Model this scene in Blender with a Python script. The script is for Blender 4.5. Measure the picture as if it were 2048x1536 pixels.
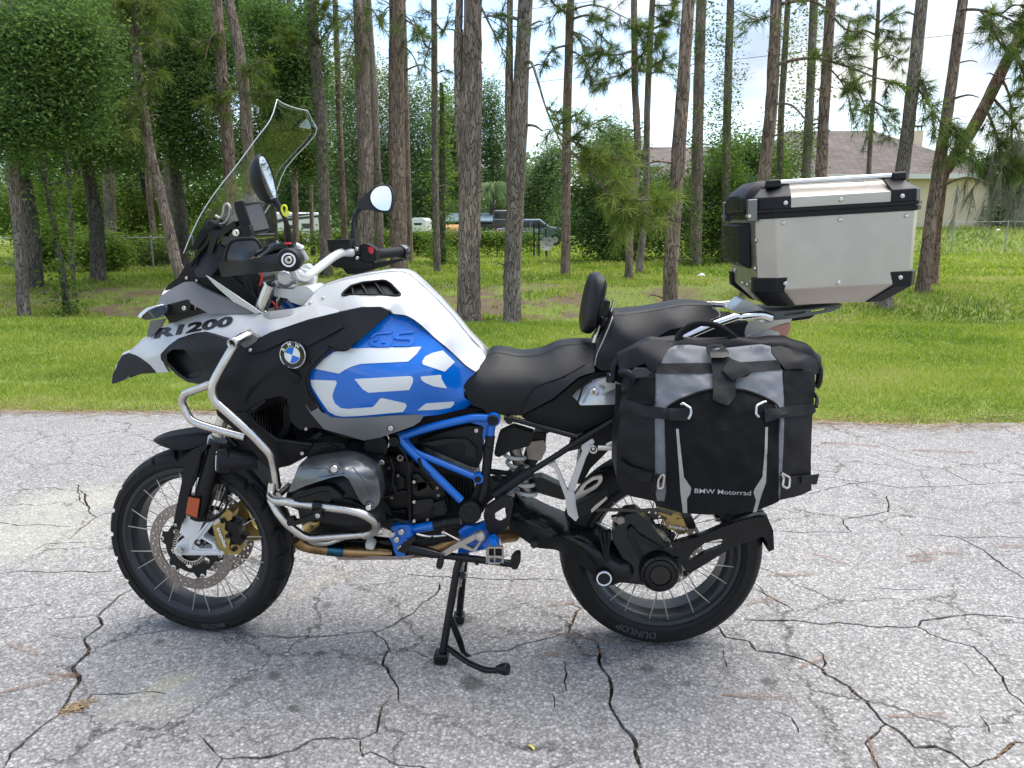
import bpy,bmesh,math,random
import numpy as np
from mathutils import Vector,Matrix,noise
from mathutils.geometry import delaunay_2d_cdt
for _o in list(bpy.data.objects):bpy.data.objects.remove(_o)
R=math.radians
sc=bpy.context.scene
col=sc.collection
rng=random.Random(7)

# ------------------------------------------------------------------ camera
CAM=Vector((0.12,0.0,1.385)); PITCH=12.0; YAW=3.0; FPX=1538.0; D=2.40
cam_d=bpy.data.cameras.new('camera'); cam=bpy.data.objects.new('camera',cam_d); col.objects.link(cam)
cam.location=CAM; cam.rotation_euler=(R(90 -PITCH),0,R(YAW))
cam_d.sensor_width=36; cam_d.lens=36*FPX/2048; cam_d.clip_start=0.05; cam_d.clip_end=2000
sc.camera=cam
sc.render.resolution_x,sc.render.resolution_y=1024,768

# ------------------------------------------------------------------ sky and sun (bright overcast with blue gaps)
SUN_EL,SUN_AZ=66.0,50.0        # azimuth from +Y towards +X
w=bpy.data.worlds.new('World'); sc.world=w; w.use_nodes=True
nt=w.node_tree; nt.nodes.clear()
def nn(t,kind,**kw):
    n=t.nodes.new(kind)
    for k,v in kw.items():
        if k in n.inputs:n.inputs[k].default_value=v
        else:setattr(n,k,v)
    return n
o_=nn(nt,'ShaderNodeOutputWorld'); bg=nn(nt,'ShaderNodeBackground'); bg.inputs['Strength'].default_value=0.10
sky=nn(nt,'ShaderNodeTexSky'); sky.sky_type='NISHITA'; sky.sun_disc=False
sky.sun_elevation=R(SUN_EL); sky.sun_rotation=R(SUN_AZ); sky.air_density=1.0; sky.dust_density=1.0; sky.ozone_density=2.0
tc=nn(nt,'ShaderNodeTexCoord')
mp=nn(nt,'ShaderNodeMapping'); mp.inputs['Scale'].default_value=(1.0,1.0,2.6); mp.inputs['Location'].default_value=(0.35,0.1,0.2)
n1=nn(nt,'ShaderNodeTexNoise'); n1.inputs['Scale'].default_value=2.6; n1.inputs['Detail'].default_value=7; n1.inputs['Roughness'].default_value=0.52; n1.inputs['Distortion'].default_value=0.25
n2=nn(nt,'ShaderNodeTexNoise'); n2.inputs['Scale'].default_value=5.0; n2.inputs['Detail'].default_value=5
cr=nn(nt,'ShaderNodeValToRGB'); cr.color_ramp.elements[0].position=0.40; cr.color_ramp.elements[1].position=0.60
cc=nn(nt,'ShaderNodeValToRGB'); cc.color_ramp.elements[0].position=0.36; cc.color_ramp.elements[1].position=0.66
cc.color_ramp.elements[0].color=(1.75,2.1,2.7,1); cc.color_ramp.elements[1].color=(3.5,3.5,3.48,1)
mx=nn(nt,'ShaderNodeMix'); mx.data_type='RGBA'
L=nt.links.new
L(tc.outputs['Generated'],mp.inputs['Vector']); L(mp.outputs['Vector'],n1.inputs['Vector']); L(mp.outputs['Vector'],n2.inputs['Vector'])
L(n1.outputs['Fac'],cr.inputs['Fac']); L(n2.outputs['Fac'],cc.inputs['Fac'])
L(cr.outputs['Color'],mx.inputs['Factor']); L(sky.outputs['Color'],mx.inputs[6]); L(cc.outputs['Color'],mx.inputs[7])
L(mx.outputs[2],bg.inputs['Color']); L(bg.outputs[0],o_.inputs['Surface'])
sun_d=bpy.data.lights.new('sun','SUN'); sun_d.energy=1.5; sun_d.angle=R(70); sun_d.color=(1.0,0.95,0.88)
sun=bpy.data.objects.new('sun',sun_d); col.objects.link(sun)
_sd=Vector((math.sin(R(SUN_AZ))*math.cos(R(SUN_EL)),math.cos(R(SUN_AZ))*math.cos(R(SUN_EL)),math.sin(R(SUN_EL))))
sun.rotation_euler=_sd.to_track_quat('Z','Y').to_euler(); sun.location=_sd*40
sc.view_settings.view_transform='Standard'; sc.view_settings.look='None'; sc.view_settings.gamma=1.0
sc.view_settings.exposure=1.88

# ------------------------------------------------------------------ helpers: photograph measurements to points in space
_a,_b=R(PITCH),R(YAW)
_fw=Vector((-math.sin(_b)*math.cos(_a),math.cos(_b)*math.cos(_a), -math.sin(_a)))
_rt=Vector((math.cos(_b),math.sin(_b),0)); _up=_rt.cross(_fw)
def ray(px,py):return _fw+_rt*((px -1024)/FPX)+_up*((768 -py)/FPX)
def PY(px,py,y):
    r=ray(px,py); return CAM+r*((y -CAM.y)/r.y)
def P(px,py,v=0.0):return PY(px,py,D -v)          # v: sideways from the machine's middle plane, towards its left side
def G(px,py,z=0.0):
    r=ray(px,py); return CAM+r*((z -CAM.z)/r.z)
def pxm(v=0.0):return FPX/(D -v)                    # pixels for a metre
def Zm(ox,oy,k):
    def f(*a):
        return [(ox+p[0]/k,oy+p[1]/k)+tuple(p[2:]) for p in a]
    return f
ZA=Zm(200,180,4.096); ZB=Zm(200,540,4.096); ZC=Zm(200,860,3.614); ZD=Zm(550,420,4.096); ZE=Zm(550,780,4.096)
ZF=Zm(900,520,3.4133); ZG=Zm(950,880,3.1508); ZH=Zm(1400,320,4.096); ZI=Zm(1180,640,3.792)
ZN=Zm(680,1011,2.9257)

# ------------------------------------------------------------------ materials
MATS={}
def mat(name,color,rough=0.5,metal=0.0,spec=0.5,coat=0.0,var=0.0,vscale=40,bump=0.0,bscale=300,rvar=0.0,sheen=0.0,emis=None,alpha=None,trans=0.0,ior=1.45):
    if name in MATS:return MATS[name]
    m=bpy.data.materials.new(name); m.use_nodes=True; t=m.node_tree; b=t.nodes['Principled BSDF']
    c=tuple(color)+(1,) if len(color) == 3 else color
    b.inputs['Base Color'].default_value=c; b.inputs['Roughness'].default_value=rough; b.inputs['Metallic'].default_value=metal
    b.inputs['Specular IOR Level'].default_value=spec; b.inputs['Coat Weight'].default_value=coat; b.inputs['Coat Roughness'].default_value=0.04
    b.inputs['Sheen Weight'].default_value=sheen; b.inputs['IOR'].default_value=ior; b.inputs['Transmission Weight'].default_value=trans
    if emis:b.inputs['Emission Color'].default_value=tuple(emis[:3])+(1,); b.inputs['Emission Strength'].default_value=emis[3]
    if alpha is not None:b.inputs['Alpha'].default_value=alpha
    if var or bump or rvar:
        x=nn(t,'ShaderNodeTexCoord')
        if var or rvar:
            n=nn(t,'ShaderNodeTexNoise',Scale=vscale,Detail=5.0)
            t.links.new(x.outputs['Object'],n.inputs['Vector'])
            if var:
                hs=nn(t,'ShaderNodeHueSaturation'); hs.inputs['Color'].default_value=c
                mr=nn(t,'ShaderNodeMapRange'); mr.inputs[1].default_value=0.3; mr.inputs[2].default_value=0.7; mr.inputs[3].default_value=1 -var; mr.inputs[4].default_value=1+var
                t.links.new(n.outputs['Fac'],mr.inputs[0]); t.links.new(mr.outputs[0],hs.inputs['Value']); t.links.new(hs.outputs[0],b.inputs['Base Color'])
            if rvar:
                mr=nn(t,'ShaderNodeMapRange'); mr.inputs[1].default_value=0.3; mr.inputs[2].default_value=0.7; mr.inputs[3].default_value=max(0,rough -rvar); mr.inputs[4].default_value=rough+rvar
                t.links.new(n.outputs['Fac'],mr.inputs[0]); t.links.new(mr.outputs[0],b.inputs['Roughness'])
        if bump:
            n=nn(t,'ShaderNodeTexNoise',Scale=bscale,Detail=3.0); t.links.new(x.outputs['Object'],n.inputs['Vector'])
            bp=nn(t,'ShaderNodeBump',Strength=bump,Distance=0.002); t.links.new(n.outputs['Fac'],bp.inputs['Height']); t.links.new(bp.outputs[0],b.inputs['Normal'])
    MATS[name]=m; return m
def srgb(r,g,b):
    f=lambda c:(c/255/12.92) if c/255 <= 0.04045 else ((c/255+0.055)/1.055) ** 2.4
    return (f(r),f(g),f(b))

# ------------------------------------------------------------------ objects
def tag(o,label=None,cat=None,group=None,kind=None):
    if label:o['label']=label
    if cat:o['category']=cat
    if group:o['group']=group
    if kind:o['kind']=kind
    return o
def empty(name,loc,label=None,cat=None,group=None,parent=None):
    o=bpy.data.objects.new(name,None); col.objects.link(o); o.location=loc; o.empty_display_size=0.1
    if parent:attach(o,parent)
    return tag(o,label,cat,group)
def wm(o):
    m=o.matrix_basis.copy(); p=o.parent
    while p:m=p.matrix_basis @ m; p=p.parent
    return m
def attach(o,parent):
    o.parent=parent
    if parent:o.matrix_basis=wm(parent).inverted() @ o.matrix_basis
def finish(name,me,m,parent=None,smooth=True,ang=35,bevel=0,seg=2,sub=0,solid=0,bang=35):
    o=bpy.data.objects.new(name,me); col.objects.link(o)
    if m:
        for mm in (m if isinstance(m,(list,tuple)) else [m]):me.materials.append(mm)
    if smooth and len(me.polygons):
        me.polygons.foreach_set('use_smooth',[True]*len(me.polygons))
        if ang<180:me.set_sharp_from_angle(angle=R(ang))
    if solid:s=o.modifiers.new('solid','SOLIDIFY'); s.thickness=solid; s.offset=0
    if bevel:b=o.modifiers.new('bevel','BEVEL'); b.width=bevel; b.segments=seg; b.limit_method='ANGLE'; b.angle_limit=R(bang); b.harden_normals=True
    if sub:s=o.modifiers.new('sub','SUBSURF'); s.levels=sub; s.render_levels=sub
    if parent:attach(o,parent)
    return o
def mk(name,vs,fs,m,parent=None,**k):
    me=bpy.data.meshes.new(name); me.from_pydata([tuple(v) for v in vs],[],[tuple(f) for f in fs]); me.update()
    if k.pop('recalc',True):
        bm=bmesh.new(); bm.from_mesh(me); bmesh.ops.recalc_face_normals(bm,faces=bm.faces); bm.to_mesh(me); bm.free()
    return finish(name,me,m,parent,**k)
def catmull(pts,n=6,closed=True,tension=0.5):
    A=[np.array(p,float) for p in pts]; out=[]; N=len(A)
    for i in range(N if closed else N -1):
        p0=A[(i -1) % N] if closed or i>0 else A[i]; p1=A[i]; p2=A[(i+1) % N]
        p3=A[(i+2) % N] if closed or i+2<N else A[(i+1) % N]
        for k in range(n):
            t=k/n; m1=(p2 -p0)*tension; m2=(p3 -p1)*tension
            out.append((2*t**3 -3*t**2+1)*p1+(t**3 -2*t**2+t)*m1+(-2*t**3+3*t**2)*p2+(t**3 -t**2)*m2)
    if not closed:out.append(A[-1])
    return [tuple(p) for p in out]
def rounded(pts,r,n=4,closed=True):
    """round the corners of a polyline (any dimension); r: number or one per corner"""
    A=[np.array(p,float) for p in pts]; N=len(A); out=[]
    for i in range(N):
        ri=r[i] if isinstance(r,(list,tuple)) else r
        if not closed and i in (0,N -1) or ri <= 0:out.append(A[i]); continue
        a,b,c=A[i -1],A[i],A[(i+1) % N]
        la,lc=np.linalg.norm(a -b),np.linalg.norm(c -b)
        d=min(ri,la*0.48,lc*0.48); s=b+(a -b)*d/max(la,1e-9); e=b+(c -b)*d/max(lc,1e-9)
        for k in range(n+1):
            t=k/n; out.append((1 -t)**2*s+2*t*(1 -t)*b+t*t*e)
    return [tuple(p) for p in out]
def tps(ctrl):
    """smooth surface v(px,py) through control points (px,py,v)"""
    c=np.array(ctrl,float); X=c[:,:2]/100; n=len(c)
    d=np.linalg.norm(X[:,None] -X[None],axis=2); K=np.where(d>0,d*d*np.log(d+1e-9),0)
    Pm=np.hstack([np.ones((n,1)),X]); A=np.zeros((n+3,n+3)); A[:n,:n]=K+1e-4*np.eye(n); A[:n,n:]=Pm; A[n:,:n]=Pm.T
    s=np.linalg.lstsq(A,np.concatenate([c[:,2],[0,0,0]]),rcond=None)[0]
    def f(px,py):
        q=np.array([px,py])/100; dd=np.linalg.norm(X -q,axis=1); k=np.where(dd>0,dd*dd*np.log(dd+1e-9),0)
        return float(k @ s[:n]+s[n]+s[n+1]*q[0]+s[n+2]*q[1])
    return f
def inpoly(x,y,poly):
    c=False; j=len(poly) -1
    for i in range(len(poly)):
        xi,yi=poly[i][:2]; xj,yj=poly[j][:2]
        if (yi>y) != (yj>y) and x<(xj -xi)*(y -yi)/(yj -yi)+xi:c=not c
        j=i
    return c
def fill2d(outline,holes=(),step=0):
    """triangulate a 2-D outline with holes and an inner grid of points"""
    pts=[]; eds=[]
    def ring(r):
        b=len(pts)
        for p in r:pts.append(Vector((p[0],p[1])))
        for i in range(len(r)):eds.append((b+i,b+(i+1) % len(r)))
    def dens(r):
        if not step:return r
        o=[]
        for i in range(len(r)):
            a,b=r[i],r[(i+1) % len(r)]; l=math.hypot(b[0] -a[0],b[1] -a[1]); n=max(1,int(l/step+0.3))
            for k in range(n):o.append((a[0]+(b[0] -a[0])*k/n,a[1]+(b[1] -a[1])*k/n))
        return o
    outline=dens([p[:2] for p in outline]); holes=[dens([p[:2] for p in h]) for h in holes]
    ring(outline)
    for h in holes:ring(h)
    if step:
        xs=[p[0] for p in outline]; ys=[p[1] for p in outline]; y=min(ys)+step*.5; k=0
        B=np.array([tuple(p) for p in pts])
        while y<max(ys):
            x=min(xs)+step*(.5 if k % 2 else .0)
            while x<max(xs):
                if np.min(np.hypot(B[:,0] -x,B[:,1] -y))>step*.45 and inpoly(x,y,outline) and not any(inpoly(x,y,h) for h in holes):pts.append(Vector((x,y)))
                x += step
            y += step*.87; k += 1
    vs,es,fs=delaunay_2d_cdt(pts,eds,[],0,1e-5)[:3]
    keep=[]
    for f in fs:
        cx=sum(vs[i][0] for i in f)/len(f); cy=sum(vs[i][1] for i in f)/len(f)
        if inpoly(cx,cy,outline) and not any(inpoly(cx,cy,h) for h in holes):keep.append(tuple(f))
    return [tuple(v) for v in vs],keep
def slab(pts2,fs,front,back):
    """front/back: maps 2-D point -> Vector; closes the rim"""
    n=len(pts2); vs=[front(*p) for p in pts2]+[back(*p) for p in pts2]
    F=[tuple(f) for f in fs]+[tuple(n+i for i in reversed(f)) for f in fs]
    cnt={}
    for f in fs:
        for i in range(len(f)):
            a,b=f[i],f[(i+1) % len(f)]; cnt[(a,b)]=cnt.get((a,b),0)+1
    for (a,b) in cnt:
        if (b,a) not in cnt:F.append((b,a,n+a,n+b))
    return vs,F
def panel(name,outline,v,t,m,parent=None,step=0,holes=(),bevel=0.0,sm=0,rnd=0,mirror=False,ang=35,back=None,**k):
    """a moulded piece: outline (image measurements) on the surface v(px,py), t metres thick"""
    vf=v if callable(v) else (lambda x,y:v)
    o2=[p[:2] for p in outline]
    if sm:o2=catmull(o2,sm)
    if rnd:o2=rounded(o2,rnd)
    p2,fs=fill2d(o2,holes,step)
    def fr(x,y):return P(x,y,vf(x,y))
    def bk(x,y):
        q=P(x,y,vf(x,y)); q=q.copy(); q.y=(D -back) if back is not None else q.y+t
        return q
    vs,F=slab(p2,fs,fr,bk)
    o=mk(name,vs,F,m,parent,bevel=bevel,ang=ang,**k)
    if mirror:
        vs2=[Vector((q.x,2*D -q.y,q.z)) for q in vs]
        mk(name,vs2,F,m,parent,bevel=bevel,ang=ang,**k)
    return o
def frame_axes(ax):
    ax=Vector(ax).normalized(); t=Vector((0,0,1)) if abs(ax.z)<0.9 else Vector((1,0,0))
    u=ax.cross(t).normalized(); return u,ax.cross(u).normalized(),ax
def tube_mesh(path,r,n=12,cap=True):
    pts=[Vector(p) for p in path]; rr=r if isinstance(r,(list,tuple)) else [r]*len(pts)
    if len(rr) != len(pts):rr=list(np.interp(np.linspace(0,1,len(pts)),np.linspace(0,1,len(rr)),rr))
    vs=[]; fs=[]; t0=(pts[1] -pts[0]).normalized(); u=frame_axes(t0)[0]
    for i,p in enumerate(pts):
        t=((pts[min(i+1,len(pts) -1)] -p).normalized()+(p -pts[max(i -1,0)]).normalized())
        t=t.normalized() if t.length>1e-6 else t0
        u=(u -t*u.dot(t)).normalized(); w_=t.cross(u)
        for k in range(n):
            a=2*math.pi*k/n; vs.append(p+(u*math.cos(a)+w_*math.sin(a))*rr[i])
    for i in range(len(pts) -1):
        for k in range(n):fs.append((i*n+k,i*n+(k+1) % n,(i+1)*n+(k+1) % n,(i+1)*n+k))
    if cap:fs.append(tuple(range(n -1, -1, -1))); fs.append(tuple((len(pts) -1)*n+k for k in range(n)))
    return vs,fs
def tube(name,path,r,m,parent=None,bend=0.03,n=12,px=True,smooth_path=False,mirror=False,cap=True,seg=5,**k):
    """path: (px,py,v) triples or points"""
    pts=[P(*p) for p in path] if px else [Vector(p) for p in path]
    if smooth_path:pts=[Vector(p) for p in catmull(pts,6,closed=False)]
    elif bend and len(pts)>2:pts=[Vector(p) for p in rounded([tuple(p) for p in pts],bend,seg,closed=False)]
    vs,fs=tube_mesh(pts,r,n,cap); o=mk(name,vs,fs,m,parent,ang=50,**k)
    if mirror:mk(name,[Vector((q.x,2*D -q.y,q.z)) for q in vs],fs,m,parent,ang=50,**k)
    return o
def lathe_mesh(prof,org,ax,n=32,closed=False,su=1.0,sv=1.0,up=None):
    """prof: (radius, along axis)"""
    u,v,a=frame_axes(ax)
    if up is not None:v=(Vector(up) -a*Vector(up).dot(a)).normalized(); u=v.cross(a)
    org=Vector(org); vs=[]; fs=[]; m=len(prof)
    for r,h in prof:
        for k in range(n):
            t=2*math.pi*k/n; vs.append(org+a*h+(u*math.cos(t)*su+v*math.sin(t)*sv)*r)
    for i in range(m if closed else m -1):
        j=(i+1) % m
        for k in range(n):fs.append((i*n+k,i*n+(k+1) % n,j*n+(k+1) % n,j*n+k))
    if not closed:
        if prof[0][0]>1e-6:fs.append(tuple(range(n)))
        if prof[-1][0]>1e-6:fs.append(tuple((m -1)*n+k for k in range(n -1, -1, -1)))
    return vs,fs
def lathe(name,prof,org,ax,m,parent=None,n=32,closed=False,su=1.0,sv=1.0,up=None,ang=35,**k):
    vs,fs=lathe_mesh(prof,org,ax,n,closed,su,sv,up)
    me=bpy.data.meshes.new(name); me.from_pydata([tuple(v) for v in vs],[],fs)
    bm=bmesh.new(); bm.from_mesh(me); bmesh.ops.remove_doubles(bm,verts=bm.verts,dist=1e-6); bmesh.ops.recalc_face_normals(bm,faces=bm.faces); bm.to_mesh(me); bm.free()
    return finish(name,me,m,parent,ang=ang,**k)
def disc(name,c,r,t,m,parent=None,ax=(0, -1,0),ch=0.15,n=28,**k):
    """a turned puck with a chamfer, facing along ax, standing t proud of point c"""
    e=min(t,r)*ch
    return lathe(name,[(0, -t*.5),(r, -t*.5),(r,t -e),(r -e,t),(0,t)],c,ax,m,parent,n=n,**k)
BOLT={}
def bolt(parent,px,py,v,r=0.007,m=None,name='bolt',ax=(0, -1,0),h=0.005):
    """a socket-head screw"""
    c=P(px,py,v) if not isinstance(px,Vector) else px
    prof=[(r, -0.004),(r,h*.8),(r*.86,h),(r*.5,h),(r*.46,h*.25),(0,h*.2)]
    return lathe(name,prof,c,ax,m or M['steel'],parent,n=16,ang=30)
def box_mesh(c,sx,sy,sz,rot=None):
    vs=[Vector((x*sx/2,y*sy/2,z*sz/2)) for x in (-1,1) for y in (-1,1) for z in (-1,1)]
    if rot is not None:vs=[rot @ q for q in vs]
    vs=[q+Vector(c) for q in vs]
    return vs,[(0,1,3,2),(4,6,7,5),(0,4,5,1),(2,3,7,6),(0,2,6,4),(1,5,7,3)]
def box(name,c,sx,sy,sz,m,parent=None,rot=None,bevel=0.003,**k):
    vs,fs=box_mesh(c,sx,sy,sz,rot); return mk(name,vs,fs,m,parent,bevel=bevel,**k)
def loft(name,rows,m,parent=None,closed_u=False,cap=False,sub=0,**k):
    """rows of points (Vectors), all of one length"""
    n=len(rows[0]); vs=[p for r in rows for p in r]; fs=[]
    for i in range(len(rows) -1):
        for j in range(n if closed_u else n -1):
            fs.append((i*n+j,i*n+(j+1) % n,(i+1)*n+(j+1) % n,(i+1)*n+j))
    if cap:fs.append(tuple(range(n -1, -1, -1))); fs.append(tuple((len(rows) -1)*n+j for j in range(n)))
    return mk(name,vs,fs,m,parent,sub=sub,**k)
def joinmesh(parts):
    vs=[]; fs=[]
    for v,f in parts:
        b=len(vs); vs += list(v); fs += [tuple(i+b for i in q) for q in f]
    return vs,fs
def text_poly(s,bold=0.0,spacing=1.0,extr=0.0):
    cu=bpy.data.curves.new('t','FONT'); cu.body=s; cu.size=1.0; cu.offset=bold; cu.space_character=spacing; cu.extrude=extr; cu.resolution_u=3
    o=bpy.data.objects.new('t',cu); col.objects.link(o); bpy.context.view_layer.update()
    me=bpy.data.meshes.new_from_object(o.evaluated_get(bpy.context.evaluated_depsgraph_get()))
    vs=[tuple(v.co) for v in me.vertices]; fs=[tuple(p.vertices) for p in me.polygons]
    bpy.data.objects.remove(o); bpy.data.meshes.remove(me); return vs,fs
def text(name,s,mapf,m,parent=None,bold=0.0,spacing=1.0):
    """mapf(u,w): text units (line height 1) -> Vector"""
    vs,fs=text_poly(s,bold,spacing)
    return mk(name,[mapf(v[0],v[1]) for v in vs],fs,m,parent,smooth=False,recalc=False)
def text_width(s,bold=0,spacing=1.0):
    vs,_=text_poly(s,bold,spacing); return min(v[0] for v in vs),max(v[0] for v in vs)
def text_px(name,s,x0,y0,x1,y1,hpx,v,m,parent=None,bold=0.01,shear=0.0,spacing=1.0):
    """lettering from baseline start (x0,y0) to end (x1,y1), cap height hpx, on surface v"""
    vf=v if callable(v) else (lambda x,y:v)
    a,b=text_width(s,bold,spacing); L_=math.hypot(x1 -x0,y1 -y0); ux,uy=(x1 -x0)/L_,(y1 -y0)/L_
    def mf(u,w_):
        uu=(u -a)/(b -a)*L_+w_/0.7*hpx*shear; ww=w_/0.7*hpx
        x=x0+ux*uu+uy*ww; y=y0+uy*uu -ux*ww
        return P(x,y,vf(x,y))
    return text(name,s,mf,m,parent,bold,spacing)
# ------------------------------------------------------------------ the place: ground, road, lawn
sc.render.engine='CYCLES'
sc.cycles.max_bounces=7; sc.cycles.diffuse_bounces=2; sc.cycles.glossy_bounces=3; sc.cycles.transmission_bounces=4; sc.cycles.transparent_max_bounces=10
sc.cycles.caustics_reflective=False; sc.cycles.caustics_refractive=False
nr=np.random.default_rng(11)
def np_mesh(name,V,F,m,parent=None,tint=None,smooth=False,kind=None):
    """V: n x 3, F: m x k; tint: one value a vertex (stored as attribute 'tint')"""
    me=bpy.data.meshes.new(name); V=np.asarray(V,np.float32); F=np.asarray(F,np.int32); k=F.shape[1]
    me.vertices.add(len(V)); me.vertices.foreach_set('co',V.ravel()); me.loops.add(F.size); me.loops.foreach_set('vertex_index',F.ravel())
    me.polygons.add(len(F)); me.polygons.foreach_set('loop_start',np.arange(len(F),dtype=np.int32)*k)
    if tint is not None:
        a=me.attributes.new('tint','FLOAT','POINT'); a.data.foreach_set('value',np.asarray(tint,np.float32))
    me.update(calc_edges=True); me.validate()
    if smooth:me.polygons.foreach_set('use_smooth',[True]*len(me.polygons))
    me.materials.append(m); o=bpy.data.objects.new(name,me); col.objects.link(o)
    if parent:attach(o,parent)
    if kind:o['kind']=kind
    return o
def ramp_mat(name,stops,rough=.7,transl=.35,spec=.3,noise_scale=0):
    """plant material: colour from the 'tint' attribute, part of the light passes through"""
    m=bpy.data.materials.new(name); m.use_nodes=True; t=m.node_tree; b=t.nodes['Principled BSDF']; out=t.nodes['Material Output']
    at=nn(t,'ShaderNodeAttribute'); at.attribute_name='tint'; r=nn(t,'ShaderNodeValToRGB')
    while len(r.color_ramp.elements)<len(stops):r.color_ramp.elements.new(.5)
    for e,(p_,c_) in zip(r.color_ramp.elements,stops):e.position=p_; e.color=tuple(c_)+(1,)
    t.links.new(at.outputs['Fac'],r.inputs[0]); t.links.new(r.outputs[0],b.inputs['Base Color']); b.inputs['Roughness'].default_value=rough; b.inputs['Specular IOR Level'].default_value=spec
    if transl:
        tr=nn(t,'ShaderNodeBsdfTranslucent'); mx_=nn(t,'ShaderNodeMixShader'); mx_.inputs[0].default_value=transl
        hs=nn(t,'ShaderNodeHueSaturation'); hs.inputs['Value'].default_value=1.25; hs.inputs['Saturation'].default_value=1.1
        t.links.new(r.outputs[0],hs.inputs['Color']); t.links.new(hs.outputs[0],tr.inputs['Color'])
        t.links.new(b.outputs[0],mx_.inputs[1]); t.links.new(tr.outputs[0],mx_.inputs[2]); t.links.new(mx_.outputs[0],out.inputs['Surface'])
    return m
# edge of the road: measured at two places, straight between them
e0,e1=G(0,819),G(2048,849)
def road_edge(x):return e0.y+(e1.y -e0.y)*(x -e0.x)/(e1.x -e0.x)+.03*math.sin(x*2.1)+.05*noise.noise((x*1.7,0,0))+.035*noise.noise((x*6.3,4,0))
def gz(x,y):
    d=y -road_edge(x)
    if d< -.02:return -.05
    z=min(.03,.03*(d+.02)/.3) -.03
    s=(y -13.6)/2.4; z -= .34*math.exp(-s*s)*(1 if x> -14 else 1)
    if y>33.5 and x>3:z += .95*min(1,(y -33.5)/4.5)*min(1,(x -3)/5)
    z += .025*noise.noise((x*.35,y*.35,0))+.05*noise.noise((x*.1,y*.1,5))*min(1,max(0,d/4))
    return z
xs=np.concatenate([np.linspace(-160, -22,14),np.linspace(-20,22,120),np.linspace(24,160,14)])
ys=np.concatenate([np.linspace(-30,4.4,8),np.linspace(4.6,7.0,50),np.linspace(7.1,22,75),np.linspace(22.5,45,40),np.linspace(48,240,14)])
V=np.array([(x,y,gz(x,y)) for y in ys for x in xs]); nx=len(xs)
F=np.array([(j*nx+i,j*nx+i+1,(j+1)*nx+i+1,(j+1)*nx+i) for j in range(len(ys) -1) for i in range(nx -1)])
def lawn_mat():
    m=bpy.data.materials.new('lawn_soil'); m.use_nodes=True; t=m.node_tree; b=t.nodes['Principled BSDF']; b.inputs['Roughness'].default_value=.95; b.inputs['Specular IOR Level'].default_value=.1
    x=nn(t,'ShaderNodeTexCoord'); sp=nn(t,'ShaderNodeSeparateXYZ'); t.links.new(x.outputs['Object'],sp.inputs[0])
    n1_=nn(t,'ShaderNodeTexNoise',Scale=.9,Detail=6.0,Roughness=.65); n2_=nn(t,'ShaderNodeTexNoise',Scale=14.0,Detail=5.0,Roughness=.7)
    for n_ in (n1_,n2_):t.links.new(x.outputs['Object'],n_.inputs['Vector'])
    r1=nn(t,'ShaderNodeValToRGB'); r1.color_ramp.elements[0].color=(.12,.16,.03,1); r1.color_ramp.elements[1].color=(.24,.29,.07,1); r1.color_ramp.elements[0].position=.3; r1.color_ramp.elements[1].position=.7
    t.links.new(n2_.outputs['Fac'],r1.inputs[0])
    dr=nn(t,'ShaderNodeValToRGB'); dr.color_ramp.elements[0].color=(.11,.078,.05,1); dr.color_ramp.elements[1].color=(.235,.17,.115,1); t.links.new(n2_.outputs['Fac'],dr.inputs[0])
    # bare, straw-covered earth along the swale
    band=nn(t,'ShaderNodeMapRange'); band.inputs[1].default_value=12.4; band.inputs[2].default_value=13.6; t.links.new(sp.outputs['Y'],band.inputs[0])
    band2=nn(t,'ShaderNodeMapRange'); band2.inputs[1].default_value=19.0; band2.inputs[2].default_value=16.0; t.links.new(sp.outputs['Y'],band2.inputs[0])
    mu=nn(t,'ShaderNodeMath',operation='MULTIPLY'); t.links.new(band.outputs[0],mu.inputs[0]); t.links.new(band2.outputs[0],mu.inputs[1])
    th=nn(t,'ShaderNodeMapRange'); th.inputs[1].default_value=.45; th.inputs[2].default_value=.55; t.links.new(n1_.outputs['Fac'],th.inputs[0])
    xb=nn(t,'ShaderNodeMapRange'); xb.inputs[1].default_value=2.0; xb.inputs[2].default_value=5.5; xb.inputs[3].default_value=1; xb.inputs[4].default_value=.3; t.links.new(sp.outputs['X'],xb.inputs[0]); mu0=nn(t,'ShaderNodeMath',operation='MULTIPLY'); t.links.new(mu.outputs[0],mu0.inputs[0]); t.links.new(xb.outputs[0],mu0.inputs[1])
    mu2=nn(t,'ShaderNodeMath',operation='MULTIPLY'); t.links.new(mu0.outputs[0],mu2.inputs[0]); t.links.new(th.outputs[0],mu2.inputs[1])
    mxx=nn(t,'ShaderNodeMix'); mxx.data_type='RGBA'; t.links.new(mu2.outputs[0],mxx.inputs['Factor']); t.links.new(r1.outputs[0],mxx.inputs[6]); t.links.new(dr.outputs[0],mxx.inputs[7]); t.links.new(mxx.outputs[2],b.inputs['Base Color'])
    bp=nn(t,'ShaderNodeBump',Strength=.8,Distance=.04); t.links.new(n2_.outputs['Fac'],bp.inputs['Height']); t.links.new(bp.outputs[0],b.inputs['Normal'])
    return m
g_o=np_mesh('ground',V,F,lawn_mat(),smooth=True,kind='structure')

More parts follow.
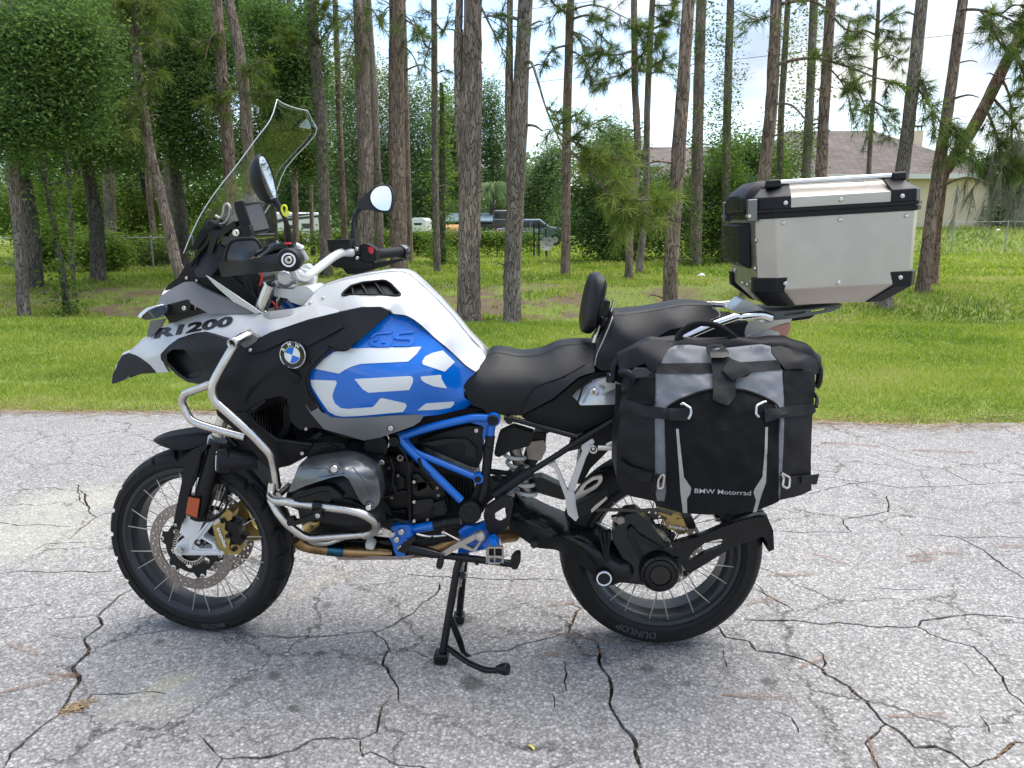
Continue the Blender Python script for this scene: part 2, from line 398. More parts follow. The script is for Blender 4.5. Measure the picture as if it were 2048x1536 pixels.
# road: a sheet of old asphalt with real, open cracks; the soil shows at their bottom
zM,zN,zO=Zm(0,1011,2.9257),Zm(680,1011,2.9257),Zm(1348,1011,2.9257); zT=Zm(0,0,1)
CR=[
 (zM,.013,(20,1520),(60,1450),(150,1370),(260,1290),(340,1230),(380,1150),(440,1060),(462,1000),(432,950),(500,870),(522,840),(480,780),(530,750),(602,700),(580,650),(640,590),(700,530),(770,490)),
 (zM,.014,(20,1520),(0,1560),(-60,1620)),(zM,.022,(380,1205),(440,1185),(540,1100)),(zM,.009,(540,1100),(620,1100),(740,1105),(830,1085),(900,1092),(965,1108)),
 (zM,.008,(-60,95),(0,100),(110,115),(250,115),(420,120)),(zM,.008,(180,270),(270,225),(420,220),(570,210)),(zM,.010,(390,200),(470,130),(560,70),(520,30),(510, -20),(470, -90)),(zM,.006,(560,70),(640,40)),
 (zM,.009,(-60,405),(0,400),(130,385),(310,390),(420,385),(520,390),(690,380)),(zM,.004,(0,605),(140,590),(250,575),(290,590)),(zM,.005,(280,665),(400,655),(540,640),(590,650)),(zM,.004,(310,760),(420,775),(480,780)),
 (zM,.005,(600,830),(760,760),(880,745),(1130,725)),(zM,.011,(1130,725),(1290,735),(1450,750),(1500,770),(1700,770),(1900,765),(2048,748)),
 (zN,.010,(0,745),(100,748),(190,745),(260,790),(292,840),(245,890),(252,930),(300,990),(330,1040),(340,1100),(335,1150)),(zN,.009,(290,1140),(252,1170),(240,1230),(200,1320),(120,1370),(112,1430),(130,1475)),(zN,.006,(120,1370),(60,1362),(0,1368),(-20,1366)),
 (zN,.009,(190,745),(300,700),(420,640),(490,570),(560,510),(600,420)),(zN,.007,(390,405),(600,415),(800,430),(1000,437),(1150,425),(1310,440)),
 (zN,.008,(780,880),(860,860),(1000,840),(1100,800),(1230,765),(1330,745)),(zN,.012,(1330,745),(1370,650),(1412,600),(1350,580)),(zN,.008,(1330,745),(1480,790),(1520,850)),
 (zN,.011,(1500,800),(1522,850),(1530,930),(1592,1050),(1575,1150),(1650,1270),(1722,1370),(1738,1536),(1745,1600)),(zN,.004,(1300,900),(1322,980),(1318,1080),(1240,1100),(1240,1180)),(zN,.004,(340,830),(460,850),(540,900)),(zN,.004,(150,470),(320,455)),(zN,.006,(300,1500),(180,1450),(130,1475)),(zN,.005,(300,1500),(520,1535),(700,1550)),
 (zM,.010,(1240,1600),(1262,1536),(1300,1480),(1450,1480),(1600,1470),(1720,1430),(1830,1370),(2048,1365)),(zM,.004,(1160,1340),(1240,1420),(1300,1480)),
 (zO,.012,(260,700),(300,770),(430,800),(480,850),(600,860),(760,910),(870,960),(882,990),(1020,1060),(1150,1180),(1240,1270),(1340,1340),(1410,1410),(1530,1415),(1620,1460),(1740,1536),(1800,1580)),
 (zO,.008,(860,850),(892,920),(870,980)),(zO,.009,(1240,1280),(1170,1340),(1112,1390),(1150,1450),(1180,1536),(1200,1600)),(zO,.009,(470,450),(520,510),(610,560),(705,615)),
 (zO,.009,(410,670),(560,680),(700,675),(850,690),(960,680),(1200,710),(1420,700),(1440,670),(1550,660),(1720,640),(2048,660),(2120,655)),(zO,.009,(1430,710),(1500,750),(1620,800),(1750,830),(1820,890),(1910,1000),(1960,1080),(2048,1160),(2100,1200)),(zO,.005,(1460,600),(1490,630),(1550,660)),
 (zO,.009,(560,145),(740,155),(900,155),(1042,155),(1002,110),(992,80),(1100,65),(1250,35),(1250,0),(1240, -60)),(zO,.009,(1470,170),(1650,180),(1760,230),(1850,290),(1950,360),(2048,430),(2110,470)),(zO,.005,(1650,185),(1900,180),(2060,190)),(zO,.005,(1120,480),(1300,490),(1500,495)),
 (zO,.011,(1740,1536),(1860,1480),(1900,1440),(2000,1390),(2048,1400),(2100,1396)),(zO,.004,(600,1200),(690,1240),(740,1330)),(zO,.004,(290,850),(320,950)),(zO,.004,(1700,910),(1760,990)),(zO,.004,(1780,1230),(1850,1330)),
 (zO,.005,(1250,35),(1390,60)),(zT,.006,(1640,952),(1800,975),(1900,972),(2060,962)),(zT,.007,(1880,935),(1930,960),(1965,972)),(zT,.005,(1750,905),(1830,930),(1890,938)),(zT,.005,(0,985),(90,975),(180,985)),(zT,.004,(60,930),(170,925),(215,935)),(zT,.006,(155,968),(160,1000),(172,1012)),(zT,.005,(1560,1000),(1700,968),(1760,962)),
]
def jag(poly,w_,s):
    """a ragged strip of width w_ along a ground polyline"""
    pts=[Vector((a.x,a.y)) for a in poly]; out=[]
    for a,b in zip(pts[:-1],pts[1:]):
        n=max(1,int((b -a).length/.022))
        for k in range(n):out.append(a.lerp(b,k/n))
    out.append(pts[-1]); Lf,Rt=[],[]
    rr=random.Random(s); N=len(out); off=0
    for i,p in enumerate(out):
        t=(out[min(i+1,N -1)] -out[max(i -1,0)]).normalized(); nrm=Vector((-t.y,t.x)); off=off*.6+rr.uniform(-.006,.006)
        ww=w_*(.25+.75*min(1,i/3,(N -1 -i)/3))*(.55+.75*abs(noise.noise((i*.23,s*3.1,0))+.35))*.5
        q=p+nrm*off; Lf.append(q+nrm*(ww+rr.uniform(0,.0025))); Rt.append(q -nrm*(ww+rr.uniform(0,.0025)))
    return Lf+Rt[::-1]
def road():
    pts=[]; faces=[]
    X0,X1,Y0= -14.0,14.0, -9.0; far_e=[(x,road_edge(x)) for x in np.arange(X0,X1+.01,.12)]
    bl=[(X0,Y0),(X1,Y0)]+[(x,y+.012*noise.noise((x*9,0,0))+.03*noise.noise((x*2.2,3,0))) for x,y in far_e[::-1]]
    b0=0
    for p in bl:pts.append(Vector(p))
    faces.append(list(range(len(bl))))
    for i,c in enumerate(CR):
        gp=[G(*c[0](q)[0]) for q in c[2:]]; rg_=jag(gp,c[1]*.82,i+1); b=len(pts); pts += rg_; faces.append(list(range(b,b+len(rg_))))
    gx=np.arange(-4.5,4.6,.3); gy=np.arange(1.2,5.2,.3)
    for x in gx:
        for y in gy:pts.append(Vector((x+.02,y)))
    eds=[(f[i],f[(i+1) % len(f)]) for f in faces for i in range(len(f))]
    vs,es,fs=delaunay_2d_cdt(pts,eds,[],0,1e-6)[:3]; keep=[]
    pol=[[tuple(pts[i]) for i in f] for f in faces]; bbs=[(min(p[0] for p in q),max(p[0] for p in q),min(p[1] for p in q),max(p[1] for p in q)) for q in pol]
    for f in fs:
        cx=sum(vs[i].x for i in f)/3; cy=sum(vs[i].y for i in f)/3
        if inpoly(cx,cy,pol[0]) and not any(b[0]<cx<b[1] and b[2]<cy<b[3] and inpoly(cx,cy,q) for b,q in zip(bbs[1:],pol[1:])):keep.append(f)
    V3=[(v.x,v.y,.003*noise.noise((v.x*1.3,v.y*1.3,0))) for v in vs]; cnt={}
    for f in keep:
        for i in range(len(f)):cnt[(f[i],f[(i+1) % len(f)])]=1
    n=len(V3); F_=[tuple(f) for f in keep]; low={}
    Vx=list(V3)
    def lo(i):
        if i not in low:low[i]=len(Vx); Vx.append((V3[i][0],V3[i][1], -.03))
        return low[i]
    for (a,b) in cnt:
        if (b,a) not in cnt:F_.append((b,a,lo(a),lo(b)))
    me=bpy.data.meshes.new('road'); me.from_pydata(Vx,[],F_); me.update()
    return finish('road',me,asphalt(),smooth=False)
def asphalt():
    m=bpy.data.materials.new('old_asphalt'); m.use_nodes=True; t=m.node_tree; b=t.nodes['Principled BSDF']; b.inputs['Roughness'].default_value=.85; b.inputs['Specular IOR Level'].default_value=.25
    x=nn(t,'ShaderNodeTexCoord'); L_=t.links.new
    v1=nn(t,'ShaderNodeTexVoronoi',Scale=115.0); v2=nn(t,'ShaderNodeTexVoronoi',Scale=230.0); nz=nn(t,'ShaderNodeTexNoise',Scale=1.1,Detail=5.0,Roughness=.6); nf=nn(t,'ShaderNodeTexNoise',Scale=420.0,Detail=2.0)
    n3=nn(t,'ShaderNodeTexNoise',Scale=14.0,Detail=4.0)
    for n_ in (v1,v2,nz,nf,n3):L_(x.outputs['Object'],n_.inputs['Vector'])
    # stones: each cell its own grey; binder between them
    sx=nn(t,'ShaderNodeSeparateColor'); L_(v1.outputs['Color'],sx.inputs[0])
    r=nn(t,'ShaderNodeValToRGB'); el=r.color_ramp.elements; el[0].position=0; el[0].color=(.225,.215,.203,1); el[1].position=1; el[1].color=(.72,.69,.65,1)
    e=el.new(.45); e.color=(.30,.287,.272,1); e=el.new(.72); e.color=(.385,.37,.35,1); e=el.new(.86); e.color=(.48,.46,.435,1)
    L_(sx.outputs[0],r.inputs[0])
    s2=nn(t,'ShaderNodeSeparateColor'); L_(v2.outputs['Color'],s2.inputs[0])
    r2=nn(t,'ShaderNodeValToRGB'); r2.color_ramp.elements[0].color=(.20,.192,.182,1); r2.color_ramp.elements[1].color=(.50,.48,.455,1); L_(s2.outputs[1],r2.inputs[0])
    ma=nn(t,'ShaderNodeMix'); ma.data_type='RGBA'; ma.inputs['Factor'].default_value=.45; L_(r.outputs[0],ma.inputs[6]); L_(r2.outputs[0],ma.inputs[7])
    d1=nn(t,'ShaderNodeMapRange'); d1.inputs[1].default_value=.35; d1.inputs[2].default_value=.75; d1.inputs[3].default_value=1.0; d1.inputs[4].default_value=.6; L_(v1.outputs['Distance'],d1.inputs[0])
    big=nn(t,'ShaderNodeMapRange'); big.inputs[1].default_value=.3; big.inputs[2].default_value=.7; big.inputs[3].default_value=.90; big.inputs[4].default_value=1.09; L_(nz.outputs['Fac'],big.inputs[0])
    mid=nn(t,'ShaderNodeMapRange'); mid.inputs[1].default_value=.3; mid.inputs[2].default_value=.7; mid.inputs[3].default_value=.90; mid.inputs[4].default_value=1.1; L_(n3.outputs['Fac'],mid.inputs[0])
    m1=nn(t,'ShaderNodeMath',operation='MULTIPLY'); L_(d1.outputs[0],m1.inputs[0]); L_(big.outputs[0],m1.inputs[1])
    m2=nn(t,'ShaderNodeMath',operation='MULTIPLY'); L_(m1.outputs[0],m2.inputs[0]); L_(mid.outputs[0],m2.inputs[1])
    hs=nn(t,'ShaderNodeHueSaturation'); L_(ma.outputs[2],hs.inputs['Color']); L_(m2.outputs[0],hs.inputs['Value']); cur=hs.outputs[0]
    def spot(px,py,rad,colr,amt,cur,sx_=1.0,rot=0.0):
        c=G(px,py); mp_=nn(t,'ShaderNodeMapping'); mp_.vector_type='TEXTURE'; mp_.inputs['Location'].default_value=(c.x,c.y,0); mp_.inputs['Scale'].default_value=(rad*sx_,rad,1); mp_.inputs['Rotation'].default_value=(0,0,rot); L_(x.outputs['Object'],mp_.inputs['Vector'])
        ln=nn(t,'ShaderNodeVectorMath',operation='LENGTH'); L_(mp_.outputs[0],ln.inputs[0])
        ad=nn(t,'ShaderNodeMath',operation='MULTIPLY_ADD'); L_(n3.outputs['Fac'],ad.inputs[0]); ad.inputs[1].default_value=1.4; L_(ln.outputs['Value'],ad.inputs[2])
        mr=nn(t,'ShaderNodeMapRange'); mr.inputs[1].default_value=1.75; mr.inputs[2].default_value=1.2; mr.inputs[3].default_value=0; mr.inputs[4].default_value=amt; L_(ad.outputs[0],mr.inputs[0])
        q=nn(t,'ShaderNodeMix'); q.data_type='RGBA'; L_(mr.outputs[0],q.inputs['Factor']); L_(cur,q.inputs[6]); q.inputs[7].default_value=tuple(colr)+(1,); return q.outputs[2]
    for px,py,r_ in ((638,1306,.022),(548,1352,.030),(588,1417,.02),(320,1284,.02),(944,1366,.045),(1295,1336,.028),(1374,1368,.022),(1534,1362,.032),(655,1210,.03),(930,1238,.05)):cur=spot(px,py,r_,(.05,.047,.043),.6,cur)  # dark spots; the last paints the shadow at the far stand foot
    for px,py,r_,c_,a_,s_,ro in ((350,1362,.05,(.50,.46,.24),.22,2.2,.7),(370,1378,.045,(.36,.37,.46),.18,2.4,.8),(310,1408,.10,(.50,.47,.32),.18,1.6,.4),(30,1075,.35,(.56,.54,.40),.25,1.3,.2),(640,1170,.08,(.50,.46,.28),.14,2.0,1.1),(660,1190,.10,(.36,.37,.44),.14,1.6,1.0),(160,1000,.25,(.52,.5,.38),.3,1.5,.3)):cur=spot(px,py,r_,c_,a_,cur,s_,ro)
    nd=nn(t,'ShaderNodeTexNoise',Scale=5.0,Detail=6.0,Roughness=.7); L_(x.outputs['Object'],nd.inputs['Vector']); vm=nn(t,'ShaderNodeVectorMath',operation='MULTIPLY_ADD'); L_(nd.outputs['Color'],vm.inputs[0]); vm.inputs[1].default_value=(.32,.32,0); L_(x.outputs['Object'],vm.inputs[2])
    vh=nn(t,'ShaderNodeTexVoronoi',Scale=1.9); vh.feature='DISTANCE_TO_EDGE'; L_(vm.outputs[0],vh.inputs['Vector']); hc_=nn(t,'ShaderNodeMapRange'); hc_.inputs[1].default_value=.013; hc_.inputs[2].default_value=.004; L_(vh.outputs['Distance'],hc_.inputs[0])
    hm=nn(t,'ShaderNodeMapRange'); hm.inputs[1].default_value=.40; hm.inputs[2].default_value=.52; hm.inputs[4].default_value=.8; L_(nz.outputs['Fac'],hm.inputs[0]); hx=nn(t,'ShaderNodeMath',operation='MULTIPLY'); L_(hc_.outputs[0],hx.inputs[0]); L_(hm.outputs[0],hx.inputs[1])
    q_=nn(t,'ShaderNodeMix'); q_.data_type='RGBA'; L_(hx.outputs[0],q_.inputs['Factor']); L_(cur,q_.inputs[6]); q_.inputs[7].default_value=(.06,.052,.045,1); cur=q_.outputs[2]
    L_(cur,b.inputs['Base Color'])
    hd=nn(t,'ShaderNodeMath',operation='MULTIPLY_ADD'); L_(v1.outputs['Distance'],hd.inputs[0]); hd.inputs[1].default_value= -1.0; L_(nf.outputs['Fac'],hd.inputs[2])
    bp=nn(t,'ShaderNodeBump',Strength=.55,Distance=.004); L_(hd.outputs[0],bp.inputs['Height']); L_(bp.outputs[0],b.inputs['Normal'])
    return m
rd_o=road(); rd_o['kind']='structure'
crack_soil=mat('crack_dirt',(.06,.047,.036),.95,spec=.1,var=.6,vscale=30,bump=.8,bscale=120)
mk('road_bed',[(-6, -1, -.016),(6, -1, -.016),(6,5.05, -.016),(-6,5.05, -.016)],[(0,1,2,3)],crack_soil,smooth=False)['kind']='structure'

# grass blades
gm=ramp_mat('grass',[(0,(.085,.15,.024)),(.35,(.185,.275,.036)),(.65,(.315,.385,.065)),(.85,(.44,.45,.13)),(1,(.50,.42,.24))],rough=.55,transl=.4)
def dirtmask(x,y):
    return (12.6<y<18.5) and x<4.5 and noise.fractal((x*.28,y*.45,2.0),1.0,2.0,4)>(.02 if 13.2<y<17 else .22)
def blades(y0,y1,dens,h,wd,xw):
    n=int((y1 -y0)*2*xw(.5*(y0+y1))*dens)
    y=y0+(y1 -y0)*nr.random(n); x=.12 -.052*y+(nr.random(n)*2 -1)*np.array([xw(q) for q in y]); keep=[]; Z=np.zeros(n); H=np.zeros(n); T=np.zeros(n)
    for i in range(n):
        d=y[i] -road_edge(x[i])
        if d<.02+.05*abs(noise.noise((x[i]*3,0,7))):continue
        if dirtmask(x[i],y[i]) and nr.random()<.9:continue
        e=noise.fractal((x[i]*.8,y[i]*.8,0),1.0,2.0,3); f_=noise.noise((x[i]*3.1,y[i]*3.1,9)); dry=noise.fractal((x[i]*.35,y[i]*.5,20),1.0,2.0,3)
        if nr.random()<max(0, -f_ -.35)*1.2:continue
        Z[i]=gz(x[i],y[i]); H[i]=h*(.55+.6*nr.random())*(1+.5*e+.4*f_)*(.55+.45*min(1,d/.5)); T[i]=np.clip(.50+.22*dry*2+.12*e+.15*nr.standard_normal()+(.28 if d<.35 and nr.random()<.5 else 0)+.05*(y[i]<9),0,1); keep.append(i)
    k=np.array(keep); x,y,Z,H,T=x[k],y[k],Z[k],np.maximum(H[k],.012),T[k]; n=len(k)
    a=nr.random(n)*6.283; ln=H*(.25+.8*nr.random(n)); dx,dy=np.cos(a)*ln,np.sin(a)*ln; b_=nr.random(n)*6.283; wx,wy=np.cos(b_)*wd/2,np.sin(b_)*wd/2
    B0=np.stack([x -wx,y -wy,Z -.004],1); B1=np.stack([x+wx,y+wy,Z -.004],1); Mx=np.stack([x+dx*.45 -wx*.8,y+dy*.45 -wy*.8,Z+H*.62],1); My=np.stack([x+dx*.45+wx*.8,y+dy*.45+wy*.8,Z+H*.62],1); Tp=np.stack([x+dx,y+dy,Z+H*.95],1)
    Vv=np.stack([B0,B1,My,Mx,Tp],1).reshape(-1,3); o=np.arange(n)[:,None]*5
    Ff=np.concatenate([o+np.array([[0,1,2]]),o+np.array([[0,2,3]]),o+np.array([[3,2,4]])],0); return Vv,Ff,np.repeat(T,5)
parts=[blades(5.2,7.2,4200,.042,.005,lambda y:y*.72+.5),blades(7.2,9.5,2200,.046,.0075,lambda y:y*.72+.5),blades(9.5,13,800,.06,.013,lambda y:y*.72+.5),blades(13,20,260,.085,.022,lambda y:y*.72+.5),blades(20,33,80,.11,.04,lambda y:y*.72+.5),blades(33,40,45,.2,.05,lambda y:y*.72+.5)]
def merge(parts):
    V_,F_,T_=[],[],[]; b=0
    for v,f,t in parts:V_.append(v); F_.append(f+b); T_.append(t); b += len(v)
    return np.concatenate(V_),np.concatenate(F_),np.concatenate(T_)
Vv,Ff,Tt=merge(parts); go=np_mesh('grass',Vv,Ff,gm,tint=Tt,kind='stuff'); tag(go,'short bright green lawn grass behind the road','grass')
# straw along the road edge
sm_=ramp_mat('straw',[(0,(.13,.075,.04)),(.5,(.30,.19,.10)),(1,(.46,.36,.22))],rough=.8,transl=.1)
def straw(n,fx,ln,wd):
    x=np.zeros(n); y=np.zeros(n); z=np.zeros(n)
    for i in range(n):x[i],y[i],z[i]=fx()
    a=nr.normal(.0,.55,n); a += (nr.random(n)<.25)*1.4; l=ln*(.5+nr.random(n)); cx,cy=np.cos(a)*l/2,np.sin(a)*l/2; wx,wy= -np.sin(a)*wd/2,np.cos(a)*wd/2; zz=z+.002+.004*nr.random(n)
    A=np.stack([x -cx -wx,y -cy -wy,zz],1); B=np.stack([x+cx -wx,y+cy -wy,zz+.003],1); C=np.stack([x+cx+wx,y+cy+wy,zz+.003],1); E_=np.stack([x -cx+wx,y -cy+wy,zz],1)
    return np.stack([A,B,C,E_],1).reshape(-1,3),np.arange(n*4).reshape(-1,4),np.repeat(nr.random(n),4)
def _edge():
    x=nr.uniform(-4.6,4.2); w_=.10+.10*(noise.noise((x*1.1,0,3))+.3)*(1.6 if x>1 else .7); y=road_edge(x)+nr.normal(.03,max(.04,w_*.75)); return x,y,max(gz(x,y),.001 if y<road_edge(x) else -1)
Vv,Ff,Tt=straw(3600,_edge,.11,.004); so=np_mesh('pine_straw',Vv,Ff,sm_,tint=Tt,kind='stuff'); tag(so,'dry reddish pine straw along the edge of the asphalt','pine straw')
_cl=[[G(*c[0](q)[0]) for q in c[2:]] for c in CR if c[1] >= .009]
def _crk():
    pl=_cl[int(nr.integers(len(_cl)))]; i=int(nr.integers(len(pl) -1)); p=pl[i].lerp(pl[i+1],nr.random()); return p.x+nr.normal(0,.007),p.y+nr.normal(0,.005), -.008
Vv,Ff,Tt=straw(500,_crk,.03,.0025); so=np_mesh('crack_litter',Vv,Ff,sm_,tint=Tt*.7,kind='stuff'); tag(so,'brown needle litter lying in the asphalt cracks','litter')
def _heap():
    u_=nr.normal(0,1); p=G(150+13*u_+nr.normal(0,4),1416 -6*u_+nr.normal(0,4)); return p.x,p.y, -.006+.007*nr.random()
Vv,Ff,Tt=straw(120,_heap,.026,.003); so=np_mesh('leaf_litter',Vv,Ff,sm_,tint=Tt*.5+.45,kind='stuff'); tag(so,'small heap of dry straw in the crack at lower left','litter')
# single fallen needle bundles on the road
ned=mat('dry_pine_needle',(.34,.19,.12),.7)
def needle(px0,py0,px1,py1,i,lab):
    a,b=G(px0,py0,.004),G(px1,py1,.004); d=b -a; nrm=Vector((-d.y,d.x,0)).normalized(); parts_=[]
    for k in range(3):
        s=(k -1)*.05*d.length; mid=a.lerp(b,.5)+nrm*(s*.6+.02*d.length*math.sin(i*2.1))+Vector((0,0,.003*k)); e_=b+nrm*s
        pts=[Vector(q) for q in catmull([tuple(a),tuple(mid),tuple(e_)],4,closed=False)]; parts_.append(tube_mesh(pts,.0008,4))
    vs,fs=joinmesh(parts_); o=mk('pine_needles',vs,fs,ned); return tag(o,'reddish dry '+lab,'pine needles','fallen needle bundles on the road')
for i,q in enumerate([
 (1615,1105,1700,1130,'pair of needles right of the rear mud flap'),
 (1810,1112,1925,1104,'long needle bundle high on the right half of the asphalt'),
 (1540,1150,1625,1148,'needles crossing the crack right of the rear tyre'),
 (1490,1208,1555,1197,"short bundle just below the rear tyre's right side"),
 (1594,1337,1657,1313,'needles over the junction of two cracks at the lower right'),
 (1440,1389,1592,1396,'long straight bundle below the rear tyre in open asphalt'),
 (1775,1433,1895,1430,'bundle at the wide crack near the lower right corner'),
 (1067,1313,1208,1302,'long bundle between the centre stand and the rear tyre, nearer the camera'),
 (1100,1265,1230,1283,'bundle running under the front of the rear tyre'),
 (1095,1212,1150,1205,'short bundle left of the rear tyre at a crack'),
 (1735,1470,1752,1530,'needles stuck in the crack at the bottom right'),
 (0,1385,150,1350,'long faint bundle reaching in from the left edge'),
 (12,1287,80,1310,'short bundle near the left edge above the long crack'),
 (1996,1094,2046,1093,'short bundle at the right edge level with the rear axle'),
 (1820,1123,1870,1118,'short bundle just below the long one high on the right'),
 (1815,900,1950,905,'faint bundle near the grass at the right'),
 (1640,885,1760,893,'faint bundle on the asphalt right behind the pannier'),
 (85,1345,160,1350,'bundle lying in the left crack above the straw heap')]):needle(*q[:4],i,q[4])
ylf=mat('yellow_leaf',(.55,.50,.12),.6); c_=G(1064,1496,.004)
mk('fallen_leaf',[c_+Vector(q) for q in ((-.012,.01,0),(-.004,.012,.004),(.008,0,.002),(.006, -.014,.003),(-.002, -.004,.005))],[(0,1,2,3,4)],ylf,smooth=False); tag(bpy.data.objects['fallen_leaf'],'tiny yellow leaf on the asphalt at the bottom of the view','leaf')
# ------------------------------------------------------------------ trees
def bark(name,c0,c1,c2,sc_=1.0):
    m=bpy.data.materials.new(name); m.use_nodes=True; t=m.node_tree; b=t.nodes['Principled BSDF']; b.inputs['Roughness'].default_value=.9; b.inputs['Specular IOR Level'].default_value=.15
    x=nn(t,'ShaderNodeTexCoord'); mp_=nn(t,'ShaderNodeMapping'); mp_.inputs['Scale'].default_value=(1,1,.2); t.links.new(x.outputs['Object'],mp_.inputs['Vector'])
    nz=nn(t,'ShaderNodeTexNoise',Scale=6.0,Detail=3.0); t.links.new(mp_.outputs[0],nz.inputs['Vector'])
    mv=nn(t,'ShaderNodeMix'); mv.data_type='RGBA'; mv.inputs['Factor'].default_value=.2; t.links.new(mp_.outputs[0],mv.inputs[6]); t.links.new(nz.outputs['Color'],mv.inputs[7])
    v=nn(t,'ShaderNodeTexVoronoi',Scale=29.0*sc_); v.feature='DISTANCE_TO_EDGE'; t.links.new(mv.outputs[2],v.inputs['Vector'])
    vc=nn(t,'ShaderNodeTexVoronoi',Scale=29.0*sc_); t.links.new(mv.outputs[2],vc.inputs['Vector'])
    n2_=nn(t,'ShaderNodeTexNoise',Scale=45.0,Detail=4.0); t.links.new(mp_.outputs[0],n2_.inputs['Vector'])
    n4=nn(t,'ShaderNodeTexNoise',Scale=1.3,Detail=3.0); t.links.new(x.outputs['Object'],n4.inputs['Vector'])
    e=nn(t,'ShaderNodeMapRange'); e.inputs[1].default_value=.0; e.inputs[2].default_value=.09; t.links.new(v.outputs['Distance'],e.inputs[0])
    s=nn(t,'ShaderNodeSeparateColor'); t.links.new(vc.outputs['Color'],s.inputs[0])
    r=nn(t,'ShaderNodeValToRGB'); r.color_ramp.elements[0].color=tuple(c1)+(1,); r.color_ramp.elements[1].color=tuple(c2)+(1,); ad=nn(t,'ShaderNodeMath',operation='MULTIPLY_ADD'); t.links.new(n2_.outputs['Fac'],ad.inputs[0]); ad.inputs[1].default_value=.6; t.links.new(s.outputs[0],ad.inputs[2])
    sb=nn(t,'ShaderNodeMapRange'); sb.inputs[1].default_value=.2; sb.inputs[2].default_value=1.4; t.links.new(ad.outputs[0],sb.inputs[0]); t.links.new(sb.outputs[0],r.inputs[0])
    mm=nn(t,'ShaderNodeMix'); mm.data_type='RGBA'; t.links.new(e.outputs[0],mm.inputs['Factor']); mm.inputs[6].default_value=tuple(c0)+(1,); t.links.new(r.outputs[0],mm.inputs[7])
    hs=nn(t,'ShaderNodeHueSaturation'); t.links.new(mm.outputs[2],hs.inputs['Color']); m4=nn(t,'ShaderNodeMapRange'); m4.inputs[1].default_value=.3; m4.inputs[2].default_value=.7; m4.inputs[3].default_value=.72; m4.inputs[4].default_value=1.25; t.links.new(n4.outputs['Fac'],m4.inputs[0]); t.links.new(m4.outputs[0],hs.inputs['Value']); t.links.new(hs.outputs[0],b.inputs['Base Color'])
    bp=nn(t,'ShaderNodeBump',Strength=.8,Distance=.03); hh=nn(t,'ShaderNodeMath',operation='MULTIPLY_ADD'); t.links.new(n2_.outputs['Fac'],hh.inputs[0]); hh.inputs[1].default_value=.25; t.links.new(e.outputs[0],hh.inputs[2]); t.links.new(hh.outputs[0],bp.inputs['Height']); t.links.new(bp.outputs[0],b.inputs['Normal'])
    return m
BARK=bark('pine_bark',(.11,.082,.066),(.19,.145,.118),(.35,.275,.225)); BARKO=bark('oak_bark',(.03,.027,.022),(.09,.08,.065),(.18,.165,.14),1.5); BARK2=bark('pine_bark_grey',(.11,.088,.072),(.19,.153,.127),(.33,.278,.235),1.15); BARK3=bark('pine_bark_brown',(.10,.07,.054),(.19,.135,.105),(.33,.245,.195),.9); BARKR=bark('reddish_bark',(.06,.035,.025),(.20,.12,.08),(.38,.25,.18))
NEED=ramp_mat('pine_needles',[(0,(.035,.065,.016)),(.4,(.085,.14,.026)),(.75,(.18,.25,.042)),(1,(.29,.33,.085))],rough=.5,transl=.35)
LEAF=ramp_mat('broad_leaves',[(0,(.055,.098,.035)),(.4,(.105,.178,.056)),(.75,(.17,.26,.076)),(1,(.25,.34,.10))],rough=.75,transl=.42,spec=.12)
LEAFY=ramp_mat('light_leaves',[(0,(.055,.105,.022)),(.5,(.13,.215,.04)),(1,(.27,.35,.08))],rough=.7,transl=.45,spec=.15)
FARL=ramp_mat('far_leaves',[(0,(.055,.10,.04)),(.5,(.12,.19,.07)),(1,(.22,.30,.12))],rough=.6,transl=.4)
MOSS=ramp_mat('hanging_moss',[(0,(.14,.14,.11)),(1,(.32,.31,.26))],rough=.9,transl=.3)
def leaves(C,n_each,spread,size,tint=.5,tvar=.18,flat=.6,tri=False):
    """C: k x 3 clump centres; leaf-sized rhombs scattered round each"""
    C=np.asarray(C,float); k=len(C); n=k*n_each; sp=np.broadcast_to(np.asarray(spread,float),(3,)) if np.ndim(spread) <= 1 else spread
    ctint=np.clip(tint+tvar*nr.standard_normal(k),0,1)
    p=np.repeat(C,n_each,0)+nr.standard_normal((n,3))*sp*.5; T=np.clip(np.repeat(ctint,n_each)+.10*nr.standard_normal(n),0,1)
    a=nr.random(n)*6.283; nrm=nr.standard_normal((n,3)); nrm[:,2]=np.abs(nrm[:,2])+flat; nrm /= np.linalg.norm(nrm,axis=1)[:,None]
    u=np.stack([np.cos(a),np.sin(a),nr.normal(0,.4,n)],1); u -= nrm*(u*nrm).sum(1)[:,None]; u /= np.linalg.norm(u,axis=1)[:,None]; w_=np.cross(nrm,u); s=(size*(.6+.8*nr.random(n)))[:,None]
    V_=np.stack([p -u*s*.5,p+w_*s*.24 -u*s*.05,p+u*s*.5 -nrm*s*.1,p -w_*s*.24 -u*s*.05],1).reshape(-1,3)
    return V_,np.arange(n*4).reshape(-1,4),np.repeat(T,4)
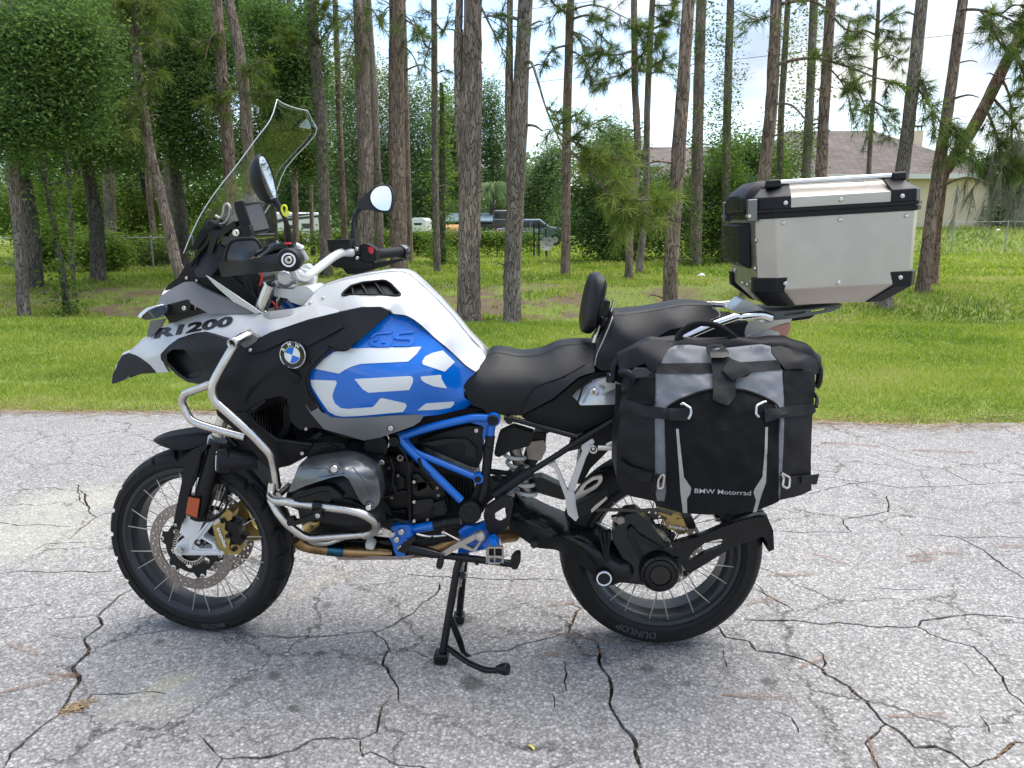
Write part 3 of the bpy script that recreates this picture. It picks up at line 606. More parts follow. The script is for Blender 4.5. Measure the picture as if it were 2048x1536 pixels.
def tufts(P_,Dr,n_each,ln,wd,tint=.5,tvar=.15,cone=.75,droop=.25):
    """needle bursts at P_ pointing along Dr"""
    P_=np.asarray(P_,float); Dr=np.asarray(Dr,float); k=len(P_); n=k*n_each; T=np.clip(np.repeat(tint+tvar*nr.standard_normal(k),n_each)+.08*nr.standard_normal(n),0,1)
    Dr=Dr/np.linalg.norm(Dr,axis=1)[:,None]; d=np.repeat(Dr,n_each,0)+nr.standard_normal((n,3))*cone; d /= np.linalg.norm(d,axis=1)[:,None]; l=(ln*(.6+.5*nr.random(n)))[:,None]
    b=np.repeat(P_,n_each,0) -np.repeat(Dr,n_each,0)*(nr.random(n)[:,None]*ln*.7); e=b+d*l; e[:,2] -= droop*l[:,0]
    s=np.cross(d,nr.standard_normal((n,3))); s /= np.linalg.norm(s,axis=1)[:,None]; s *= wd/2; mid=b*.45+e*.55; mid[:,2] += droop*l[:,0]*.18
    V_=np.stack([b -s,b+s,mid+s*.8,mid -s*.8,e],1).reshape(-1,3); o=np.arange(n)[:,None]*5
    return V_,np.concatenate([o+np.array([[0,1,2]]),o+np.array([[0,2,3]]),o+np.array([[3,2,4]])],0),np.repeat(T,5)
def trunk_mesh(path,radii,n=14,seed=0,rough=.085,flare=True):
    pts=catmull([tuple(p) for p in path],8,closed=False); pts=[Vector(p) for p in pts]; N=len(pts); rr=list(np.interp(np.linspace(0,1,N),np.linspace(0,1,len(radii)),radii))
    if flare:rr=[r*(1+.55*math.exp(-(i/N)*22)) for i,r in enumerate(rr)]
    vs,fs=tube_mesh(pts,rr,n)
    vs=[v+(v -pts[min(i // n,N -1)])*(rough*noise.noise((v.x*7+seed,v.y*7,v.z*3))+rough*noise.noise((v.x*17,v.y*17+seed,v.z*8))) for i,v in enumerate(vs)]
    return vs,fs
def limb_mesh(path,r0,r1,n=6):
    pts=[Vector(p) for p in catmull([tuple(p) for p in path],5,closed=False)]; return tube_mesh(pts,list(np.linspace(r0,r1,len(pts))),n)
def quads(fs):return fs
PINES=[]
def pine(pxs,wpx,Y,label,name='pine_tree',bk=None,limbs=(),extra=None,height=13.0,vine=0,vtint=.5,base=None,group='pine trunks behind the road',crown=True,dead=3,seed=0):
    """pxs: points along the trunk seen in the photograph, from the bottom up"""
    path=[PY(px,py,Y) for px,py in pxs]; b=path[0].copy(); z0=gz(b.x,b.y)
    if b.z>z0+.05:path.insert(0,Vector((b.x+(b.x -path[1].x)*.1,Y,z0 -.15)))
    else:path[0].z=z0 -.15
    top=path[-1]; d=(path[-1] -path[-2]).normalized(); r=wpx/FPX*Y/2
    if top.z<height:path.append(top+d*(height -top.z)/max(.3,d.z)*.5); path.append(top+d*(height -top.z)/max(.3,d.z))
    T=empty(name,(path[0].x,Y,z0),label,'tree',group); vs,fs=trunk_mesh(path,[r*1.12,r,r*.95,r*.85,r*.7,r*.45],14,seed)
    bk=bk or (BARK,BARK2,BARK3)[seed % 3]; mk('trunk',vs,fs,bk,T,ang=180,recalc=False)
    rr=random.Random(seed+5); tp,td=[],[]
    H=path[-1].z
    parts_=[]
    for k in range(dead):           # dead stubs on the trunk
        i=rr.uniform(.25,.75); q=path[max(0,int(i*(len(path) -1)))].lerp(path[min(len(path) -1,int(i*(len(path) -1))+1)],rr.random()); a=rr.uniform(0,6.28); l=rr.uniform(.12,.4)
        parts_.append(('branch_stub',[limb_mesh([q+Vector((math.cos(a),math.sin(a),0))*r*.7,q+Vector((math.cos(a)*(r+l*.6),math.sin(a)*(r+l*.6),.05)),q+Vector((math.cos(a)*(r+l),math.sin(a)*(r+l),.02))],.018,.006)]))
    if crown:
        for k in range(9):
            z=H -.2 -2.6*rr.random(); a=rr.uniform(0,6.28); l=rr.uniform(.9,2.0); q=path[-1].lerp(path[-2],min(1,(H -z)/max(.1,H -path[-2].z))); e=q+Vector((math.cos(a)*l,math.sin(a)*l,rr.uniform(.1,.7))); parts_.append(('limb',[limb_mesh([q,q.lerp(e,.5)+Vector((0,0,.1)),e],.03,.012)]))
            for j in range(9):
                s=q.lerp(e,.45+.6*rr.random())+Vector((rr.gauss(0,.25),rr.gauss(0,.25),rr.gauss(0,.2))); tp.append(s); td.append((e -q).normalized()+Vector((rr.gauss(0,.5),rr.gauss(0,.5),rr.gauss(.2,.4))))
    for lm in limbs:                # limb: points (px,py,Y), needle amount, needle length, tint
        pts,na,ln_,tint=lm; lp=[PY(*p) for p in pts]; tw=[limb_mesh(lp,.035 if na else .03,.010)]; parts_.append(('limb',tw))
        if na:
            cpt=[Vector(p) for p in catmull([tuple(p) for p in lp],6,closed=False)]
            for j in range(na):
                t=.25+.75*rr.random() ** .7; i=min(len(cpt) -2,int(t*(len(cpt) -1))); dd=(cpt[i+1] -cpt[i]).normalized(); out=Vector((rr.gauss(0,1),rr.gauss(0,1),rr.gauss(0,.8))).normalized(); s=cpt[i]+(out*.35+dd*.2)*rr.uniform(.2,1.1)
                tw.append(limb_mesh([cpt[i],cpt[i].lerp(s,.5)+Vector((0,0,.03)),s],.011,.005,4)); tp.append(s); td.append(out+dd*.7+Vector((0,0,.25)))
    for nm_,pm_ in parts_:vs,fs=joinmesh(pm_); mk(nm_,vs,fs,bk or BARK,T,ang=180,recalc=False)
    if tp:
        V_,F_,T_=tufts(tp,td,60,.27,.009,.55,.2); np_mesh('crown',V_,F_,NEED,T,tint=T_)
    if vine:
        cs=[]; cp=[Vector(p) for p in catmull([tuple(p) for p in path],8,closed=False)]
        for j in range(vine):
            i=rr.randrange(max(1,int(len(cp)*.86))); q=cp[i].lerp(cp[i+1],rr.random()); a=rr.uniform(0,6.28); q=q+Vector((math.cos(a),math.sin(a),0))*(r*1.1+abs(rr.gauss(0,.14 if vine<150 else .26))); cs.append(q)
        V_,F_,T_=leaves(cs,22,(.26,.26,.34),.095,vtint,.2); np_mesh('vine',V_,F_,LEAFY if vtint>.4 else LEAF,T,tint=T_)
    return T
# left group
pine([(46,598),(40,500),(28,380),(12,200),(0,60)],22,13.2,'pine trunk standing at the far left edge of the view',seed=1,crown=True)
pine([(131,596),(118,500),(100,410),(78,300)],13,13.6,'slim vine-wrapped trunk next to the leftmost pine',bk=BARKO,vine=60,vtint=.45,seed=2)
pine([(147,560),(142,450),(136,340),(132,240)],8,15.5,'very thin bare trunk second gap right of the leftmost pine',bk=BARKO,seed=3,height=9)
pine([(226,527),(222,450),(218,362),(212,200),(205,60)],23,22,'straight brown pine with ivy at its middle, left of the leaning trunk',vine=40,vtint=.55,seed=4)
pine([(313,523),(305,450),(298,380),(290,250)],13,24,'narrow pine just left of the leaning trunk',seed=5)
pine([(362,553),(352,525),(342,478),(318,376),(297,290),(284,191),(273,102),(262,0)],22,14.5,'leaning pine left of the windscreen with tufts of needles and a dead branch',seed=6,
     limbs=[([(284,150,14.5),(240,115,14.4),(190,85,14.3)],0,.2,.4),([(270,60,14.5),(250,20,14.3),(235, -20,14.2)],16,.3,.75),([(268,40,14.5),(300,20,14.4),(320, -10,14.3)],16,.3,.7),([(284,190,14.5),(265,215,14.3),(255,240,14.2)],10,.3,.7),([(278,150,14.5),(295,140,14.2),(305,165,14.1)],8,.3,.6)],height=9)
pine([(366,522),(360,480),(350,420),(343,385),(335,300)],27,21,'thick short-looking pine trunk right behind the leaning one',seed=7)
pine([(470,545),(462,420),(458,320),(447,190),(441,100),(434,0)],25,17,'pine trunk rising behind the top half of the windscreen, left one of the pair',seed=8,
     limbs=[([(447,190,17),(430,195,16.8),(425,215,16.7)],9,.3,.55),([(445,150,17),(455,165,16.8),(465,185,16.7)],8,.3,.5),([(436,60,17),(420,80,16.7),(410,120,16.5)],8,.3,.4)])
pine([(508,560),(500,400),(496,290),(489,188),(475,85),(458,0)],24,15.5,'grey-brown pine with a knot, right one of the pair behind the windscreen',seed=9,limbs=[([(490,190,15.5),(515,185,15.2),(535,200,15.1)],12,.3,.5),([(485,150,15.5),(505,130,15.2),(530,120,15)],12,.3,.4)])
pine([(530,520),(530,300),(526,170),(520,0)],13,24,'thin pine between the windscreen top and the vine-covered trunk',seed=10,limbs=[([(524,100,24),(545,60,23.5),(560,30,23)],14,.3,.35),([(522,60,24),(500,30,23.5),(490,10,23)],12,.3,.35)])
pine([(592,480),(590,400),(588,328),(584,200)],13,26,'pine trunk seen between the windscreen edge and the near mirror stem',seed=11)
pine([(624,458),(622,380),(619,307),(615,180)],8,30,'very thin pine in front of the white camper',seed=12)
pine([(652,522),(648,400),(642,240),(632,120),(625,34),(622, -10)],23,19,'vine-covered pine right of the windscreen',vine=90,vtint=.35,seed=13,limbs=[([(632,120,19),(600,90,18.6),(570,80,18.3)],14,.3,.4),([(630,100,19),(655,60,18.7),(670,40,18.5)],12,.3,.5),([(630,60,19),(640,20,18.7),(660,0,18.5)],14,.3,.5)])
pine([(692,520),(690,480),(683,342),(676,160),(670,0)],13,24,'slim straight pine right of the vine-covered one',seed=14)
# middle group
pine([(730,520),(731,420),(731,307),(725,140),(719,0)],32,18,'stout pine behind the far mirror, left one of the overlapping pair',seed=15)
pine([(762,515),(759,490),(752,300),(744,140),(738,40)],18,23,'pine half hidden right behind the far mirror',seed=16)
pine([(798,526),(796,400),(793,240),(793,0)],34,18.5,'stout straight pine right of the far mirror',seed=17,dead=5)
pine([(820,520),(818,450),(815,340),(808,70),(806,0)],13,26,'slim pine hidden behind the right side of the stout straight one',seed=18,limbs=[([(812,40,26),(835,60,25),(848,110,24.5)],10,.3,.3),([(812,140,26),(845,130,25),(870,150,24.5)],0,.3,.3)])
pine([(874,526),(872,440),(870,340),(868,0)],14,21,'slim straight pine in the open sky gap above the right handgrip',seed=19,limbs=[([(868,40,21),(885,60,20.8),(895,45,20.7)],7,.3,.35),([(868,100,21),(850,90,20.8),(840,60,20.6)],8,.3,.3)])
pine([(886,512),(885,420),(885,300),(884,200),(882,165)],13,24,'dead-looking trunk wrapped in ivy beside the open sky gap',bk=BARKO,vine=170,vtint=.55,seed=20,height=5.2,crown=False)
pine([(938,612),(938,520),(941,300),(944,150),(946,0)],45,12.8,'thickest pine at the middle, forked above its base',seed=21,dead=6)
pine([(1025,612),(1025,525),(1035,342),(1042,171),(1051,0)],35,12.8,'second thick pine right of the middle one',seed=22,dead=6,limbs=[([(1046,130,12.8),(1062,125,12.5),(1075,160,12.3),(1090,210,12.2),(1110,260,12.1),(1130,300,12.0)],0,.3,.6),([(1125,290,12.0),(1160,320,11.9),(1200,370,11.8),(1240,410,11.7)],0,.3,.7),([(1042,40,12.8),(1000,30,12.6),(965,35,12.5)],0,.3,.5),([(1052,250,12.8),(1070,252,12.6),(1085,262,12.5)],0,.3,.5)])
# forks of the two middle pines
def fork(parent_label,pts,wpx,Y,seed):
    p=[PY(a,b,Y) for a,b in pts]; r=wpx/FPX*Y/2; T=[o for o in col.objects if o.get('label') == parent_label][0]; p.append(p[-1]+(p[-1] -p[-2]).normalized()*6); vs,fs=trunk_mesh(p,[r,r*.9,r*.5],12,seed,flare=False); mk('fork_stem',vs,fs,BARK,T,ang=180,recalc=False)
fork('thickest pine at the middle, forked above its base',[(930,420),(921,250),(918,147),(917,60),(919,0)],21,12.85,31)
fork('second thick pine right of the middle one',[(1022,420),(1020,300),(1018,200),(1019,100),(1020,0)],17,12.85,32)
# hanging branch with big bright tufts
def bough(label,limbs,n,tint,ln=.27,mat_=None,seed=0,name='pine_bough',nd=46):
    rr=random.Random(seed); parts_=[]; tp,td=[],[]
    for pts in limbs:
        lp=[PY(*p) for p in pts]; tw=[limb_mesh(lp,.022,.008)]; parts_.append(tw); cpt=[Vector(p) for p in catmull([tuple(p) for p in lp],6,closed=False)]
        for j in range(n):
            t=.15+.85*rr.random() ** .8; i=min(len(cpt) -2,int(t*(len(cpt) -1))); dd=(cpt[i+1] -cpt[i]).normalized(); out=Vector((rr.gauss(0,1),rr.gauss(0,.8),rr.gauss(-.1,.8))).normalized(); s=cpt[i]+(out*.30+dd*.22)*rr.uniform(.2,1.2)
            tw.append(limb_mesh([cpt[i],cpt[i].lerp(s,.5),s],.008,.004,4)); tp.append(s); td.append(out*.8+dd*.8+Vector((0,0,.1)))
    return parts_,tufts(tp,td,nd,ln,.008,tint,.18)
def add_bough(label,**k):
    T=[o for o in col.objects if o.get('label') == label][0]; parts_,(V_,F_,T_)=bough(label,**k); [mk('limb',*joinmesh(q),BARK,T,ang=180,recalc=False) for q in parts_]; np_mesh('needles',V_,F_,NEED,T,tint=T_)
L22='second thick pine right of the middle one'
add_bough(L22,limbs=[[(1095,215,12.2),(1110,230,12.0),(1120,255,11.9)],[(1110,255,12.1),(1140,235,12),(1165,225,11.9)],[(1130,290,12),(1165,260,11.9),(1215,235,11.8)],[(1115,265,12),(1150,285,11.9),(1180,300,11.9)]],n=7,tint=.45,seed=41)
add_bough(L22,limbs=[[(1130,300,12),(1165,320,11.9),(1205,350,11.8),(1235,370,11.7)],[(1200,365,11.8),(1235,405,11.7),(1290,425,11.6)],[(1235,400,11.7),(1285,400,11.6),(1325,400,11.5)],[(1170,320,11.9),(1200,310,11.9),(1225,320,11.8)],[(1230,400,11.7),(1240,425,11.6),(1250,440,11.6)]],n=16,tint=.85,ln=.31,seed=42)
# right group
pine([(1131,526),(1132,430),(1134,240),(1140,34),(1142, -10)],18,20,'slim pine right of the hanging bough',seed=23,limbs=[([(1140,40,20),(1180,30,19.5),(1220,50,19)],14,.3,.5),([(1138,90,20),(1105,100,19.5),(1085,130,19.2)],9,.3,.3),([(1140,60,20),(1165,90,19.6),(1175,150,19.3)],12,.3,.4),([(1138,30,20),(1110,10,19.6),(1095, -10,19.4)],10,.3,.5)])
pine([(1258,529),(1261,444),(1275,307),(1270,171),(1268,0)],15,19,'slender pine, left one of the close pair in the right middle',seed=24,limbs=[([(1270,100,19),(1230,110,18.4),(1190,100,18)],16,.3,.55),([(1270,50,19),(1300,60,18.5),(1320,80,18.2)],16,.3,.75),([(1270,120,19),(1290,100,18.6),(1275,60,18.4)],16,.3,.75),([(1272,130,19),(1240,150,18.5),(1200,160,18.2)],12,.3,.5)])
pine([(1281,514),(1288,440),(1292,376),(1295,205),(1305,0)],14,21,'slender pine, right one of the close pair in the right middle',seed=25,limbs=[([(1298,140,21),(1315,125,20.5),(1330,120,20.3)],12,.3,.8),([(1300,60,21),(1340,40,20.5),(1350,10,20.3)],14,.3,.5),([(1298,110,21),(1280,130,20.5),(1275,150,20.3)],10,.3,.75)])
pine([(1340,608),(1342,525),(1350,410),(1363,222),(1377,0)],29,12.9,'thick leaning pine left of the top box',seed=26,dead=5)
pine([(1391,513),(1393,420),(1396,240),(1402,20)],23,24,'ivy-topped pine just left of the top box',vine=140,vtint=.45,seed=27)
pine([(1450,512),(1452,380),(1454,240),(1461,0)],17,25,'pine smothered in light green ivy left above the top box',vine=420,vtint=.55,seed=28)
pine([(1500,540),(1512,450),(1526,370),(1543,205),(1553,0)],26,16,'thick pine rising behind the left part of the top box',seed=29,dead=4,limbs=[([(1548,130,16),(1600,118,15.6),(1640,118,15.4),(1700,135,15.2),(1760,158,15),(1810,168,14.9)],10,.3,.3),([(1545,208,16),(1585,212,15.7),(1630,262,15.5)],0,.3,.3),([(1560,8,16),(1630,3,15.6),(1690,58,15.3),(1720,62,15.1)],9,.3,.3)])
pine([(1555,480),(1560,350),(1562,240),(1574,34)],13,26,'thin pine with ivy right behind the thick one at the top box',vine=200,vtint=.5,seed=30)
pine([(1605,480),(1612,350),(1618,240),(1628,0)],18,25,'dark pine wrapped in ivy above the middle of the top box',vine=300,vtint=.45,seed=31)
pine([(1632,540),(1642,360),(1649,205),(1662,0)],22,16.5,'bare pine rising behind the middle of the top box',seed=32,dead=4)
pine([(1732,480),(1738,335),(1745,220),(1751,120),(1756,30)],9,27,'small dark pine with needle clumps in front of the roof',seed=33,height=9,limbs=[([(1748,160,27),(1720,170,26.5),(1700,190,26)],16,.35,.3),([(1750,120,27),(1780,110,26.5),(1800,120,26)],16,.35,.35),([(1752,70,27),(1725,60,26.5),(1710,70,26)],16,.35,.3),([(1745,200,27),(1775,220,26.5),(1790,240,26)],14,.35,.3),([(1752,50,27),(1780,30,26.5),(1800,45,26)],14,.35,.35),([(1742,230,27),(1720,220,26.5),(1705,215,26)],8,.35,.35)])
pine([(1775,545),(1790,430),(1804,348),(1820,222),(1844,0)],27,15,'thick leaning pine rising behind the right end of the top box',seed=34,dead=5,limbs=[([(1836,150,15),(1850,190,14.8),(1870,230,14.7)],7,.3,.3)])
pine([(1850,537),(1858,470),(1871,376),(1895,222),(1926,0)],23,16.5,'leaning pine on the lawn right of the top box',seed=35,dead=3,limbs=[([(1870,380,16.5),(1930,355,16),(1990,370,15.8)],0,.3,.3),([(1900,200,16.5),(1935,190,16.2),(1958,195,16)],0,.3,.3),([(1890,250,16.5),(1900,245,16.2),(1915,260,16)],10,.3,.6),([(1915,20,16.5),(1960,20,16),(2010,35,15.7),(2060,60,15.4)],9,.3,.3)])
T31=pine([(1872,430),(1884,352),(1902,325),(1956,239),(2018,113),(2070,20)],24,18,'broken reddish trunk leaning steeply to the right edge',bk=BARKR,seed=36,height=7.5,dead=4,limbs=[([(2000,150,18),(2020,200,17.6),(2025,300,17.4)],10,.3,.25),([(2010,120,18),(2040,90,17.5),(2060,70,17.2)],16,.35,.3),([(2020,110,18),(1990,70,17.6),(1980,20,17.3)],16,.35,.3),([(1970,215,18),(1990,260,17.6),(2000,310,17.4)],12,.3,.3),([(1930,280,18),(1940,300,17.6),(1960,330,17.4)],12,.3,.45),([(2030,90,18),(2050,160,17.6),(2060,240,17.4)],18,.35,.25),([(1980,190,18),(2030,250,17.6),(2050,330,17.4)],16,.35,.3),([(2010,130,18),(2030,110,17.6),(2050,160,17.4)],16,.35,.3)])
def extra(label,limbs,n,tint,seed,nd=40):add_bough(label,limbs=limbs,n=n,tint=tint,seed=seed,nd=nd)
extra('slim pine right of the hanging bough',[[(1140,20,20),(1190,10,19),(1240,30,18.6),(1275,50,18.4)],[(1138,60,20),(1180,80,19.4),(1200,120,19)],[(1190,60,19),(1220,90,18.8),(1240,130,18.6)],[(1138,100,20),(1170,120,19.5),(1185,170,19.3)],[(1142,0,20),(1110,30,19.6),(1090,70,19.4)]],11,.42,51)
extra('slender pine, right one of the close pair in the right middle',[[(1300,30,21),(1345,45,20.5),(1370,55,20.3)],[(1302,10,21),(1340,10,20.6),(1365,0,20.4)],[(1297,150,21),(1320,140,20.6),(1335,150,20.4)]],10,.5,52)
extra('slim straight pine in the open sky gap above the right handgrip',[[(868,60,21),(850,120,20.6),(835,160,20.4)],[(868,150,21),(890,140,20.6),(905,145,20.4)],[(868,30,21),(845,20,20.6),(825,30,20.4)]],6,.3,53,30)
extra('thickest pine at the middle, forked above its base',[[(960,10,12.8),(985,60,12.5),(1000,90,12.4)],[(975,30,12.6),(1005,40,12.4),(1020,60,12.3)]],7,.3,54,30)
extra('thick pine rising behind the left part of the top box',[[(1560,20,16),(1520,40,15.6),(1490,30,15.4)],[(1700,40,15.4),(1690,90,15.2),(1700,120,15.1)],[(1640,118,15.4),(1680,160,15.2),(1700,200,15.1)],[(1700,135,15.2),(1720,190,15),(1740,230,14.9)]],9,.32,55)
extra('small dark pine with needle clumps in front of the roof',[[(1750,100,27),(1770,80,26.5),(1790,75,26)],[(1748,140,27),(1715,130,26.5),(1695,140,26)],[(1752,40,27),(1735,30,26.5),(1720,40,26)],[(1745,190,27),(1730,240,26.5),(1735,270,26)],[(1745,210,27),(1770,250,26.5),(1780,275,26)],[(1752,60,27),(1775,60,26.5),(1810,80,26)]],15,.34,56)
extra('thick leaning pine rising behind the right end of the top box',[[(1838,180,15),(1865,220,14.8),(1885,250,14.7)],[(1830,150,15),(1850,170,14.8),(1858,200,14.7)]],8,.3,57)
extra('leaning pine on the lawn right of the top box',[[(1900,240,16.5),(1925,270,16.2),(1945,290,16)],[(1890,280,16.5),(1905,300,16.2),(1920,310,16)],[(1960,20,16),(1990,60,15.8),(2010,90,15.7)],[(2000,30,15.8),(2030,10,15.6),(2060,20,15.5)]],12,.5,58)
extra('broken reddish trunk leaning steeply to the right edge',[[(1960,330,17.5),(2000,330,17.2),(2040,345,17)],[(1940,320,17.6),(1975,345,17.3),(2010,350,17.1)],[(2010,290,17.4),(2030,320,17.2),(2055,330,17)]],13,.5,59)
extra('leaning pine left of the windscreen with tufts of needles and a dead branch',[[(265,20,14.5),(240,40,14.2),(225,70,14)],[(270,60,14.5),(300,70,14.2),(320,90,14)],[(262,10,14.5),(290,0,14.2),(320,10,14)],[(284,180,14.4),(270,200,14.2),(262,230,14.1)]],13,.72,60)
extra('thin pine between the windscreen top and the vine-covered trunk',[[(524,80,24),(500,120,23.5),(490,160,23)],[(526,120,24),(550,150,23.5),(560,200,23)],[(522,20,24),(560,10,23.5),(590,30,23)],[(524,60,24),(570,70,23.5),(600,110,23)]],13,.5,61)
extra('slim straight pine right of the vine-covered one',[[(672,40,24),(655,80,23.6),(650,120,23.4)],[(676,120,24),(700,110,23.6),(712,130,23.4)],[(672,20,24),(695,30,23.6),(708,60,23.4)]],9,.55,62)
extra('stout pine behind the far mirror, left one of the overlapping pair',[[(718,20,18),(700,30,17.7),(690,70,17.5)],[(719,10,18),(745,20,17.7),(760,50,17.5)],[(719,60,18),(700,100,17.7),(692,140,17.5)]],9,.6,63)
extra('stout straight pine right of the far mirror',[[(793,20,18.5),(820,40,18.2),(840,80,18)],[(793,80,18.5),(825,110,18.2),(845,160,18)],[(793,10,18.5),(770,20,18.2),(758,60,18)]],7,.38,64)
_bs=[o.location for o in col.objects if o.name.startswith('pine_tree')]
def _mat():
    b=_bs[int(nr.integers(len(_bs)))]; a=nr.random()*6.283; d=.12+abs(nr.normal(0,.45)); x,y=b.x+math.cos(a)*d,b.y+math.sin(a)*d; return x,y,gz(x,y)+.02
Vv,Ff,Tt=straw(4200,_mat,.2,.007); so=np_mesh('needle_mat',Vv,Ff,sm_,tint=Tt*.6,kind='stuff'); tag(so,'brown fallen needles matted round the feet of the pines','pine straw')
# grey moss and dead twigs hanging at the right edge
def moss(parent,pts,n,ln,tint,spread=.35):
    tp=[]; td=[]
    for i in range(n):
        a=pts[int(nr.integers(len(pts)))]; q=PY(*a); tp.append((q.x+nr.normal(0,spread),q.y+nr.normal(0,.3),q.z+nr.normal(0,spread*.6))); td.append((nr.normal(0,.2),0, -1))
    V_,F_,T_=tufts(tp,td,26,ln,.010,tint,.2,cone=.28,droop=.5); np_mesh('hanging_moss',V_,F_,MOSS,parent,tint=T_)
moss(T31,[(1985,380,17.3),(2010,400,17.3),(2035,410,17.2),(2000,340,17.4),(2030,350,17.3),(2045,290,17.3)],55,.45,.5)
# ------------------------------------------------------------------ broad-leaved trees and shrubs
def leaftree(name,label,base,blobs,n_cl,n_each,size,m,tint,cat='tree',trunk=None,spread=.5,tvar=.2,group=None,tr_r=.12,ysq=1.0):
    """blobs: (px,py,Y,rx px,ry px) crown masses"""
    T=empty(name,(base[0],base[1],gz(*base)),label,cat,group); cs=[]; tot=sum(b[3]*b[4] for b in blobs); limbs=[]
    b0=Vector((base[0],base[1],gz(*base) -.1))
    for b in blobs:
        c=PY(b[0],b[1],b[2]); rx=b[3]/FPX*b[2]; rz=b[4]/FPX*b[2]; k=max(3,int(n_cl*b[3]*b[4]/tot))
        d=nr.standard_normal((k,3)); d /= np.linalg.norm(d,axis=1)[:,None]; d *= (.35+.65*nr.random(k) ** .5)[:,None]; d *= np.array([rx,rx*.8*ysq,rz]); cs.append(d+np.array(c)); 
        if trunk:limbs.append(limb_mesh([trunk[-1] if isinstance(trunk,list) else b0,Vector(c)*.6+(trunk[-1] if isinstance(trunk,list) else b0)*.4+Vector((.1,0,.2)),Vector(c)],tr_r*.5,.02,6))
    C=np.concatenate(cs); V_,F_,T_=leaves(C,n_each,spread,size,tint,tvar); np_mesh('crown',V_,F_,m,T,tint=T_)
    if trunk:
        tk=trunk if isinstance(trunk,list) else [b0,b0+Vector((.1,0,1.2)),b0+Vector((.15,0,2.2))]
        vs,fs=trunk_mesh(tk,[tr_r*1.1,tr_r,tr_r*.7],10,3); mk('trunk',vs,fs,BARKO,T,ang=180,recalc=False)
        for q in limbs:mk('limb',*q,BARKO,T,ang=180,recalc=False)
    return T
def tk(px,py,Y,up):b=PY(px,py,Y); z=gz(b.x,Y); return [Vector((b.x,Y,z -.1)),Vector((b.x+.1,Y,z+up*.5)),Vector((b.x,Y,z+up))]
OG='oaks behind the left pines'
def oak(label,px,Y,blobs,n,tint,up=3.0,size=.072,each=84,spread=.42):
    t=tk(px,500,Y,up); leaftree('oak_tree',label,(t[0].x,Y),blobs,n,each,size,LEAF,tint,trunk=t,group=OG,tr_r=.16,spread=spread,tvar=.27)
oak('dark oak filling the upper left corner',60,16.5,[(40,60,16.5,120,90),(20,200,16,90,80),(130,140,17,90,80),(90,260,16.3,80,50),(30,300,16.2,60,35),(40,110,12.7,90,80),(140,90,12.6,80,80),(90,230,12.6,80,50),(15,260,12.5,50,45),(150,220,12.7,50,50)],1000,.50)
oak('oak with lighter boughs left of the leaning pine',190,17.5,[(180,60,17.5,90,80),(200,200,17,80,60),(160,250,16.2,60,40),(230,290,16.5,70,40),(130,190,16,60,35)],620,.55)
oak('dense oak right behind the leaning pine',360,19,[(350,80,19,100,100),(370,210,18.5,80,70),(320,270,18,60,50),(400,300,18.5,60,45),(420,140,19,70,80)],660,.42)
oak('oak whose foliage shows through the windscreen',540,22,[(540,100,22,80,90),(580,220,22,60,80),(520,290,21.5,60,60),(600,120,22.5,50,80),(610,300,22,40,60)],560,.50,size=.10)
oak('tall light-topped oak at the left skyline',300,27,[(250,20,27,140,80),(120,40,27,120,80),(400,20,27,110,80),(500,20,27,90,60),(60,150,27,120,80),(300,160,27,140,80),(200,300,27,160,50),(420,330,27,100,50)],760,.42,size=.15,spread=.9)
# understorey on the left, each shrub its own green
for i,(px,py,Y,rx,ry,tn,lab) in enumerate([(30,420,24,70,60,.55,'leafy sapling low between the two leftmost trunks'),(180,410,25,60,60,.75,'bright leafy shrub between the left trunks'),(265,440,26,45,50,.6,'shrub low beside the straight left pine'),(400,430,26,60,50,.45,'dark shrub behind the fairing of the motorcycle'),(90,480,21,60,35,.5,'weedy shrub at the foot of the leftmost trunks'),(300,500,24,60,22,.7,'low weeds beside the foot of the leaning pine'),(200,500,20.5,45,22,.6,'low weeds in front of the left wire fence'),(120,370,27,80,60,.7,'tall pale shrub behind the two leftmost trunks'),(300,390,28,70,60,.6,'tall shrub behind the narrow pine'),(420,480,24,50,30,.6,'low shrub behind the dashboard')]):
    b=PY(px,500,Y); leaftree('shrub',lab,(b.x,Y),[(px,py,Y,rx,ry),(px+rx*.4,py+ry*.5,Y,rx*.7,ry*.5)],170,34,.11,LEAFY,tn,'shrub',spread=.4,group='shrubs under the left trees')
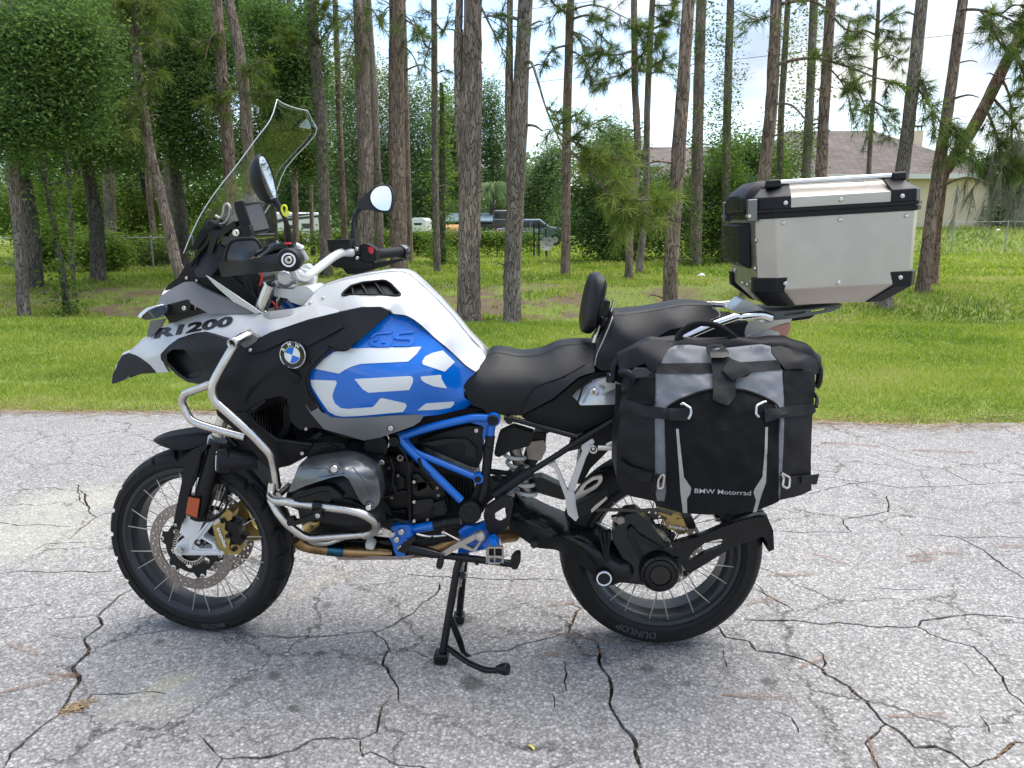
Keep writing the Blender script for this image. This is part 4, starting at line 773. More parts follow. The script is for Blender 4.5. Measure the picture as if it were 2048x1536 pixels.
# far trees in the middle
FT='trees far behind the fence'
for i,(px,Y,blobs,tn,lab) in enumerate([
    (715,60,[(715,220,60,50,110),(735,330,60,60,90),(700,400,60,60,60),(720,140,60,25,60)],.5,'tall feathery tree filling the gap left of the far mirror'),
    (770,62,[(765,250,62,63,120),(780,380,62,60,70)],.42,'tree behind the two stout trunks at the far mirror'),
    (840,61,[(850,260,61,40,90),(840,360,61,55,70),(860,420,61,50,40)],.45,'tree showing between the stout pine and the slim one above the grip'),
    (905,64,[(905,250,64,30,70),(900,320,64,35,70),(905,400,64,35,50)],.62,'light green tree behind the ivy-wrapped trunk'),
    (985,66,[(985,270,66,28,70),(975,210,66,20,60),(995,330,66,35,50),(1000,400,66,40,50)],.5,'tree between the two thickest pines'),
    (1090,66,[(1085,370,66,25,40),(1075,410,66,35,40),(1110,330,66,25,35)],.55,'small tree right of the second thick pine'),
    (1240,50,[(1235,300,50,35,35),(1215,330,50,40,35),(1250,340,50,30,40)],.65,'pale open tree left of the house roof'),
    (660,63,[(660,260,63,40,120),(645,380,63,50,70)],.45,'tree behind the vine-covered pine'),
    (590,64,[(590,350,64,60,80),(560,410,64,60,50)],.5,'tree above the white camper'),
    (2040,60,[(2040,340,60,60,50),(2060,400,60,60,60)],.5,'tree beyond the house at the right edge'),
    (2030,40,[(2035,440,40,40,14),(2050,420,40,30,25)],.3,'dark shrub beside the end wall of the house')]):
    b=PY(px,480,Y); t_=tk(px,480,Y,3.0); leaftree('far_tree',lab,(b.x,Y),blobs,420,52,.20,FARL,tn+.15,trunk=t_,spread=1.1,group=FT,tr_r=.15)
# distant wood closing the horizon
cs=[]
for i in range(1100):
    x=nr.uniform(-75,12); y=75+nr.random()*25; h_=6.5+3*noise.noise((x*.1,0,2)) -(3.2 if x> -2 else 0); cs.append((x,y,nr.random()*h_))
for i in range(420):
    x=nr.uniform(-150, -42); y=40+.35*abs(x+40)+nr.random()*18; cs.append((x,y,nr.random()*7))
for i in range(120):
    x=nr.uniform(30,90); y=85+nr.random()*20; cs.append((x,y,nr.random()*6))
V_,F_,T_=leaves(cs,42,2.6,.7,.45,.2); o=np_mesh('distant_wood',V_,F_,FARL,tint=T_,kind='stuff'); tag(o,'hazy mass of distant woodland along the horizon','woodland')
# big dark shrubs in front of the house
SG='dark shrubs before the house'
for px,Y,blobs,lab in [(1190,27,[(1180,350,27,60,60),(1170,430,27,70,70),(1215,400,27,50,60)],'large dark green shrub beneath the hanging bough'),(1330,28,[(1320,430,28,60,75),(1350,400,28,50,60),(1300,380,28,35,40)],'dark shrub between the slender pair and the thick leaning pine'),(1425,26,[(1420,410,26,45,90),(1450,380,26,50,60),(1400,470,26,40,45),(1460,460,26,40,60)],'tall dark shrub touching the left side of the top box'),(1240,26.5,[(1240,460,26.5,50,45),(1220,480,26.5,50,35)],'low dark shrub at the foot of the slender pair'),(1520,28,[(1500,320,28,55,40),(1560,330,28,45,30),(1460,330,28,50,50)],'leafy vine-hung shrub in front of the left part of the roof')]:
    b=PY(px,500,Y); leaftree('large_shrub',lab,(b.x,Y),blobs,330,36,.11,LEAF,.30 if px<1480 else .5,'shrub',spread=.5,group=SG)
# palm
pb=PY(985,480,59); pm=empty('palm_tree',(pb.x,59,0),'drooping palm between the two thickest pines','tree')
vs,fs=trunk_mesh([Vector((pb.x,59, -.1)),Vector((pb.x,59,1.6)),Vector((pb.x,59,PY(985,385,59).z))],[.22,.18,.17],10,2); mk('trunk',vs,fs,BARKO,pm,ang=180,recalc=False)
pc=PY(985,375,59); parts_=[]
for k in range(26):
    a=2*math.pi*k/26*2.4; el=.2+.9*(k/26); l=2.3; pts=[pc+Vector((math.cos(a)*math.cos(el)*l*t,math.sin(a)*math.cos(el)*l*t,math.sin(el)*l*t -1.9*t*t)) for t in np.linspace(0,1,12)]
    for i in range(1,12):
        for s in (-1,1):
            for q in range(3):
                p=pts[i -1].lerp(pts[i],q/3); d=(pts[i] -pts[i -1]).normalized(); sd=d.cross(Vector((0,0,1))).normalized()*s; e=p+sd*.28+d*.2+Vector((0,0, -.38)); w_=d*.025
                parts_.append(np.array([p -w_,p+w_,e+w_*.3,e -w_*.3]))
V_=np.concatenate(parts_); np_mesh('fronds',V_,np.arange(len(V_)).reshape(-1,4),FARL,pm,tint=np.repeat(nr.uniform(.45,.9,len(V_) // 4),4))
# ------------------------------------------------------------------ fences, house, vehicles
FM=mat('galvanised',(.36,.37,.37),.45,metal=.6,var=.15,vscale=10)
def fence(label,pa,pb_,zb,ht,npost,vine=0,rail_bottom=False,cell=.11):
    a,b=Vector(pa),Vector(pb_); F_=empty('wire_fence',a.lerp(b,.5),label,'fence',None)
    for k in range(npost):
        p=a.lerp(b,k/max(1,npost -1)); g=gz(p.x,p.y); vs,fs=tube_mesh([Vector((p.x,p.y,g -.2)),Vector((p.x,p.y,g+ht+.03))],.028,8); mk('post',vs,fs,FM,F_)
        vs,fs=lathe_mesh([(.032,0),(.03,.02),(.012,.035),(0,.037)],(p.x,p.y,g+ht+.03),(0,0,1),8); mk('post_cap',vs,fs,FM,F_)
    N=24; top=[Vector((q.x,q.y,gz(q.x,q.y)+ht)) for q in (a.lerp(b,i/N) for i in range(N+1))]; vs,fs=tube_mesh(top,.018,6); mk('rail',vs,fs,FM,F_)
    bot=[Vector((q.x,q.y,q.z -ht+.05)) for q in top]; vs,fs=tube_mesh(bot,.008,5); mk('tension_wire',vs,fs,FM,F_)
    # diamond mesh of thin wires, one part
    L_=(b -a).length; n=int(L_/cell); V_=[]; Q=[]; wd=.0022
    def wire(p,q):
        k=len(V_); V_.extend([(p.x,p.y,p.z -wd),(p.x,p.y,p.z+wd),(q.x,q.y,q.z+wd),(q.x,q.y,q.z -wd)]); Q.append((k,k+1,k+2,k+3))
    for i in range(-int(ht/cell),n):
        for s in (1, -1):
            x0,x1=(i*cell,i*cell+ht) if s>0 else (i*cell+ht,i*cell); zA,zB=.05,ht
            t0,t1=x0/L_,x1/L_
            if min(t0,t1)<0 or max(t0,t1)>1:continue
            p,q=a.lerp(b,t0),a.lerp(b,t1); wire(Vector((p.x,p.y -.01*s,gz(p.x,p.y)+zA)),Vector((q.x,q.y -.01*s,gz(q.x,q.y)+zB)))
    o=np_mesh('wire_mesh',V_,Q,FM,F_); o['kind']='stuff'
    if vine:
        cs=[]
        for i in range(vine):
            t=nr.random(); q=a.lerp(b,t); dn=noise.noise((q.x*.5,0,4))+.6
            if nr.random()>dn:continue
            cs.append((q.x,q.y -.1+nr.normal(0,.1),gz(q.x,q.y)+ht*(.93 -abs(nr.normal(0,.38)))))
        V2,F2,T2=leaves(cs,26,(.35,.25,.22),.10,.55,.25); VN=empty('creeper',a.lerp(b,.5),'green creeper overgrowing the '+label.split(',')[0],'creeper'); np_mesh('leaves',V2,F2,LEAFY,VN,tint=T2)
    return F_
def Gy(px,Y):return Vector((PY(px,480,Y).x,Y,0))
fence('wire mesh fence in the shade of the left trees',Gy(-40,21.5),Gy(385,22.5),0,.92,6)
fence('wire mesh fence, behind the handlebar',Gy(520,30),Gy(1075,30),0,.98,8,vine=1300)
fence('wire mesh fence below the house on the right',Gy(1380,34),Gy(2120,34),0,1.22,8)
STU=mat('beige_stucco',(.82,.66,.47),.85,var=.06,vscale=.6,bump=.3,bscale=60)
TRIM=mat('white_trim',(.70,.69,.66),.6)
def shingles():
    m=bpy.data.materials.new('brown_shingles'); m.use_nodes=True; t=m.node_tree; b=t.nodes['Principled BSDF']; b.inputs['Roughness'].default_value=.9
    x=nn(t,'ShaderNodeTexCoord'); br_=nn(t,'ShaderNodeTexBrick',Scale=1.0); br_.inputs['Color1'].default_value=(.12,.097,.083,1); br_.inputs['Color2'].default_value=(.168,.138,.118,1); br_.inputs['Mortar'].default_value=(.10,.07,.06,1); br_.inputs['Mortar Size'].default_value=.018; br_.inputs['Brick Width'].default_value=.34; br_.inputs['Row Height'].default_value=.16
    sp=nn(t,'ShaderNodeSeparateXYZ'); cb_=nn(t,'ShaderNodeCombineXYZ'); ad=nn(t,'ShaderNodeMath',operation='ADD'); t.links.new(x.outputs['Object'],sp.inputs[0]); t.links.new(sp.outputs['X'],ad.inputs[0]); t.links.new(sp.outputs['Y'],ad.inputs[1]); t.links.new(ad.outputs[0],cb_.inputs['X']); ml=nn(t,'ShaderNodeMath',operation='MULTIPLY'); ml.inputs[1].default_value=2.2; t.links.new(sp.outputs['Z'],ml.inputs[0]); t.links.new(ml.outputs[0],cb_.inputs['Y']); t.links.new(cb_.outputs[0],br_.inputs['Vector'])
    nz=nn(t,'ShaderNodeTexNoise',Scale=1.2,Detail=5.0); t.links.new(x.outputs['Object'],nz.inputs['Vector']); hs=nn(t,'ShaderNodeHueSaturation'); mr=nn(t,'ShaderNodeMapRange'); mr.inputs[1].default_value=.3; mr.inputs[2].default_value=.7; mr.inputs[3].default_value=.8; mr.inputs[4].default_value=1.2; t.links.new(nz.outputs['Fac'],mr.inputs[0]); t.links.new(mr.outputs[0],hs.inputs['Value']); t.links.new(br_.outputs['Color'],hs.inputs['Color']); t.links.new(hs.outputs[0],b.inputs['Base Color'])
    bp=nn(t,'ShaderNodeBump',Strength=.5,Distance=.02); t.links.new(br_.outputs['Fac'],bp.inputs['Height']); bp.invert=True; t.links.new(bp.outputs[0],b.inputs['Normal']); return m
SHN=shingles()
HY_=40.0
wl,wr2=PY(1540,400,HY_).x,PY(2003,400,HY_).x; ze=PY(1800,352,HY_).z; zg=0.75
hs_=empty('house',((wl+wr2)/2,HY_,zg),'single-storey beige stucco house with a brown hipped shingle roof behind the right pines','house')
box('wall',((wl+wr2)/2,HY_+5,(ze+zg)/2),wr2 -wl,10,ze -zg+.2,STU,hs_,bevel=.02)
ov=.55; A=[(wl -ov,HY_ -ov),(wr2 -.2,HY_ -ov),(wr2 -.2,HY_+10+ov),(wl -ov,HY_+10+ov)]
zr=PY(1640,262,HY_+5).z; rl,rr2=wl+2.0,PY(1745,270,HY_+5).x
vs=[Vector((x,y,ze+.05)) for x,y in A]+[Vector((x,y,ze -.10)) for x,y in A]+[Vector((rl,HY_+5,zr)),Vector((rr2,HY_+5,zr))]
mk('roof',vs,[(0,1,9,8),(1,2,9),(2,3,8,9),(3,0,8),(4,7,6,5)],SHN,hs_,smooth=False)
for (x0,y0),(x1,y1) in zip(A,A[1:]+A[:1]):
    c=Vector(((x0+x1)/2,(y0+y1)/2,ze -.05)); l=math.hypot(x1 -x0,y1 -y0); box('fascia',c+(Vector((0, -.02 if y0 == y1 and y0<HY_ else .02,0)) if y0 == y1 else Vector((.02 if x0>wl+2 else -.02,0,0))),l+.04 if y0 == y1 else .04,.04 if y0 == y1 else l,.22,TRIM,hs_,bevel=.005)
# left wing, further back
wl2,wr3=PY(1292,330,46).x,PY(1580,330,46).x; ze2,zr3=PY(1300,327,46).z,PY(1300,293,49).z
box('wing_wall',((wl2+wr3)/2+.3,49.5,(ze2+zg)/2),wr3 -wl2 -.6,6,ze2 -zg,STU,hs_,bevel=.02)
mk('wing_roof',[(wl2,46,ze2),(wr3,46,ze2),(wr3,53,ze2),(wl2,53,ze2),(wl2+.2,49.5,zr3),(wr3,49.5,zr3)],[(0,1,5,4),(2,3,4,5),(3,0,4),(1,2,5),(0,3,2,1)],SHN,hs_,smooth=False)
box('fascia',((wl2+wr3)/2,45.97,ze2 -.08),wr3 -wl2,.04,.18,TRIM,hs_,bevel=.005)
px_,pz_=PY(1330,330,44).x,PY(1340,322,44).z
mk('porch_roof',[(px_ -.7,43,pz_ -.9),(px_+2.6,43,pz_ -.9),(px_+2.6,46.2,pz_+.1),(px_+.6,46.2,pz_+.1),(px_ -.7,46.2,pz_ -.9)],[(0,1,2,3),(0,3,4)],SHN,hs_,smooth=False)
ch=PY(1846,280,HY_+3); ch_=box('chimney',(ch.x,HY_+4,PY(1846,292,HY_+3).z+.1),.62,.62,1.5,STU,hs_,bevel=.02); zc=PY(1846,292,HY_+3).z+.85
for k in range(4):box('chimney_cap_leg',(ch.x+(.22 if k % 2 else -.22),HY_+4+(.22 if k>1 else -.22),zc+.1),.05,.05,.22,mat('cap_black',(.02,.02,.02),.5,metal=.5),hs_,bevel=0)
box('chimney_cap',(ch.x,HY_+4,zc+.24),.62,.62,.05,MATS['cap_black'],hs_)
vp=PY(1657,325,HY_+1.5); tube('vent_pipe',[vp,vp+Vector((0,0,.25))],.05,TRIM,hs_,px=False)
box('corner_board',(wr2+.005,HY_+.05,(ze+zg)/2),.05,.12,ze -zg,TRIM,hs_,bevel=.005)
# screened porch beyond the end wall
box('porch_post',(wr2+1.5,HY_+3,(ze+zg)/2 -.3),.12,.12,ze -zg,mat('dark_post',(.03,.025,.02),.7),hs_)
box('porch_post',(wr2+3.2,HY_+3,(ze+zg)/2 -.3),.12,.12,ze -zg,MATS['dark_post'],hs_); box('porch_back',(wr2+2.4,HY_+6,(ze+zg)/2),4.6,.1,ze -zg,MATS['dark_post'],hs_)
# vehicles beyond the fence: outlines at their real distance
CW=mat('camper_white',(.74,.74,.72),.35,coat=.3); CG=mat('vehicle_glass',(.015,.018,.02),.08,spec=.8); TY=mat('car_tyre',(.012,.012,.012),.8); DST=mat('camper_stripe',(.05,.05,.055),.4)
def veh(name,label,cat,px,Y):return empty(name,(PY(px,480,Y).x,Y,0),label,cat)
def pv2(name,ol,Y,t,m,T,bevel=.03,dy=0,rnd=0):return panel(name,ol,D -(Y+dy),t,m,T,bevel=bevel,rnd=rnd)
def wheels_at(T,pxs,Y,r,t=.22):
    for px in pxs:
        c=Vector((PY(px,480,Y).x,Y,r)); lathe('wheel',[(0, -.02),(r*.6, -.03),(r*.62,.0),(r*.9,.01),(r, -.04),(r, -t),(0, -t)],c,(0, -1,0),TY,T,n=20); disc('wheel_rim',c+Vector((0, -.005,0)),r*.58,.02,FM,T,n=16)
Yc=46.0; rvh=veh('camper_trailer','white camper trailer with dark stripes seen behind the near mirror stem','camper',590,Yc)
pv2('camper_body',[(532,486),(530,430),(540,424),(636,425),(642,432),(642,486)],Yc,2.3,CW,rvh,bevel=.12)
pv2('stripe',[(533,448),(560,438),(640,430),(640,434),(565,443),(534,453)],Yc,.02,DST,rvh,bevel=0,dy=-.015); pv2('stripe',[(560,436),(600,428),(636,426.5),(600,432)],Yc,.02,DST,rvh,bevel=0,dy=-.02)
pv2('window',[(543,436),(555,436),(555,444),(543,444)],Yc,.03,CG,rvh,bevel=.02,dy=-.02); pv2('window',[(603,447),(622,447),(622,457),(603,457)],Yc,.03,CG,rvh,bevel=.02,dy=-.02); pv2('window',[(580,450),(590,450),(590,458),(580,458)],Yc,.03,CG,rvh,bevel=.02,dy=-.02); pv2('door',[(628,440),(637,440),(637,480),(628,480)],Yc,.03,TRIM,rvh,bevel=.02,dy=-.02)
wheels_at(rvh,(575,592),Yc -.05,.36)
Yh=50.0; htr=veh('horse_trailer','small white horse trailer with a rounded roof beyond the fence','trailer',838,Yh)
pv2('trailer_body',[(821,478),(821,440),(826,435.5),(848,435.5),(853,440),(853,478)],Yh,2.2,CW,htr,bevel=.1)
pv2('window',[(828,446),(843,446),(844,448),(842,450),(829,450),(827,448)],Yh,.03,CG,htr,bevel=.02,dy=-.02); pv2('skirt',[(822,470),(852,470),(852,478),(822,478)],Yh,.03,DST,htr,bevel=.02,dy=-.02); wheels_at(htr,(832,846),Yh -.05,.34)
Ys=56.0; shd=veh('shed','low open shed with a pale blue metal roof beyond the fence','shed',945,Ys); RF=mat('blue_metal_roof',(.30,.40,.48),.4,metal=.5)
z1,z2=PY(945,441,Ys).z,PY(945,426,Ys+4).z; xa,xb=PY(890,440,Ys).x,PY(1000,440,Ys).x
mk('shed_roof',[(xa,Ys -.4,z1),(xb,Ys -.4,z1),(xb,Ys+4,z2),(xa,Ys+4,z2),(xa,Ys -.4,z1 -.08),(xb,Ys -.4,z1 -.08),(xb,Ys+4,z2 -.08),(xa,Ys+4,z2 -.08)],[(0,1,2,3),(7,6,5,4),(0,4,5,1),(1,5,6,2),(2,6,7,3),(3,7,4,0)],RF,shd,smooth=False)
for k in range(13):x=xa+(xb -xa)*k/12; tube('roof_rib',[Vector((x,Ys -.4,z1+.02)),Vector((x,Ys+4,z2+.02))],.025,RF,shd,px=False,n=5)
for k in range(4):x=xa+.2+(xb -xa -.4)*k/3; box('shed_post',(x,Ys -.2,(z1)/2),.14,.14,z1,MATS['dark_post'],shd)
box('shed_wall',((xa+xb)/2,Ys+3.9,z1/2),xb -xa -.3,.1,z1,mat('shed_wood',(.09,.06,.045),.8),shd)
Yt=47.5; GP=mat('dark_grey_car_paint',(.055,.058,.065),.25,metal=.4,coat=.8); trk=veh('pickup_truck','dark grey pickup truck parked beyond the fence','truck',985,Yt)
pv2('body',[(938,474),(938,449),(944,447),(985,446),(986,422),(990,420),(1018,420),(1026,424),(1034,443),(1062,447),(1066,474)],Yt,1.9,GP,trk,bevel=.08); pv2('side_window',[(990,425),(1003,424),(1003,436),(990,437)],Yt,.03,CG,trk,bevel=.02,dy=-.02); pv2('side_window',[(1006,424),(1018,424),(1026,437),(1006,437)],Yt,.03,CG,trk,bevel=.02,dy=-.02)
pv2('bed_rail',[(938,447),(985,444),(985,447),(938,450)],Yt,.06,MATS['cap_black'],trk,bevel=.01,dy=-.03); pv2('window_trim',[(988,438),(1028,437),(1028,439),(988,440)],Yt,.02,M_CHR if False else FM,trk,bevel=0,dy=-.02); wheels_at(trk,(953,1045),Yt -.05,.42)
Yd=44.0; SP=mat('blue_grey_car_paint',(.12,.16,.22),.25,metal=.4,coat=.8); sdn=veh('sedan','blue-grey sedan with a red tail lamp in front of the pickup','car',1040,Yd)
pv2('body',[(990,480),(989,462),(994,457),(1022,455),(1040,441),(1050,438),(1080,438),(1098,452),(1128,458),(1132,478),(1120,482)],Yd,1.7,SP,sdn,bevel=.08); pv2('side_window',[(1032,454),(1044,443),(1060,442),(1060,454)],Yd,.03,CG,sdn,bevel=.02,dy=-.02); pv2('side_window',[(1063,442),(1079,442),(1093,453),(1063,454)],Yd,.03,CG,sdn,bevel=.02,dy=-.02)
pv2('tail_lamp',[(991,459),(1002,459),(1004,464),(999,468),(991,467)],Yd,.04,mat('red_lamp',(.5,.02,.02),.2,coat=.5),sdn,bevel=.01,dy=-.02); pv2('bumper',[(989,472),(1010,472),(1010,477),(989,477)],Yd,.03,MATS['cap_black'],sdn,bevel=.01,dy=-.02); wheels_at(sdn,(1010,1110),Yd -.05,.32)
# gate, dish, tank behind the vines
gt=veh('field_gate','dark tubular field gate at the right end of the creeper-covered fence','gate',1085,29.5)
for py in (455,468,480,492):a,b=PY(1068,py,29.5),PY(1092,py -1,29.5); tube('gate_bar',[a,b],.022,MATS['cap_black'],gt,px=False,n=6)
for px in (1068,1078,1092):a,b=PY(px,512,29.5),PY(px,448,29.5); tube('gate_post',[a,b],.03,MATS['cap_black'],gt,px=False,n=8)
dsh=veh('satellite_dish','old white satellite dish on the ground beside the gate','dish',1095,29); dc=PY(1095,488,29)
lathe('dish',[(0, -.07),(.15, -.04),(.26,.015),(.28,.035),(.27,.035),(.15, -.03),(0, -.055)],dc,(-.6, -1,.5),mat('old_white',(.40,.39,.36),.7,var=.25,vscale=5),dsh,n=28); tube('dish_arm',[dc,dc+Vector((-.25, -.4,.1))],.012,FM,dsh,px=False); tube('dish_foot',[dc+Vector((0,.05,0)),Vector((dc.x,dc.y+.1, -.05))],.03,FM,dsh,px=False)
drm=veh('orange_tank','faded orange tank lying behind the creeper left of the thickest pine','tank',908,34); lathe('tank_shell',[(0, -.6),(.25, -.56),(.36, -.45),(.36,.45),(.25,.56),(0,.6)],PY(908,466,34),(1,.2,0),mat('faded_orange',(.42,.22,.05),.6,var=.15,vscale=4),drm,n=20); box('tank_saddle',PY(908,480,34),.3,.5,.5,FM,drm)
# overhead lines
WM=mat('overhead_wire',(.02,.02,.02),.6)
for lab,pts,Y in (('long overhead wire crossing the sky above the top box',[(-60,290),(400,245),(680,203),(1040,168),(1380,130),(1700,92),(2110,48)],30),('upper overhead wire over the middle of the view',[(690,56),(760,49),(1000,25),(1250, -5)],30),('low overhead wire right of the second thick pine',[(560,385),(760,345),(1040,318),(1380,292),(1700,255),(2110,215)],36)):
    tb=tube('overhead_wire',[PY(x,y,Y) for x,y in pts],.010,WM,None,px=False,bend=0,n=5); tag(tb,lab,'wire')
# litter on the grass
LT=mat('paper_litter',(.7,.7,.68),.8)
for px,py,lab in ((1124,540,'white scrap of litter on the grass right of the slim pine'),(1402,553,'pale scrap of litter at the swale left of the thick leaning pine'),(1996,459,'white bag lying on the bank below the house')):
    c=G(px,py,0); c.z=gz(c.x,c.y)+.05 if py>500 else .9; s=.12
    if py<500:c=PY(px,py,36.5)
    vs=[c+Vector(q)*s for q in ((-1, -.5, -.3),(.2, -.7, -.2),(1,0, -.3),(.3,.6, -.3),(-.6,.5, -.3),(0,0,.35),(.5, -.1,.2))]
    tag(mk('litter',vs,[(0,1,5),(1,6,5),(1,2,6),(2,3,6),(3,5,6),(3,4,5),(4,0,5)],LT,smooth=False),lab,'litter')
# ------------------------------------------------------------------ materials of the machine
M={}
M['white']=mat('white_paint',(0.50,0.505,0.50),0.22,coat=0.8,var=0.02,vscale=6)
M['blue']=mat('blue_paint',(0.0,0.135,0.56),0.22,spec=0.3,coat=1.0,var=0.03,vscale=8)
M['blueframe']=mat('blue_frame_paint',(0.0,0.115,0.48),0.25,spec=0.3,coat=0.7)
M['decal']=mat('white_decal',(0.70,0.72,0.71),0.25,coat=0.5)
M['black']=mat('matte_black_plastic',(0.009,0.009,0.010),0.46,spec=0.3,var=0.12,vscale=30,bump=0.06,bscale=900,rvar=0.06)
M['black2']=mat('satin_black_metal',(0.005,0.0055,0.006),0.28,spec=0.4,var=0.1,vscale=25,rvar=0.08)
M['dark']=mat('dark_engine_metal',(0.005,0.005,0.0055),0.4,spec=0.35,var=0.3,vscale=30,rvar=0.15,bump=0.1,bscale=200)
M['grey']=mat('satin_grey_paint',(0.145,0.145,0.145),0.4,coat=0.2,var=0.04,vscale=12)
M['gloss']=mat('gloss_black',(0.008,0.008,0.009),0.08,coat=0.5)
M['steel']=mat('brushed_steel',(0.58,0.56,0.52),0.28,metal=1.0,var=0.08,vscale=60,rvar=0.08)
M['steelbar']=mat('crash_bar_steel',(0.60,0.57,0.53),0.3,metal=1.0,var=0.1,vscale=25,rvar=0.1)
M['chrome']=mat('polished_steel',(0.72,0.71,0.69),0.12,metal=1.0,rvar=0.05)
M['silver']=mat('silver_paint',(0.52,0.52,0.52),0.3,metal=0.6,coat=0.3,var=0.03)
M['whitecast']=mat('white_cast_alloy',(0.66,0.66,0.64),0.3,coat=0.5,var=0.03)
M['alu']=mat('brushed_aluminium',(0.455,0.42,0.375),0.40,metal=0.9,var=0.06,vscale=14,rvar=0.08)
M['head']=mat('cast_head_cover',(0.155,0.168,0.172),0.32,metal=0.85,var=0.06,vscale=20,rvar=0.06)
M['rubber']=mat('rubber',(0.008,0.008,0.0085),0.6,spec=0.3,bump=0.1,bscale=400)
M['tyre']=mat('tyre_rubber',(0.010,0.0098,0.0095),0.6,spec=0.3,var=0.25,vscale=18,bump=0.12,bscale=250,rvar=0.1)
M['tyretext']=mat('tyre_lettering',(0.05,0.05,0.048),0.6)
M['rim']=mat('rim_black',(0.020,0.023,0.026),0.34,var=0.15,vscale=20,rvar=0.08)
M['disc']=mat('brake_disc_steel',(0.30,0.265,0.24),0.42,metal=1.0,var=0.12,vscale=30)
M['gold']=mat('gold_anodised',(0.38,0.28,0.10),0.38,metal=0.8,var=0.12,vscale=40)
M['vinyl']=mat('seat_vinyl',(0.007,0.0072,0.008),0.40,spec=0.32,var=0.08,vscale=20,bump=0.35,bscale=700)
M['orange']=mat('orange_reflector',(0.42,0.06,0.005),0.2,coat=0.6)
M['red']=mat('red_plastic',(0.5,0.01,0.02),0.25,coat=0.4)
M['lens']=mat('tail_lamp_lens',(0.62,0.24,0.22),0.12,coat=0.8,alpha=0.75)
M['clear']=mat('clear_lens',(0.8,0.82,0.85),0.05,coat=0.5)
M['mirror']=mat('mirror_glass',(0.85,0.88,0.9),0.02,metal=1.0)
M['springs']=mat('spring_paint',(0.62,0.61,0.57),0.35,coat=0.3)
M['spoke']=mat('spoke_steel',(0.66,0.62,0.52),0.35,metal=0.35)
M['copper']=mat('heat_tinted_steel',(0.30,0.19,0.09),0.3,metal=1.0,var=0.35,vscale=20)
M['fab']=mat('black_cordura',(0.007,0.007,0.0075),0.8,spec=0.2,var=0.15,vscale=40,bump=0.3,bscale=900,sheen=0.05)
M['fab2']=mat('black_tarpaulin',(0.008,0.0075,0.0085),0.5,spec=0.3,var=0.15,vscale=10,bump=0.15,bscale=60)
M['fabgrey']=mat('grey_tarpaulin',(0.155,0.16,0.17),0.42,spec=0.4,var=0.08,vscale=8,bump=0.1,bscale=30)
M['web']=mat('webbing',(0.010,0.010,0.0105),0.6,spec=0.3,bump=0.4,bscale=600)
M['refl']=mat('reflective_strip',(0.36,0.35,0.33),0.4,metal=0.2)
M['ink']=mat('print_dark',(0.012,0.012,0.013),0.3)
M['yellow']=mat('yellow_tag',(0.68,0.72,0.02),0.5)
M['sleeve']=mat('silver_print',(0.42,0.42,0.42),0.45)
def glassmat():
    m=bpy.data.materials.new('windscreen_acrylic'); m.use_nodes=True; t=m.node_tree; t.nodes.clear()
    o=nn(t,'ShaderNodeOutputMaterial'); tr=nn(t,'ShaderNodeBsdfTransparent'); tr.inputs['Color'].default_value=(0.90,0.92,0.91,1)
    gl=nn(t,'ShaderNodeBsdfGlossy'); gl.inputs['Roughness'].default_value=0.06; gl.inputs['Color'].default_value=(0.9,0.95,0.95,1)
    fr=nn(t,'ShaderNodeFresnel'); fr.inputs['IOR'].default_value=1.35; mxs=nn(t,'ShaderNodeMixShader')
    ml=nn(t,'ShaderNodeMath',operation='MULTIPLY'); ml.inputs[1].default_value=.2; t.links.new(fr.outputs[0],ml.inputs[0]); t.links.new(ml.outputs[0],mxs.inputs[0]); t.links.new(tr.outputs[0],mxs.inputs[1]); t.links.new(gl.outputs[0],mxs.inputs[2]); t.links.new(mxs.outputs[0],o.inputs[0])
    return m
M['glass']=glassmat()
M['edge']=mat('acrylic_edge_highlight',(0.70,0.74,0.72),0.15,coat=0.5)  # whitish, so the pane's edge carries its bright reflection as colour
def brush():
    t=M['alu'].node_tree; b=t.nodes['Principled BSDF']; x=nn(t,'ShaderNodeTexCoord'); mp_=nn(t,'ShaderNodeMapping'); mp_.inputs['Scale'].default_value=(6,6,900); n=nn(t,'ShaderNodeTexNoise',Scale=1.0,Detail=4.0); n2_=nn(t,'ShaderNodeTexNoise',Scale=9.0,Detail=6.0,Roughness=.7)
    t.links.new(x.outputs['Object'],mp_.inputs[0]); t.links.new(mp_.outputs[0],n.inputs['Vector']); t.links.new(x.outputs['Object'],n2_.inputs['Vector']); mr=nn(t,'ShaderNodeMapRange'); mr.inputs[1].default_value=.3; mr.inputs[2].default_value=.7; mr.inputs[3].default_value=.28; mr.inputs[4].default_value=.52; ad=nn(t,'ShaderNodeMath',operation='MULTIPLY_ADD'); ad.inputs[1].default_value=.6; t.links.new(n.outputs['Fac'],ad.inputs[0]); sc2=nn(t,'ShaderNodeMath',operation='MULTIPLY'); sc2.inputs[1].default_value=.4; t.links.new(n2_.outputs['Fac'],sc2.inputs[0]); t.links.new(sc2.outputs[0],ad.inputs[2]); t.links.new(ad.outputs[0],mr.inputs[0]); t.links.new(mr.outputs[0],b.inputs['Roughness'])
    bp=nn(t,'ShaderNodeBump',Strength=.12,Distance=.001); t.links.new(n.outputs['Fac'],bp.inputs['Height']); t.links.new(bp.outputs[0],b.inputs['Normal'])
brush()
def weave():
    m=M['vinyl']; t=m.node_tree; b=t.nodes['Principled BSDF']
    x=nn(t,'ShaderNodeTexCoord'); wv=nn(t,'ShaderNodeTexWave',Scale=170.0,Distortion=0.0); wv.bands_direction='DIAGONAL'
    bp=nn(t,'ShaderNodeBump',Strength=0.25,Distance=0.001)
    t.links.new(x.outputs['Object'],wv.inputs['Vector']); t.links.new(wv.outputs['Fac'],bp.inputs['Height']); t.links.new(bp.outputs[0],b.inputs['Normal'])
weave()

